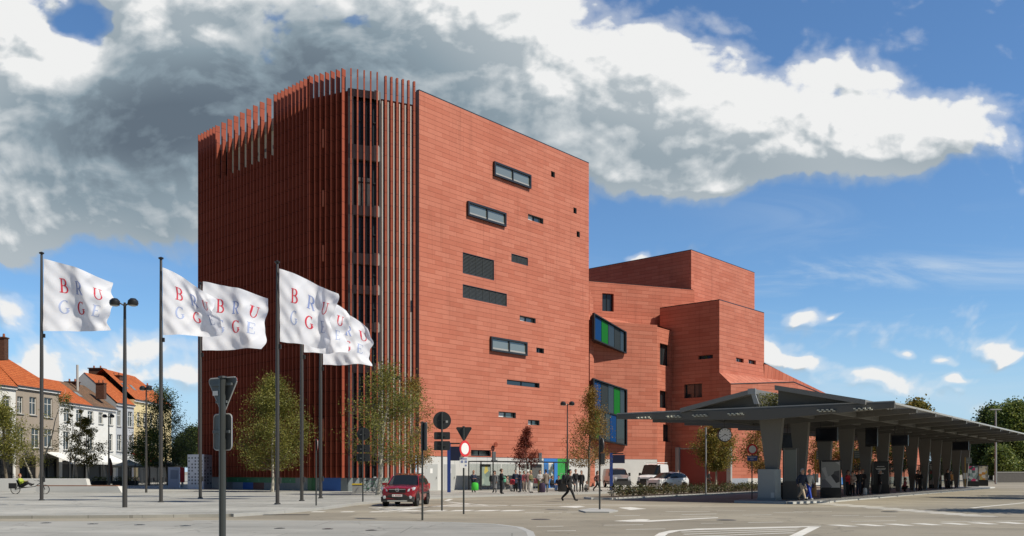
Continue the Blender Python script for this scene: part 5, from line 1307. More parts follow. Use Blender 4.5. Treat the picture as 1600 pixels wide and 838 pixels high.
# ================================================================ vehicles
def mirror_y(p_): return Vector((p_[0], -p_[1], p_[2]))
def vehicle(name, label, cat, loc, rz, st, paint, W_, glass_rows, wheels, wr=.34, extras=None, sill=.28):
    """st: stations (x, z_bottom, z_belt, z_top, plan factor, roof factor). x forward. Returns root."""
    r = empty(name, (0,0,0), label, cat)
    prof = []
    for (x, zb_, zl, zt, pf, rf) in st:
        hw = W_/2*pf; row = []
        row.append((x, hw*.90, zb_)); row.append((x, hw*.985, zb_+(zl-zb_)*.22)); row.append((x, hw, zb_+(zl-zb_)*.55)); row.append((x, hw*.985, zb_+(zl-zb_)*.85)); row.append((x, hw*.95, zl))
        if zt > zl+.02:
            row.append((x, hw*(.95*.45+rf*.55), zl+(zt-zl)*.62)); row.append((x, hw*rf*1.0, zt-.06)); row.append((x, hw*rf*.86, zt-.01)); row.append((x, 0, zt+.02))
        else:
            row.append((x, hw*.90, zl+.012)); row.append((x, hw*.82, zl+.022)); row.append((x, hw*.6, zl+.03)); row.append((x, 0, zt+.035))
        prof.append(row)
    n_ = len(prof); m_ = len(prof[0])
    def col(sign, skip):
        q = MB()
        for i in range(n_-1):
            for j in range(m_-1):
                if (i,j) in skip: continue
                a, b, c, d = prof[i][j], prof[i+1][j], prof[i+1][j+1], prof[i][j+1]
                if sign < 0: a, b, c, d = [tuple(mirror_y(z)) for z in (b, a, d, c)]
                q.quad(Vector(b), Vector(a), Vector(d), Vector(c))
        return q
    side_g = {(i,j) for (i,j) in glass_rows['side']}; wind = glass_rows['wind']; rear = glass_rows['rear']
    skip = side_g | {(i,j) for i in wind for j in (5,6,7)} | {(i,j) for i in rear for j in (5,6,7)}
    body = MB()
    for sgn in (1,-1):
        c = col(sgn, skip); body.add(c.v, c.f)
    for row, fl in ((prof[0],1),(prof[-1],-1)):   # ends
        ring = [Vector(p_) for p_ in row]+[mirror_y(p_) for p_ in row[:-1][::-1]]
        body.poly(ring if fl > 0 else ring[::-1])
    for i in range(n_-1):  # underside
        a, b = prof[i][0], prof[i+1][0]; body.quad(Vector(a), Vector(b), mirror_y(b), mirror_y(a))
    bo = body.build('body', paint, r, smooth=True, ang=32)
    def glass(cells, nm, both=True):
        for sgn in ((1,-1) if both else (1,)):
            q = MB()
            for (i,j) in cells:
                a, b, c, d = prof[i][j], prof[i+1][j], prof[i+1][j+1], prof[i][j+1]
                if sgn < 0: a, b, c, d = [tuple(mirror_y(z)) for z in (b, a, d, c)]
                q.quad(Vector(b), Vector(a), Vector(d), Vector(c))
            q.build(nm, CARGLASS, r, smooth=True)
    glass(side_g, 'side_window')
    for grp_, nm in ((wind,'windscreen'),(rear,'rear_window')):
        if not grp_: continue
        q = MB()
        for i in grp_:
            for j in (5,6,7):
                a, b, c, d = prof[i][j], prof[i+1][j], prof[i+1][j+1], prof[i][j+1]
                q.quad(Vector(b), Vector(a), Vector(d), Vector(c)); a, b, c, d = [mirror_y(z) for z in (b, a, d, c)]; q.quad(b, a, d, c)
        q.build(nm, CARGLASS, r, smooth=True)
    for xw in wheels:
        for sgn in (1,-1):
            c = (xw, sgn*(W_/2-.11), wr)
            q = MB(); q.lathe([(wr*.62,-.10),(wr*.92,-.11),(wr,-.07),(wr,.07),(wr*.92,.11),(wr*.62,.10)], c, 24, axis='y'); w_ = q.build('wheel', mat('tyre', (.02,.02,.02), .8), r, smooth=True)
            q = MB(); yo = sgn*(W_/2-.02)
            for k in range(10):
                a = k*math.pi/5; dv = Vector((math.cos(a),0,math.sin(a))); tv = Vector((-math.sin(a),0,math.cos(a)))
                q.obox(Vector((xw,yo,wr))-tv*.022-Vector((0,.015,0)), dv*wr*.6, tv*.044, Vector((0,.03,0)))
            q.lathe([(.0,-.012),(.07,-.012),(.07,.02),(0,.02)], (xw,yo,wr), 10, axis='y')
            q.lathe([(wr*.56,-.02),(wr*.64,-.02),(wr*.64,.012),(wr*.56,.012)], (xw,yo,wr), 20, axis='y')
            q.build('rim', mat('alloy', (.45,.46,.47), .3, .8), w_)
            # wheel arch
            q = MB(); out_ = []
            for k in range(13):
                a = R(-8+196*k/12); out_.append((math.cos(a), math.sin(a)))
            ra, rb = wr*1.08, wr*1.24; y_ = sgn*(W_/2*.985)
            for k in range(12):
                (c0_,s0_),(c1_,s1_) = out_[k], out_[k+1]
                q.extr([(xw+ra*c0_,y_-.0,wr+ra*s0_),(xw+rb*c0_,y_,wr+rb*s0_),(xw+rb*c1_,y_,wr+rb*s1_),(xw+ra*c1_,y_,wr+ra*s1_)], Vector((0,sgn*.025,0)))
            q.build('wheel_arch', mat('arch_black', (.025,.025,.025), .7), r)
            q = MB(); q.lathe([(0,-.01),(wr*1.09,-.01),(wr*1.09,.012),(0,.012)], (xw, sgn*(W_/2*.985), wr+.02), 22, axis='y')
            q.build('wheel_well', mat('well_black', (.01,.01,.01), .9), r)
    if extras: extras(r)
    r.location = loc; r.rotation_euler = (0,0,rz)
    return r
CARGLASS = mat('car_glass', (.012,.014,.015), .08, spec=.35)
CHROME = mat('chrome', (.7,.7,.7), .12, 1.)
def lathe_y(name, prof, c, m_, r): q = MB(); q.lathe(prof, c, 16, axis='x'); return q.build(name, m_, r, smooth=True)
PLASTIC = mat('bumper_black', (.03,.03,.03), .6)
HEADL = mat('headlight_glass', (.55,.58,.60), .08, .2)
def suv_extras(r):
    xf = 2.10
    def bx(name, c, d, m_, par=None): q = MB(); q.box(c, d); return q.build(name, m_, par or r)
    # front bumper lower cladding, grille, lamps, plate
    q = MB(); q.extr([(1.98,-.84,.24),(1.98,.84,.24),(1.94,.86,.50),(2.02,.55,.52),(2.02,.40,.60),(2.02,-.40,.60),(2.02,-.55,.52),(1.94,-.86,.50)], Vector((.14,0,0))); q.build('bumper', PLASTIC, r)
    bx('skid_plate', (2.14,0,.29), (.05,1.0,.07), GREYL)
    g_ = bx('grille', (2.13,0,.80), (.05,.86,.20), mat('grille_black', (.012,.012,.012), .4))
    for k in range(3): bx('grille_bar', (2.162,0,.75+.05*k), (.012,.80,.010), mat('grille_grey', (.1,.1,.1), .3, .6), g_)
    q = MB(); q.box((2.165,0,.875), (.02,.86,.03)); q.build('chrome_bar', CHROME, g_)
    q = MB()
    for k in range(18):
        a0, a1 = 2*math.pi*k/18, 2*math.pi*(k+1)/18; q.tube([(2.18,.085*math.cos(a0),.855+.085*math.sin(a0)),(2.18,.085*math.cos(a1),.855+.085*math.sin(a1))], .012, 5)
    q.tube([(2.18,-.10,.855),(2.18,.10,.855)], .012, 5); q.build('emblem', CHROME, g_)
    for s_ in (-1,1):
        q = MB(); q.extr([(2.02,s_*.50,.76),(1.90,s_*.84,.84),(1.78,s_*.89,.97),(1.88,s_*.80,.985),(2.0,s_*.54,.88)], Vector((.10,s_*.01,0))); q.build('headlight', HEADL, r)
        q = MB(); q.lathe([(0,.03),(.07,.025),(.085,0)], (2.12,s_*.66,.47), 14, axis='x'); q.build('fog_light', HEADL, r)
        q = MB(); q.box((.72,s_*1.0,1.12), (.16,.20,.15)); m_ = q.build('wing_mirror', MATS['car_red'], r)
        q = MB(); q.box((-.55,s_*.905,.66), (2.0,.03,.09)); q.build('side_trim', PLASTIC, r)
        q = MB(); q.tube([(.2,s_*.60,1.66),(-1.5,s_*.60,1.67)], .02, 6); q.build('roof_rail', PLASTIC, r)
        for xx in (.1,-.85): bx('door_handle', (xx,s_*.91,.96), (.18,.03,.035), MATS['car_red'])
        q = MB(); q.box((-2.08,s_*.72,.98), (.1,.22,.3)); q.build('tail_light', REDP, r)
        q = MB(); q.tube([(.92,s_*.84,1.02),(.28,s_*.67,1.58)], .028, 6); q.build('pillar', MATS['car_red'], r)
    pb = bx('number_plate', (2.165,0,.56), (.012,.52,.11), WHITEP)
    q = MB()
    for k in range(7): q.box((2.173,-.2+.066*k,.56), (.003,.036,.06)) if k != 1 else None
    q.build('plate_characters', mat('plate_red', (.35,.02,.02), .5), pb)
    bx('interior', (.0,0,.95), (2.2,1.3,.3), DARKIN)
CARRED = mat('car_red', (.34,.012,.022), .22, .35, coat=1.0)
st = [(2.10,.32,.70,.70,.70,.8),(2.06,.28,.90,.92,.86,.8),(1.90,.26,.98,1.0,.95,.8),(1.40,.26,1.03,1.05,1.0,.8),(.95,.26,1.06,1.07,1.0,.8),(.25,.26,1.06,1.58,1.0,.76),(-.55,.26,1.07,1.66,1.0,.76),(-1.25,.26,1.10,1.62,1.0,.75),(-1.75,.28,1.14,1.50,.98,.74),(-2.05,.32,1.05,1.12,.92,.72),(-2.14,.38,.85,.86,.84,.7)]
cells = {(4,4),(4,5)} | {(i,j) for i in (5,6,7) for j in (4,5)}
b = ground_pt(622, 788)
vehicle('parked_car', 'shiny dark red car facing the viewer beside the finned corner', 'car', (-5.55,47.2,-.12), R(-96), st, CARRED, 1.78, {'side': cells, 'wind': [4], 'rear': [8]}, (1.32,-1.28), .345, suv_extras)
# vans and white car
WCAR = mat('car_white', (.72,.73,.74), .25, coat=.6); GCAR = mat('car_grey', (.26,.27,.28), .3, .5, coat=.6)
def van_extras(L, W_, H, blue=None, rack=False, dark_nose=False):
    def ex(r):
        def bx(name, c, d, m_, par=None): q = MB(); q.box(c, d); return q.build(name, m_, par or r)
        bx('bumper', (L/2-.02,0,.46), (.26,W_*.96,.42), PLASTIC)
        bx('grille', (L/2+.0,0,.80), (.12,W_*.6,.26), mat('grille_black', (.01,.01,.01)))
        for s_ in (-1,1):
            bx('headlight', (L/2-.12,s_*W_*.37,.98), (.22,.26,.26), HEADL)
            bx('wing_mirror', (L/2-1.2,s_*(W_/2+.12),1.35), (.14,.2,.34), BLACK)
            bx('side_trim', (-.3,s_*(W_/2-.0),.62), (L*.5,.03,.12), PLASTIC)
        bx('number_plate', (L/2+.07,0,.50), (.012,.5,.11), WHITEP)
        if rack:
            for s_ in (-1,1):
                q = MB(); q.tube([(.9,s_*.7,H+.12),(-L/2+.2,s_*.7,H+.12)], .035, 6); q.build('roof_rack', WHITEP, r)
            for xx in (.7,-.4,-1.5): q = MB(); q.tube([(xx,-.72,H+.12),(xx,.72,H+.12)], .03, 6); q.build('rack_bar', WHITEP, r)
        if blue:
            q = MB()
            for k in range(5):
                a = 2*math.pi*k/5; q.box((-1.1+.16*math.cos(a), -(W_/2-.02), 1.35+.16*math.sin(a)), (.15,.03,.15))
            q.box((-1.1,-(W_/2-.02),1.35), (.15,.032,.15)); q.build('emblem', mat('logo_blue', (.03,.16,.5), .4), r)
    return ex
def van_st(L, H, hood=1.05):
    x = L/2
    return [(x,.40,.80,.80,.86,.9),(x-.06,.32,hood-.05,hood-.03,.94,.9),(x-.55,.30,hood+.12,hood+.14,1.,.9),(x-.95,.30,1.28,1.30,1.,.9),(x-1.75,.30,1.32,H-.10,1.,.88),(x-2.3,.30,1.34,H,1.,.88),(x-3.0,.30,1.34,H,1.,.88),(-x+.25,.30,1.34,H-.02,1.,.88),(-x,.34,1.30,H-.12,.97,.86)]
vg = {(3,4),(3,5),(4,4),(4,5)}
vehicle('parked_van', 'grey van facing the viewer behind the blue post', 'van', tuple(gx(963,93.6)+Vector((0,0,0))), R(-82), van_st(5.0,1.98,1.0), GCAR, 1.85, {'side': vg, 'wind': [3], 'rear': []}, (1.65,-1.55), .34, van_extras(5.0,1.85,1.98))
vehicle('parked_van', 'white delivery van with black nose and roof rack beside the red wall', 'van', tuple(gx(1021,93.5)), R(-119), van_st(4.9,2.45,1.1), WCAR, 1.8, {'side': vg, 'wind': [3], 'rear': []}, (1.6,-1.5), .35, van_extras(4.9,1.8,2.45,blue=True,rack=True))
st = [(2.05,.34,.62,.62,.72,.8),(1.98,.28,.86,.88,.9,.8),(1.55,.26,.98,1.0,.97,.8),(1.25,.26,1.02,1.03,1.,.8),(.35,.26,1.04,1.54,1.,.76),(-.45,.26,1.05,1.60,1.,.76),(-1.2,.26,1.07,1.55,1.,.75),(-1.75,.28,1.08,1.40,.97,.74),(-2.05,.34,.95,1.0,.92,.72)]
cells = {(3,4),(3,5)} | {(i,j) for i in (4,5,6) for j in (4,5)}
def mpv_ex(r):
    def bx(name, c, d, m_): q = MB(); q.box(c, d); return q.build(name, m_, r)
    bx('grille', (2.0,0,.55), (.12,.9,.16), BLACK); bx('number_plate', (2.08,0,.45), (.012,.5,.11), WHITEP)
    for s_ in (-1,1):
        bx('headlight', (1.88,s_*.66,.84), (.24,.3,.16), HEADL); bx('wing_mirror', (.95,s_*.98,1.08), (.14,.18,.14), WCAR)
        for xx in (.3,-.75): bx('door_handle', (xx,s_*.885,.92), (.18,.03,.035), GREYL)
vehicle('parked_car', 'white family car half hidden behind the hedge', 'car', tuple(gx(1043,82)), R(-140), st, WCAR, 1.76, {'side': cells, 'wind': [3], 'rear': [7]}, (1.28,-1.3), .32, mpv_ex)
# ================================================================ old houses on the left
ORT = brick('roof_tiles_orange', (.42,.105,.035), (.52,.15,.05), (.20,.05,.02), .26, .33, .03, .22, .5, .6, .8)
OLDT = brick('roof_tiles_old', (.14,.10,.07), (.24,.13,.08), (.07,.05,.035), .26, .33, .03, .3, .5, .6, .9)
SLATE = mat('slate', (.07,.07,.075), .6, var=.2)
BRK = brick('chimney_brick', (.10,.045,.03), (.15,.07,.045), (.06,.05,.045), .22, .075, .01, .2, .5, .3, .9)
def house(name, label, a, b, eave, ridge, wallm, roofm, rows, depth=9., hip=None, ground=None, setback=4.5, roof2=None, cornice=True, chim=(), sky_=()):
    """a,b: (x px, depth Y) of the two facade ends. rows: windows as (xa, xb, ya, yb) in photo pixels"""
    A, B_ = gx(*a), gx(*b); d = (B_-A).normalized(); L = (B_-A).length; nn = Vector((d.y,-d.x,0)); nn = nn if nn.y < 0 else -nn
    r = empty(name, tuple(A.lerp(B_,.5)), label, 'house')
    hs = []
    for (xa, xb, ya, yb) in rows:
        ta, tb = face_t(A,d,xa), face_t(A,d,xb); hs.append((max(ta,.2),min(tb,L-.2),wz(A,d,ta,yb),wz(A,d,ta,ya)))
    gnd_h = []
    if ground:
        for (fa, fb, zt) in ground: gnd_h.append((L*fa, L*fb, .0, zt))
    mb = MB(); wall_holes(mb, A, d, 0, L, 0, eave, hs+gnd_h, .22, nrm=nn)
    bk = -nn*depth
    mb.quad(B_, B_+bk, UZ(B_+bk,eave), UZ(B_,eave)); mb.quad(A+bk, A, UZ(A,eave), UZ(A+bk,eave)); mb.quad(B_+bk, A+bk, UZ(A+bk,eave), UZ(B_+bk,eave))
    if not hip:
        for P_ in (A, B_): mb.poly([UZ(P_,eave), UZ(P_-nn*setback, ridge), UZ(P_+bk,eave)])
    mb.build('wall', wallm, r)
    rf = MB(); ov = nn*.25
    e0, e1 = UZ(A+ov,eave+.02)-d*.05, UZ(B_+ov,eave+.02)+d*.05
    if hip:
        r0, r1 = UZ(A-nn*setback-d*.05, ridge), UZ(B_-nn*setback-d*hip, ridge)
        k0, k1 = UZ(A+bk-d*.05,eave), UZ(B_+bk,eave)
        rf.quad(e0,e1,r1,r0); rf.poly([e1,k1,r1]); rf.quad(k1,k0,r0,r1)
    else:
        r0, r1 = UZ(A-nn*setback, ridge)-d*.05, UZ(B_-nn*setback, ridge)+d*.05
        k0, k1 = UZ(A+bk,eave), UZ(B_+bk,eave)
        if roof2:
            m0, m1 = e0.lerp(e1, roof2), r0.lerp(r1, roof2)
            rf.quad(e0,m0,m1,r0,0); rf.quad(m0,e1,r1,m1,1)
        else: rf.quad(e0,e1,r1,r0)
        rf.quad(k1,k0,r0,r1)
    ro = rf.build('roof', [roofm, OLDT], r)
    if cornice:
        q = MB(); q.obox(UZ(A,eave-.30)+nn*.003, d*L, nn*.22, UPV*.22); q.build('cornice', WHITEP, r)
        q = MB(); q.tube([UZ(A,eave-.02)+nn*.30, UZ(B_,eave-.02)+nn*.30], .07, 6); q.build('gutter', SLATE, r)
    FRW = mat('window_white', (.62,.62,.59), .5)
    for h in hs:
        t0, t1, z0, z1 = h; w_, hh = t1-t0, z1-z0; P0 = pt(A,d,t0,z0)-nn*.17
        q = MB(); q.obox(P0, d*.09, nn*.05, UPV*hh); q.obox(P0+d*(w_-.09), d*.09, nn*.05, UPV*hh); q.obox(P0+d*.09, d*(w_-.18), nn*.05, UPV*.09); q.obox(P0+d*.09+UPV*(hh-.09), d*(w_-.18), nn*.05, UPV*.09)
        q.obox(P0+d*(w_/2-.04)+UPV*.09, d*.08, nn*.05, UPV*(hh-.18)); q.obox(P0+d*.09+UPV*(hh*.66), d*(w_/2-.13), nn*.045, UPV*.07); q.obox(P0+d*(w_/2+.04)+UPV*(hh*.66), d*(w_/2-.13), nn*.045, UPV*.07)
        f = q.build('window', FRW, r)
        q = MB(); q.obox(pt(A,d,t0,z0)-nn*.22, d*w_, nn*.045, UPV*hh); q.build('pane', GLASS, f)
        q = MB(); q.obox(pt(A,d,t0-.08,z0-.10)+nn*.002, d*(w_+.16), nn*.12, UPV*.095); q.build('sill', CONC, f)
    for h in gnd_h:
        q = MB(); q.obox(pt(A,d,h[0],0)-nn*.22, d*(h[1]-h[0]), nn*.04, UPV*h[3]); f = q.build('shop_window', mat('shop_glass', (.02,.02,.02), .5, spec=.3), r)
        q = MB(); k = max(2, int((h[1]-h[0])/3.2))
        for i in range(k+1): q.obox(pt(A,d,h[0]+(h[1]-h[0]-.1)*i/k,0)-nn*.175, d*.10, nn*.08, UPV*h[3])
        q.build('frame', FRAME, f)
    for (x, yt, yb_, w_, set_) in chim:
        s_ = (A.y+B_.y)/2/F; X = (x-800)*((A.y+B_.y)/2+set_)/F; Yc = (A.y+B_.y)/2+set_
        z0, z1 = HC+(HY-yb_)*Yc/F, HC+(HY-yt)*Yc/F
        q = MB(); q.box((X,Yc,(z0+z1)/2-.5), (w_,w_*.7,z1-z0+1.)); q.box((X,Yc,z1+.06), (w_*1.12,w_*.85,.12)); c_ = q.build('chimney', BRK, ro)
        q = MB()
        for k in (-1,1): q = MB(); q.lathe([(.14,z1+.1),(.11,z1+.5)], (X+k*w_*.25,Yc,0), 8); q.build('chimney_pot', mat('terracotta_pot', (.30,.10,.05)), c_)
    for (x, y) in sky_:     # skylights lying in the roof slope
        t = face_t(A,d,x); f_ = .45; zc = eave+(ridge-eave)*f_; c_ = UZ(A+d*t-nn*(setback*f_), zc); sl = (UZ(-nn*setback, ridge-eave)).normalized(); nr = d.cross(sl).normalized(); nr = nr if nr.z > 0 else -nr
        q = MB(); q.obox(c_-d*.5-sl*.6+nr*.02, d*1.0, sl*1.2, nr*.1); s0 = q.build('skylight', SLATE, r); q = MB(); q.obox(c_-d*.42-sl*.5+nr*.122, d*.84, sl*1.0, nr*.01); q.build('pane', GLASSL, s0)
    return r, A, d, L, nn
TAUPE = mat('plaster_taupe', (.34,.29,.235), .85, var=.10, vscale=.8); WPL = mat('plaster_white', (.70,.70,.67), .85, var=.08, vscale=.8)
GPL = mat('plaster_grey', (.42,.45,.48), .85, var=.08, vscale=.8); YPL = mat('plaster_yellow', (.66,.55,.30), .85, var=.08, vscale=.8)
house('town_house', 'large corner house with white painted front cut by the left edge', (-190,82), (24.5,99.2), 11.0, 15.9, WPL, ORT, [(-40,-26,616,636),(-12,-2,617,636),(3.5,16.5,618,636),(-12,-2,665,700),(3.5,17,667,702)], ground=((.30,.62,3.4),(.64,.98,3.4)), chim=((2,529,548,1.1,4.5),), sky_=((3,590),))
house('town_house', 'taupe plastered house with hipped orange roof beside the white house', (24.8,99.3), (92,107), 11.2, 15.9, TAUPE, ORT, [(27,36,619,646),(46,57,620,648),(69,82,621,652),(28,38,668,700),(49,62,669,700),(69,82,670,699)], hip=6.5, ground=((.08,.45,3.2),(.55,.95,3.2)))
house('town_house', 'long white house with orange roof and green shop letters', (92.3,108.5), (181,122), 10.1, 13.4, WPL, ORT, [(100,110,638,659),(119,129,640,659),(137,146,642,660),(154,161,644,662),(169,176,645,664),(99,109,674,703),(137,146,675,704),(169,176,678,705)], roof2=.55, ground=((.05,.45,3.0),(.5,.95,3.0)), chim=((113,598,608,1.5,4.5),(158,600,612,1.1,4.5)), sky_=((110,0),(145,0)))
_, A_, d_, L_, n_h = house('town_house', 'narrow grey house with arched looking tall windows between white and yellow fronts', (181.3,122.2), (209,127), 11.0, 15.2, GPL, ORT, [(183,189,641,666),(200,207,643,667),(183,190,679,705),(201,207,680,704)], ground=((.1,.9,3.0),), chim=((152,577,600,1.9,6.),(182,588,606,1.4,5.)))
house('town_house', 'yellow plastered house with orange roof and a brick chimney', (209.3,127.2), (268,141), 11.9, 16.3, YPL, ORT, [(214,219,644,665),(224,230,645,666),(234,239,646,667),(245,250,648,668),(214,219,682,704),(224,230,683,705),(234,239,683,705),(245,250,684,706)], ground=((.1,.9,3.0),), hip=3., chim=((226,604,618,1.7,5.),), sky_=((216,0),(228,0)))
# green letters on the white front: small bars, unreadable in the photo
A1_, B1_ = gx(92.3,108.5), gx(181,122); dd_ = (B1_-A1_).normalized(); nn_ = Vector((dd_.y,-dd_.x,0))
# dark bare gable wall rising behind the white house
gw = empty('gable_house', tuple(gx(150,131)), 'dark slate gable rising behind the white house roofs', 'house')
q = MB(); a, b, c = at(126,608,131), at(178,608,131), at(155,578,131); q.extr([UZ(a,5),UZ(b,5),b,c,a], Vector((0,6,0))); q.build('wall', SLATE, gw)
q = MB(); q.quad(c+Vector((0,-.1,.1)), b+Vector((.8,-.1,-.3)), b+Vector((.8,9,-.3)), c+Vector((0,9,.1))); q.build('roof', ORT, gw)
# tall flue pipe
fp = empty('flue_pipe', tuple(gx(121,118)), 'thin pale flue pipe rising from the white house roof', 'pipe'); q = MB(); a = at(121,600,118); q.tube([a-UPV*1.5, a+UPV*2.5], .16, 8); q.build('pipe', mat('pipe_grey', (.45,.45,.43)), fp)

# cafe awnings and parasols
AWN = mat('awning_cloth', (.66,.66,.63), .8, var=.08); 
def awning(x0, x1, Y0, Y1, z0, z1, m_, label, proj=3.2):
    A, B_ = gx(x0,Y0), gx(x1,Y1); d = (B_-A).normalized(); nn = Vector((d.y,-d.x,0))
    r = empty('cafe_awning', tuple(A), label, 'awning', 'café awnings on the house fronts')
    q = MB(); q.extr([UZ(A,z1)+nn*.3, UZ(B_,z1)+nn*.3, UZ(B_,z0)+nn*proj, UZ(A,z0)+nn*proj], UPV*.05); q.build('cloth', m_, r)
    q = MB(); q.obox(UZ(A,z0-.22)+nn*proj, B_-A, nn*.03, UPV*.25); q.build('valance', m_, r)
    for P_ in (A+d*.1, B_-d*.1):
        q = MB(); q.tube([UZ(P_,0)+nn*(proj-.1), UZ(P_,z0)+nn*(proj-.1)], .04, 6); q.build('post', STEELD, r)
awning(66,121,104,111.5,2.75,3.9,AWN,'pale grey awning left of the small tree, at the taupe house corner')
awning(123,166,112.2,118.5,2.75,3.9,AWN,'pale grey awning on the white house right of the small tree')
awning(167,196,119,124,2.8,3.9,mat('awning_grey', (.40,.41,.40), .8),'greyer awning before the narrow grey house')
awning(199,222,124.5,129,3.3,4.2,mat('awning_red', (.45,.02,.02), .8),'bright red awning under the yellow house',2.6)
def parasol(x, Y, z, w_, m_, label, closed=False):
    b = gx(x, Y); r = empty('cafe_parasol', tuple(b), label, 'parasol', None if closed else 'open café parasols')
    q = MB(); q.tube([b, b+UPV*(z+.7)], .04, 8); q.build('pole', STEELD, r)
    q = MB()
    if closed: q.lathe([(.05,z+.9),(.24,z+.3),(.30,z-.7),(.22,z-1.1),(.05,z-1.15)], b, 12)
    else: q.lathe([(0,z+.75),(w_*.5,z+.30),(w_,z),(w_,z-.22),(w_*.98,z-.22),(w_*.97,z-.02),(w_*.5,z+.26),(0,z+.70)], b, 8)
    q.build('canopy', m_, r); q = MB(); q.lathe([(.4,0),(.4,.08),(.05,.1)], b, 10); q.build('base', CONCD, r)
parasol(201,108,2.35,2.1,mat('parasol_taupe', (.30,.28,.23), .85),'wide taupe open parasol on the café terrace')
parasol(246,110,2.5,2.2,mat('parasol_black', (.03,.028,.026), .85),'black open parasol before the yellow house')
parasol(225,118,2.4,2.0,MATS['parasol_black'],'black parasol farther back, right of the taupe one')
parasol(262,116,2.4,1.8,MATS['parasol_black'],'black parasol farthest right, beside the white kiosk')
parasol(172,103,2.3,0,mat('parasol_brown', (.16,.07,.04), .85),'closed rust brown parasol under the small twin lamp',True)
# terrace furniture
def cafe_table(x, Y, label):
    b = gx(x, Y); r = empty('cafe_table', tuple(b), label, 'table', 'café tables on the terrace')
    q = MB(); q.lathe([(.0,.74),(.38,.74),(.38,.77),(0,.77)], b, 12); q.build('table_top', mat('table_dark', (.06,.05,.045), .5), r)
    q = MB(); q.lathe([(.22,0),(.22,.03),(.03,.05),(.03,.74)], b, 8); q.build('pedestal', STEELD, r)
CH = None
def cafe_chair(x, Y, rz, label):
    global CH
    if CH is None:
        r = empty('cafe_chair', (0,0,0), label, 'chair', 'café chairs on the terrace')
        q = MB(); q.box((0,0,.45), (.44,.44,.04)); q.build('seat', mat('wicker_dark', (.07,.055,.045), .8), r)
        q = MB(); q.box((0,.21,.70), (.44,.03,.42)); q.build('backrest', MATS['wicker_dark'], r)
        for sx_ in (-1,1):
            for sy_ in (-1,1): q = MB(); q.tube([(sx_*.19,sy_*.19,.0),(sx_*.18,sy_*.18,.44)], .018, 5); q.build('leg', STEELD, r)
        CH = r; c = r
    else: c = copy_tree(CH)
    c.location = gx(x, Y); c.rotation_euler = (0,0,rz); c['label'] = label
TX = [(78,101),(92,102),(106,103.5),(120,105),(150,106),(160,108),(186,108),(197,111),(212,113),(236,113),(253,114)]
ORD = ['first','second','third','fourth','fifth','sixth','seventh','eighth','ninth','tenth','eleventh']
for i, (x, Y) in enumerate(TX):
    cafe_table(x, Y, ORD[i]+' round dark café table from the left of the terrace')
    cafe_chair(x-7, Y, R(-80), 'dark wicker chair at the left of the '+ORD[i]+' café table')
    cafe_chair(x+7, Y+.3, R(85), 'dark wicker chair at the right of the '+ORD[i]+' café table')
# planter hedges of the terrace
for i, (x0, x1, Y0, Y1) in enumerate(((70,128,99.5,103),(143,165,104,105.5),(176,214,105,108))):
    A, B_ = gx(x0,Y0), gx(x1,Y1); r = empty('planter_box', tuple(A), ('long dark planter with low greenery before the first awning','short dark planter with greenery right of the small tree','dark planter with greenery below the taupe parasol')[i], 'planter')
    d = (B_-A); q = MB(); q.obox(A, d, Vector((0,.5,0)), UPV*.55); q.build('box', mat('planter_dark', (.04,.038,.035), .8), r)
    k = int(d.length*90); t = rng.random(k)[:,None]; P_ = np.array([tuple(A)])*(1-t)+np.array([tuple(B_)])*t+np.stack([np.zeros(k), rng.uniform(0,.5,k), rng.uniform(.55,1.05,k)], 1)
    leaf_cloud('greenery', P_, .16, LF_DARK, r, off=OFF[r.name])
# concrete benches
BEN = mat('bench_concrete', (.60,.60,.58), .8, var=.06, vscale=1.); WOOD = mat('bench_wood', (.24,.12,.07), .7, var=.2, vscale=4.)
r = empty('concrete_bench', tuple(gx(60,74)), 'long high white concrete bench wall behind the cyclist', 'bench')
a, b = gx(-90,74), gx(139,74); q = MB(); q.extr([a, b, UZ(b,1.02)-Vector((.25,0,0)), UZ(a,1.02)], Vector((0,.6,0))); q.build('block', BEN, r)
q = MB(); q.obox(UZ(a,1.022)+Vector((0,.05,0)), (b-a)-Vector((.3,0,0)), Vector((0,.5,0)), UPV*.05); q.build('seat', BEN, r)
r = empty('concrete_bench', tuple(gx(120,70)), 'lower concrete bench with brown wooden seat, sloping right end', 'bench')
a, b = gx(56,70.4), gx(190,69.6); q = MB(); q.extr([a, b, UZ(b,.50)-Vector((.3,0,0)), UZ(a,.50)], Vector((0,.8,0))); q.build('block', BEN, r)
q = MB(); q.obox(UZ(a,.502)+Vector((.05,.05,0)), (b-a)-Vector((.5,0,0)), Vector((0,.7,0)), UPV*.07); q.build('seat', WOOD, r)
# information boards
r = empty('information_board', tuple(gx(312,84)), 'tall white two winged information board with rows of small pictures', 'board')
a, b, c = gx(293,84.5), gx(318,83.3), gx(331.5,86.5)
PIC = mat('board_print', (.10,.12,.16), .6); BW = mat('board_white', (.62,.66,.76), .5)
for (p0, p1, nc) in ((a,b,5),(b,c,3)):
    d = (p1-p0); nn = Vector((d.y,-d.x,0)).normalized(); q = MB(); q.obox(p0, d, -nn*.08, UPV*3.25); pn = q.build('panel', BW, r)
    q = MB()
    for i in range(nc):
        for j in range(9):
            if rng.random() < .2: continue
            q.obox(p0+d*((i+.25)/nc)+nn*.002+UPV*(.45+.3*j), d*(.45/nc), nn*.004, UPV*.15)
    q.build('pictures', PIC, pn)
r = empty('white_kiosk', tuple(gx(272,92)), 'low white box shaped notice stand left of the tall boards', 'notice stand')
q = MB(); q.box(gx(272,92)+UPV*1.05, (1.1,.5,2.1), R(12)); q.build('box', BW, r); q = MB(); q.box(gx(272,91.72)+UPV*1.35, (.7,.02,.9), R(12)); q.build('notice', mat('notice_grey', (.40,.44,.52)), r)
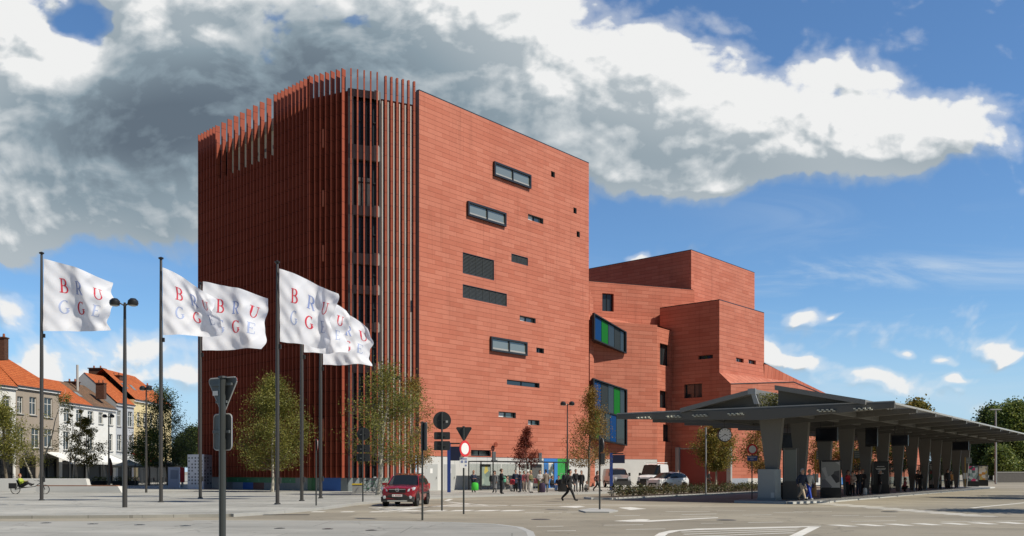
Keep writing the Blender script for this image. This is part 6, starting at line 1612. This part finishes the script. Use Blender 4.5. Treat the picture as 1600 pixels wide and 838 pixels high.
r = empty('red_banner', tuple(gx(284,95)), 'small red banner stand between the white notice stand and the tall boards', 'banner')
q = MB(); q.obox(gx(281,95)+UPV*.5, Vector((.5,0,0)), Vector((0,.05,0)), UPV*1.6); q.build('banner_cloth', mat('banner_red', (.5,.03,.03)), r); q = MB(); q.obox(gx(281,95)+Vector((.22,-.2,0)), Vector((.06,0,0)), Vector((0,.5,0)), UPV*.5); q.build('stand', STEELD, r)

# ================================================================ bus shelter by the hall
SH0 = gx(752, 79.0)
def shelter(t0, L, label):
    o = SH0+dR*t0; r = empty('bus_shelter', tuple(o), label, 'bus shelter', 'glass bus shelters beside the hall')
    dep = 1.5; bk = -nR*dep
    q = MB(); q.obox(UZ(o,2.50)-dR*.15+nR*.25, dR*(L+.3), -nR*(dep+.35), UPV*.10); q.build('roof', FRAME, r)
    for f in (0, .5, 1):
        for s_ in (0, 1):
            if s_ == 0 and f == .5: continue
            q = MB(); q.obox(o+dR*(L*f-.04)+bk*s_, dR*.08, bk.normalized()*.08, UPV*2.5); q.build('post', FRAME, r)
    for i in range(3):
        q = MB(); q.obox(o+dR*(L*i/3+.08)+bk+UPV*.35, dR*(L/3-.12), nR*.015, UPV*2.0); q.build('glass', CGLASS, r)
    q = MB(); q.obox(o+dR*(L*.25)+bk*.75+UPV*.42, dR*(L*.5), nR*.35, UPV*.05); b_ = q.build('bench', mat('bench_metal', (.2,.21,.21), .4, .5), r)
    for f in (.3,.7): q = MB(); q.obox(o+dR*(L*f)+bk*.75+nR*.1, dR*.06, nR*.06, UPV*.42); q.build('bench_leg', FRAME, r)
    q = MB(); q.obox(UZ(o,2.60)+dR*(L*.30)+bk*.4, dR*.62, nR*.2, UPV*.10+UPV*.0); q.obox(UZ(o,2.701)+dR*(L*.30+.1)+bk*.4, dR*.42, nR*.1, UPV*.75); q.build('roof_display', mat('display_grey', (.10,.11,.115), .4), r)
    return r, o
r, o = shelter(0, 6.4, 'left glass bus shelter with a lit poster at its end')
q = MB(); q.obox(o+dR*.12-nR*.3+UPV*.25, dR*1.25, nR*.16, UPV*2.05); c_ = q.build('poster_case', FRAME, r)
q = MB(); q.obox(o+dR*.22-nR*.13+UPV*.4, dR*1.05, nR*.006, UPV*1.75); q.build('poster', collage('poster_shelter', [(.22,.28,.24),(.30,.36,.30),(.45,.38,.10),(.15,.20,.18),(.26,.32,.28)], 2.4, 2.), r)
r, o = shelter(6.9, 5.2, 'right glass bus shelter before the blue and green panels')
q = MB(); q.obox(o+dR*.12-nR*.3+UPV*.25, dR*1.5, nR*.16, UPV*2.1); c_ = q.build('poster_case', mat('ticket_grey', (.09,.09,.085), .5), r)
# bicycles
RUB = mat('rubber', (.02,.02,.02), .8)
def bicycle(loc, rz, label, m_, group='bicycles parked by the corner'):
    r = empty('bicycle', (0,0,0), label, 'bicycle', group)
    for xw in (-.52,.54):
        q = MB(); N_ = 24
        q.tube([(xw+.34*math.cos(2*math.pi*k/N_), 0, .34+.34*math.sin(2*math.pi*k/N_)) for k in range(N_+1)], .020, 6, caps=False); w_ = q.build('wheel', RUB, r)
        q = MB()
        for k in range(9): a = math.pi*k/9; q.tube([(xw-.33*math.cos(a),0,.34-.33*math.sin(a)),(xw+.33*math.cos(a),0,.34+.33*math.sin(a))], .004, 4)
        q.build('spokes', GREYL, w_)
    q = MB(); bb, st_, hd, hd2 = (-.08,0,.30), (-.20,0,.82), (.38,0,.86), (.42,0,.74)
    for a, b in ((bb,st_),(bb,hd2),(st_,hd),(bb,(-.52,0,.34)),(st_,(-.52,0,.34)),(hd2,(.54,0,.34)),((.37,0,1.0),hd2)): q.tube([a,b], .020, 6)
    q.build('frame', m_, r)
    q = MB(); q.tube([(.30,-.28,1.02),(.38,-.1,1.04),(.38,.1,1.04),(.30,.28,1.02)], .016, 6); q.build('handlebar', STEELD, r)
    q = MB(); q.tube([st_,(-.22,0,.94)], .014, 6); q.box((-.24,0,.96), (.27,.15,.06)); q.build('saddle', BLACK, r)
    q = MB(); q.tube([(-.08,-.12,.20),(-.08,-.05,.30),(-.08,.05,.30),(-.08,.12,.40)], .012, 5); q.lathe([(.09,-.01),(.09,.01)], (-.08,0,.3), 14, axis='y'); q.build('pedals', STEELD, r)
    q = MB(); q.tube([(.22,.0,.5),(-.3,.16,.0)], .01, 4); q.build('kickstand', STEELD, r)
    r.location = loc; r.rotation_euler = (0,0,rz); return r
bicycle(tuple(ground_pt(577,770)), R(10), 'green framed bicycle leaning beside the tree at the corner', mat('bike_green', (.05,.25,.10), .35))
bicycle(tuple(ground_pt(589,769)), R(25), 'black bicycle between the tree and the red car', BLACK)
bicycle(tuple(ground_pt(598,767.5)), R(-15), 'silver bicycle half hidden by the red car', mat('bike_silver', (.4,.42,.42), .3, .6))
r = empty('grit_bin', tuple(ground_pt(559,771)), 'small grey box with yellow lid beside the corner tree', 'bin')
b = ground_pt(559,771); q = MB(); q.box(b+UPV*.32, (.75,.5,.64)); q.build('box', mat('grit_grey', (.28,.28,.27)), r); q = MB(); q.box(b+UPV*.69, (.82,.56,.10)); q.build('lid', mat('lid_yellow', (.6,.42,.03)), r)
# cast shadow on the hall wall, modelled as a dark red disc on an arm
wl_ = empty('lamp_shadow', tuple(P4+dR*face_t(P4,dR,771)), 'modelled lamp shadow, a reddish disc on the wall above the low dark slot', 'shadow shape')
t = face_t(P4,dR,771); zc = wz(P4,dR,t,695); c = P4+dR*t+UPV*zc
q = MB(); q.tube([c-UPV*.7-dR*.5+nR*.02, c+nR*.25], .03, 6); q.build('arm', TERRAF, wl_); q = MB(); disc(q, c+nR*.25, dR, UPV, nR, .24, .08, 16); q.build('shadow_head', TERRAF, wl_)
# ================================================================ people
SKIN = mat('skin', (.52,.30,.21), .55); 
HAIRM = {'black': mat('hair_black', (.015,.012,.010), .6), 'brown': mat('hair_brown', (.08,.04,.02), .6), 'blond': mat('hair_blond', (.45,.30,.12), .6), 'grey': mat('hair_grey', (.42,.41,.40), .7), 'white': mat('hair_white', (.70,.69,.66), .7), 'red': mat('hair_red', (.30,.10,.03), .6)}
def cloth(c): 
    return mat('cloth_%03d_%03d_%03d' % tuple(int(v*999) for v in c), c, .85, var=.12, vscale=9.)
POSES = {}
def joints(pose, H, rs):
    k = H/1.75; j = {}
    def P(x, y, z): return Vector((x, y, z))
    # facing -Y, x to the left hand side of the picture
    lean = 0
    j['pel'] = P(0,0,.95); j['che'] = P(0,.0,1.28); j['nec'] = P(0,.0,1.46)
    sp = rs.uniform(-.02,.02); a = rs.uniform(-.06,.06)
    for s_, n_ in ((-1,'l'),(1,'r')):
        j['sho'+n_] = P(s_*.175,0,1.42); j['elb'+n_] = P(s_*.235,.03,1.14); j['wri'+n_] = P(s_*.235,-.06,.90); j['han'+n_] = P(s_*.23,-.09,.83)
        j['hip'+n_] = P(s_*.09,0,.92); j['kne'+n_] = P(s_*(.10+sp),-.02,.50); j['ank'+n_] = P(s_*(.11+sp),.03,.085); j['toe'+n_] = P(s_*(.13+sp),-.13,.045)
    if pose == 'walk':
        j['knel'] = P(-.09,-.20,.54); j['ankl'] = P(-.09,-.36,.11); j['toel'] = P(-.09,-.52,.10)
        j['kner'] = P(.10,.10,.52); j['ankr'] = P(.10,.42,.20); j['toer'] = P(.10,.34,.05)
        j['elbl'] = P(-.23,.14,1.16); j['wril'] = P(-.22,.10,.92); j['hanl'] = P(-.21,.06,.86)
        j['elbr'] = P(.23,-.08,1.16); j['wrir'] = P(.21,-.24,.98); j['hanr'] = P(.20,-.30,.95)
        for n_ in ('che','nec','shol','shor'): j[n_].y -= .05
    if pose == 'hold':
        for s_, n_ in ((-1,'l'),(1,'r')): j['elb'+n_] = P(s_*.24,.02,1.15); j['wri'+n_] = P(s_*.12,-.24,1.12); j['han'+n_] = P(s_*.07,-.30,1.14)
    if pose == 'phone':
        j['elbr'] = P(.25,-.03,1.16); j['wrir'] = P(.15,-.22,1.28); j['hanr'] = P(.12,-.27,1.34)
    if pose in ('sit','crouch'):
        dz = -.48 if pose == 'sit' else -.62
        for n_ in ('pel','che','nec','shol','shor','elbl','elbr','wril','wrir','hanl','hanr','hipl','hipr'): j[n_].z += dz
        for s_, n_ in ((-1,'l'),(1,'r')):
            if pose == 'sit': j['kne'+n_] = P(s_*.13,-.42,.50); j['ank'+n_] = P(s_*.13,-.40,.09); j['toe'+n_] = P(s_*.14,-.56,.045)
            else: j['kne'+n_] = P(s_*.16,-.34,.48); j['ank'+n_] = P(s_*.12,-.08,.10); j['toe'+n_] = P(s_*.14,-.24,.045)
            j['elb'+n_] = P(s_*.24,-.08,j['elb'+n_].z); j['wri'+n_] = P(s_*.14,-.32,j['elb'+n_].z-.06); j['han'+n_] = P(s_*.11,-.39,j['elb'+n_].z-.08)
        for n_ in ('che','nec','shol','shor'): j[n_].y -= (.06 if pose == 'sit' else .18)
    if pose == 'recline':
        dz = -.40
        for n_ in ('pel','che','nec','shol','shor','elbl','elbr','wril','wrir','hanl','hanr','hipl','hipr'): j[n_].z += dz
        for n_, y in (('che',.10),('nec',.18),('shol',.17),('shor',.17)): j[n_].y += y
        for s_, n_ in ((-1,'l'),(1,'r')): 
            j['kne'+n_] = P(s_*.11,-.40,.82 if s_ < 0 else .70); j['ank'+n_] = P(s_*.10,-.74,.52 if s_ < 0 else .60); j['toe'+n_] = P(s_*.10,-.84,.66)
            j['elb'+n_] = P(s_*.25,-.02,.80); j['wri'+n_] = P(s_*.22,-.28,.86); j['han'+n_] = P(s_*.22,-.36,.88)
    n0 = j['nec']; fw = P(0,-.03,0)
    j['hd0'] = n0+P(0,-.01,.09); j['hd1'] = n0+P(0,-.025,.17); j['hd2'] = n0+P(0,-.015,.26); j['hd3'] = n0+P(0,.0,.315)
    return {a_: v*k for a_, v in j.items()}, k
RAD = {'pel':(.155,.115),'che':(.165,.11),'nec':(.06,.055),'hd0':(.054,.056),'hd1':(.070,.085),'hd2':(.078,.092),'hd3':(.045,.055),
       'sho':(.062,.06),'elb':(.043,.043),'wri':(.028,.028),'han':(.036,.020),'hip':(.09,.095),'kne':(.060,.062),'ank':(.040,.042),'toe':(.042,.030)}
EDG = [('pel','che','T'),('che','nec','T'),('nec','hd0','S'),('hd0','hd1','S'),('hd1','hd2','S'),('hd2','hd3','S')]
for n_ in 'lr': EDG += [('che','sho'+n_,'T'),('sho'+n_,'elb'+n_,'T'),('elb'+n_,'wri'+n_,'T'),('wri'+n_,'han'+n_,'S'),('pel','hip'+n_,'L'),('hip'+n_,'kne'+n_,'L'),('kne'+n_,'ank'+n_,'L'),('ank'+n_,'toe'+n_,'F')]
def person(loc, face, pose, H, top, bottom, hair, label, coat=0., shoes=(.03,.03,.03), seed=0, long_hair=False, fem=False, group='people waiting or walking', hat=None, w_=1.):
    rs = np.random.default_rng(seed+7); J, k = joints(pose, H, rs); names = list(J)
    me = bpy.data.meshes.new('skel'); me.from_pydata([tuple(J[a]) for a in names], [(names.index(a), names.index(b)) for a, b, _ in EDG], [])
    ob = bpy.data.objects.new('skel', me); COL.objects.link(ob)
    md = ob.modifiers.new('skin', 'SKIN'); md.use_smooth_shade = True
    sub = ob.modifiers.new('sub', 'SUBSURF'); sub.levels = 1; sub.render_levels = 1
    sv = me.skin_vertices[0].data if me.skin_vertices else None
    if sv is None:
        me.attributes  # the layer comes with the modifier
    for i, a in enumerate(names):
        key = a[:3] if a[:3] in RAD and a not in RAD else a
        r_ = RAD[key]; f = w_ if key in ('pel','che','hip') else 1.
        if fem and key in ('sho','elb','che'): f *= .9
        sv[i].radius = (r_[0]*k*f*1.12, r_[1]*k*f*1.12); sv[i].use_root = (a == 'pel')
    dg = bpy.context.evaluated_depsgraph_get(); ev = ob.evaluated_get(dg); m2 = bpy.data.meshes.new_from_object(ev)
    bpy.data.objects.remove(ob); bpy.data.meshes.remove(me)
    nv = len(m2.vertices); V = np.zeros(nv*3); m2.vertices.foreach_get('co', V); V = V.reshape(-1,3)
    N_ = np.zeros(nv*3); m2.vertices.foreach_get('normal', N_); N_ = N_.reshape(-1,3)
    FC_ = [tuple(p_.vertices) for p_ in m2.polygons]; bpy.data.meshes.remove(m2)
    cen = np.array([V[list(f)].mean(0) for f in FC_])
    best = np.full(len(FC_), 9.); lab = np.array(['S']*len(FC_))
    for a, b, tg_ in EDG:
        A, B_ = np.array(J[a]), np.array(J[b]); d = B_-A; t = np.clip(((cen-A)@d)/(d@d+1e-9), 0, 1); dist = np.linalg.norm(cen-(A+t[:,None]*d), axis=1)
        ra = RAD[a[:3] if a not in RAD else a]; rb = RAD[b[:3] if b not in RAD else b]
        dist = dist-((ra[0]+ra[1])/2*(1-t)+(rb[0]+rb[1])/2*t)*k
        u = dist < best; best[u] = dist[u]; lab[u] = tg_
    r = empty('person', (0,0,0), label, 'person', group)
    b_ = MB(); b_.v = [tuple(x) for x in V]; b_.f = list(FC_); b_.m = [0]*len(FC_)
    # nose, ears, fingers in the same body mesh
    h1 = J['hd1']; 
    b_.tube([h1+Vector((0,-.075,.045))*k, h1+Vector((0,-.105,.0))*k, h1+Vector((0,-.088,-.012))*k], [.008*k,.016*k,.010*k], 6)
    for s_ in (-1,1): b_.lathe([(0,-.012*k),(.026*k,-.008*k),(.026*k,.008*k),(0,.012*k)], tuple(h1+Vector((s_*.080,0,.02))*k), 8, axis='x', sc=(1,.7,1.2))
    b_.box(tuple(h1+Vector((0,-.088,-.045))*k), (.045*k,.012*k,.010*k))
    for n_ in 'lr':
        w, h = J['wri'+n_], J['han'+n_]; d = (h-w).normalized(); sd = d.cross(Vector((0,0,1))); sd = sd.normalized() if sd.length > .1 else Vector((0,1,0)); up_ = sd.cross(d)
        for i in range(4):
            o = h+sd*(i-1.5)*.019*k; L_ = (.062,.072,.068,.052)[i]*k
            b_.tube([o-d*.01*k, o+d*L_*.55-up_*.005*k, o+d*L_*.95-up_*.025*k], [.010*k,.009*k,.007*k], 5)
        o = h-d*.02*k+sd*.03*k; b_.tube([o, o+sd*.022*k+d*.02*k, o+sd*.026*k+d*.048*k], [.011*k,.010*k,.008*k], 5)
    b_.build('body', SKIN, r, smooth=True, ang=80, uv=False)
    for s_ in (-1,1):
        q = MB(); q.lathe([(0,-.008*k),(.012*k,0),(0,.008*k)], tuple(h1+Vector((s_*.032,-.083,.045))*k), 8, axis='y'); q.build('eye', mat('eye_dark', (.02,.015,.012), .2), r, uv=False)
    def shell(name, tags, off, m_, zmin=None):
        q = MB(); idx = {}; 
        for fi, f in enumerate(FC_):
            if lab[fi] in tags:
                ff = []
                for v in f:
                    if v not in idx: idx[v] = len(q.v); q.v.append(tuple(V[v]+N_[v]*off*k))
                    ff.append(idx[v])
                q.f.append(tuple(ff)); q.m.append(0)
        if q.f: return q.build(name, m_, r, smooth=True, ang=80, uv=False)
    shell('jacket', ('T',), .024, cloth(top)); shell('trousers', ('L',), .014, cloth(bottom)); shell('shoes', ('F',), .014, cloth(shoes))
    if coat > 0 and pose not in ('sit','crouch','recline'):
        z1, z0 = 1.10*k, max(.25, (1.0-coat))*k; q = MB(); n_ = 16; rings = []
        yo = -.02*k if pose == 'walk' else 0
        pr = [(z1,.165,.125),((z1+z0)/2,.185,.155),(z0,.205,.185)]
        vv = [(rx_*k*w_*math.cos(2*math.pi*i/n_), yo+ry_*k*math.sin(2*math.pi*i/n_), z) for (z,rx_,ry_) in pr for i in range(n_)]
        q.add(vv, [(l*n_+i, l*n_+(i+1) % n_, (l+1)*n_+(i+1) % n_, (l+1)*n_+i) for l in range(2) for i in range(n_)]); q.build('coat_skirt', cloth(top), r, smooth=True, ang=80, uv=False)
    # hair
    c = J['hd2']+Vector((0,.012,.0))*k; q = MB(); n_, m_ = 14, 8; vv = []
    for i in range(m_+1):
        th = math.pi*.56*i/m_
        for jx in range(n_):
            ph = 2*math.pi*jx/n_; fr = max(0, -math.sin(ph)); thx = th*(1-.38*fr)
            vv.append((c.x+.098*k*math.sin(thx)*math.cos(ph), c.y+.112*k*math.sin(thx)*math.sin(ph), c.z+.105*k*math.cos(thx)))
    q.add(vv, [(i*n_+jx, (i+1)*n_+jx, (i+1)*n_+(jx+1) % n_, i*n_+(jx+1) % n_) for i in range(m_) for jx in range(n_)])
    L_ = .28 if long_hair else .10
    q.tube([c+Vector((0,.05,0))*k, c+Vector((0,.085,-.09))*k, c+Vector((0,.095,-L_))*k], [.085*k,.08*k,.05*k], 10)
    q.build('hair' if not hat else 'hat', HAIRM[hair] if not hat else cloth(hat), r, smooth=True, ang=80, uv=False)
    r.location = loc; r.rotation_euler = (0,0,R(face)); return r
def P_at(x, yb): p_ = ground_pt(x, yb); return (p_.x, p_.y, 0)
def bagf(name, cat, label, loc, d, m_, rz=0, strap=True, kind='pack'):
    r = empty(name, loc, label, cat); b = Vector(loc)
    q = MB(); dx, dy, dz = d
    q.lathe([(0,0),(.42,.0),(.5,.08),(.5,.72),(.40,.94),(.0,1.)], (0,0,0), 12); q.v = [(b.x+v[0]*dx*math.cos(rz)-v[1]*dy*math.sin(rz), b.y+v[0]*dx*math.sin(rz)+v[1]*dy*math.cos(rz), b.z+v[2]*dz) for v in q.v]
    q.build('bag_body', m_, r, smooth=True)
    q = MB(); q.tube([b+Vector((-dx*.2,0,dz*.92)), b+Vector((-dx*.1,0,dz*1.15)), b+Vector((dx*.1,0,dz*1.15)), b+Vector((dx*.2,0,dz*.92))], .014, 6); q.build('handle', BLACK, r)
    if kind == 'case':
        q = MB(); 
        for s_ in (-1,1): q.tube([b+Vector((s_*dx*.25,dy*.3,dz*.9)), b+Vector((s_*dx*.25,dy*.3,dz*1.4))], .012, 5)
        q.tube([b+Vector((-dx*.25,dy*.3,dz*1.4)), b+Vector((dx*.25,dy*.3,dz*1.4))], .014, 5); q.build('pull_handle', GREYL, r)
    return r
BK=(.018,.018,.020); NV=(.02,.03,.06); GY=(.16,.16,.165); OL=(.16,.15,.07); WH=(.62,.60,.56); BE=(.48,.38,.27); JE=(.05,.09,.20); RD=(.50,.03,.04); MA=(.22,.04,.05); BG=(.20,.16,.13)
person(P_at(740,769.5), 20, 'hold', 1.68, NV, BK, 'red', 'person in dark blue jacket with reddish hair holding a green bag, left of the shelter', seed=1, long_hair=True)
person(P_at(773,770), -30, 'stand', 1.66, GY, GY, 'black', 'person with dark hair in a long grey coat by the shelter poster', coat=.62, seed=2, long_hair=True)
person(P_at(783.5,772), 110, 'hold', 1.80, BK, BK, 'brown', 'tall person all in black with a mint green bag at the kerb', seed=3)
person(P_at(791.5,768.2), 70, 'sit', 1.70, BG, GY, 'brown', 'seated person in brown on the left shelter bench', seed=4)
person(P_at(805.5,768.8), 0, 'stand', 1.76, NV, BK, 'black', 'person in a dark navy coat under the left shelter roof', coat=.3, seed=5)
person(P_at(812.5,769.5), -70, 'hold', 1.70, NV, NV, 'grey', 'grey haired person in navy with a pink scarf beside the shelter', seed=6)
person(P_at(819,768.3), 40, 'stand', 1.66, MA, BG, 'brown', 'person in a maroon jacket in the middle of the waiting group', seed=7)
person(P_at(824.5,769), 180, 'hold', 1.74, (.30,.16,.15), (.50,.47,.43), 'white', 'white haired person in dusty red jacket and pale trousers', seed=8)
person(P_at(829.5,770.5), 60, 'hold', 1.68, OL, WH, 'blond', 'blond person in olive jacket and white trousers at the kerb', seed=9)
person(P_at(843.5,770), 30, 'hold', 1.70, (.42,.41,.40), (.17,.15,.03), 'brown', 'person in pale grey jacket and mustard green trousers', seed=10)
person(P_at(853,769.7), 200, 'stand', 1.76, BG, (.15,.14,.13), 'black', 'person seen from behind in a brown coat and grey trousers', coat=.3, seed=11)
person(P_at(862,768), 60, 'sit', 1.72, BK, JE, 'brown', 'seated person in black top and blue jeans under the right shelter', seed=12)
person(P_at(873,767.6), -10, 'sit', 1.74, NV, BK, 'black', 'seated person in dark blue before the green panel', seed=13)
person((gx(889,52.6).x, 52.6, -.12), 78, 'walk', 1.84, BK, BK, 'black', 'person all in black with a backpack striding across the road', coat=.2, seed=14, group=None)
person(P_at(899.5,768.6), 15, 'stand', 1.78, BK, (.22,.22,.23), 'brown', 'person in black jacket and grey trousers right of the slim lamp', seed=15)
person(P_at(908.5,768.8), -20, 'stand', 1.68, BK, BK, 'brown', 'person with long brown hair in a black coat beside a crouching child', coat=.35, seed=16, long_hair=True, fem=True)
person(P_at(914.5,768.8), 50, 'crouch', 1.30, (.20,.19,.18), (.09,.09,.09), 'brown', 'crouching small figure in grey brown beside the black coat', seed=17)
person(P_at(933,768.5), 60, 'walk', 1.66, (.16,.07,.06), BK, 'brown', 'person in a reddish brown top walking near the island sign', seed=18, long_hair=True)
person(P_at(1107,760.5), 80, 'walk', 1.72, BK, BK, 'brown', 'person in black passing behind the hedge before the loading recess', seed=19)
person(P_at(1059.5,760.8), 0, 'stand', 1.72, RD, BK, 'red', 'red dressed person standing beyond the white family car', seed=20)
G2 = 'people at the bus station'
person(P_at(1253,783), 25, 'walk', 1.76, NV, BE, 'grey', 'grey haired person in dark jacket and beige trousers walking off the platform', seed=21, group=G2)
person(P_at(1264,782.5), 15, 'walk', 1.72, (.50,.50,.47), (.02,.06,.38), 'blond', 'blond person in pale top and bright blue trousers with a dark jacket on the arm', seed=22, group=G2, shoes=(.5,.5,.48))
person(P_at(1294,777), -70, 'hold', 1.72, BK, BK, 'black', 'dark dressed person in front of the black and white poster', seed=23, group=G2)
person(P_at(1325,775), 40, 'hold', 1.68, RD, BK, 'brown', 'person in a bright red jacket waiting by the third column', seed=24, group=G2)
person(P_at(1332,775), -30, 'hold', 1.60, (.50,.40,.34), BK, 'black', 'person in a pale peach top right of the red jacket', seed=25, group=G2)
person(P_at(1341.5,773.5), 10, 'stand', 1.74, BK, NV, 'brown', 'person in black beside the fourth column, left of a white bag', seed=26, group=G2)
person(P_at(1348,773), -40, 'hold', 1.76, (.03,.02,.02), BK, 'red', 'person with red head of hair in black beside the white bag', seed=27, group=G2)
person(P_at(1375,772), 70, 'stand', 1.72, BK, (.10,.10,.10), 'grey', 'person in a black coat before the black stand', coat=.3, seed=28, group=G2)
person(P_at(1411,768.8), 60, 'crouch', 1.72, MA, BK, 'black', 'stooping person in dark red between the sixth and seventh columns', seed=29, group=G2)
person(P_at(1434,767), 10, 'stand', 1.74, (.07,.05,.04), (.06,.06,.08), 'red', 'person with ginger hair and brown jacket by the eighth column', seed=30, group=G2)
person(P_at(1438,767.5), -60, 'hold', 1.66, BK, BK, 'black', 'person in black standing right beside the ginger haired one', seed=31, group=G2)
person(P_at(1481,764), 20, 'stand', 1.80, BK, BK, 'black', 'person all in black near the far end of the platform', seed=32, group=G2, w_=1.15)
person(P_at(1486,763.6), 20, 'stand', 1.66, (.45,.20,.05), BK, 'brown', 'person in an orange top near the far end of the platform', seed=33, group=G2)
person(P_at(14.5,757.2), 60, 'sit', 1.74, (.03,.12,.40), BK, 'black', 'seated person in a bright blue jacket by the far left shop front', seed=34, group=None)
person(P_at(99,757.8), 60, 'stand', 1.74, (.10,.09,.08), BK, 'blond', 'café guest standing in front of the left awning', seed=35, group=None)
# bags and luggage
def on(x, yb, dz=0, dy=0): p_ = ground_pt(x, yb); return (p_.x, p_.y+dy, dz)
bagf('green_bag', 'bag', 'bright green bag with yellow flap held low by the reddish haired person', on(742,770,.18), (.55,.3,.62), mat('bag_green', (.06,.55,.05), .6))
bagf('backpack', 'backpack', 'black shoulder bag behind the long grey coat', on(768.5,769.5,.85), (.42,.25,.5), BLACK)
bagf('mint_bag', 'bag', 'mint green bag held by the tall person in black', on(787.5,771.5,.85), (.3,.2,.42), mat('bag_mint', (.12,.45,.28), .6))
bagf('red_bag', 'bag', 'bright red bag carried left of the navy dressed people', on(800.5,769.3,.62), (.4,.25,.42), mat('bag_red', (.50,.03,.05), .6))
bagf('red_bag', 'bag', 'red and white bag held by the blond person in olive', on(837.5,770,.72), (.36,.25,.42), mat('bag_pinkred', (.50,.12,.13), .6))
bagf('dark_bag', 'bag', 'dark purple bag standing by the mustard green trousers', on(847,770.5,.05), (.5,.3,.75), mat('bag_purple', (.04,.02,.05), .6))
bagf('suitcase', 'suitcase', 'big black suitcase left of the striding person in black', on(880.5,769,.03), (.95,.4,1.05), BLACK, kind='case')
bagf('backpack', 'backpack', 'black backpack on the striding person in black', (gx(889,52.6).x-.26, 52.62, .93), (.34,.34,.55), BLACK)
bagf('white_bag', 'bag', 'white carrier bag standing on the platform by the fourth column', on(1351.5,773.5,.01), (.3,.2,.5), WHITEP)
bagf('jacket_bundle', 'jacket', 'dark jacket hanging over the arm of the blond person in blue trousers', on(1268.5,782,.72), (.34,.25,.62), cloth(BK))
bagf('brown_bag', 'bag', 'brown paper bag behind the bright blue trousers', on(1271.5,780,.15), (.34,.3,.75), mat('bag_brown', (.32,.17,.07), .7))
# recumbent cycle and its rider
cy = gx(40, 66.0)
r = empty('recumbent_bicycle', tuple(cy), 'long dark bicycle with a low seat before the white bench', 'bicycle')
for (dx, rr) in ((-.75,.34),(1.42,.33)):
    q = MB(); N_ = 24; q.tube([(cy.x+dx+rr*math.cos(2*math.pi*i/N_), cy.y, rr+rr*math.sin(2*math.pi*i/N_)) for i in range(N_+1)], .026, 6, caps=False); w_ = q.build('wheel', RUB, r)
    q = MB()
    for i in range(9): a = math.pi*i/9; q.tube([(cy.x+dx-rr*math.cos(a),cy.y,rr-rr*math.sin(a)),(cy.x+dx+rr*math.cos(a),cy.y,rr+rr*math.sin(a))], .005, 4)
    q.build('spokes', GREYL, w_)
q = MB(); 
for a, b in (((-.75,.34),(-.2,.45)),((-.2,.45),(.7,.55)),((.7,.55),(1.2,.9)),((1.2,.9),(1.42,.33)),((-.75,.34),(-.45,.8)),((-.2,.45),(-.45,.8))): q.tube([(cy.x+a[0],cy.y,a[1]),(cy.x+b[0],cy.y,b[1])], .028, 6)
q.build('frame', BLACK, r)
q = MB(); q.tube([(cy.x+1.2,cy.y,.9),(cy.x+.75,cy.y-.25,1.0)], .018, 6); q.tube([(cy.x+1.2,cy.y,.9),(cy.x+.75,cy.y+.25,1.0)], .018, 6); q.build('handlebar', STEELD, r)
q = MB(); q.obox((cy.x-.42,cy.y-.2,.46), (.45,0,0), (0,.4,0), (0,0,.06)); q.obox((cy.x-.44,cy.y-.2,.52), (-.16,0,.5), (0,.4,0), (.05,0,0)); q.build('seat', BLACK, r)
q = MB(); q.obox((cy.x-1.1,cy.y-.28,.40), (.5,0,0), (0,.16,0), (0,0,.40)); q.build('pannier', BLACK, r)
person((cy.x-.25, cy.y, .10), 90, 'recline', 1.72, (.34,.42,.05), BK, 'red', 'person in a bright yellow vest reclining on the long bicycle', seed=40, group=None)
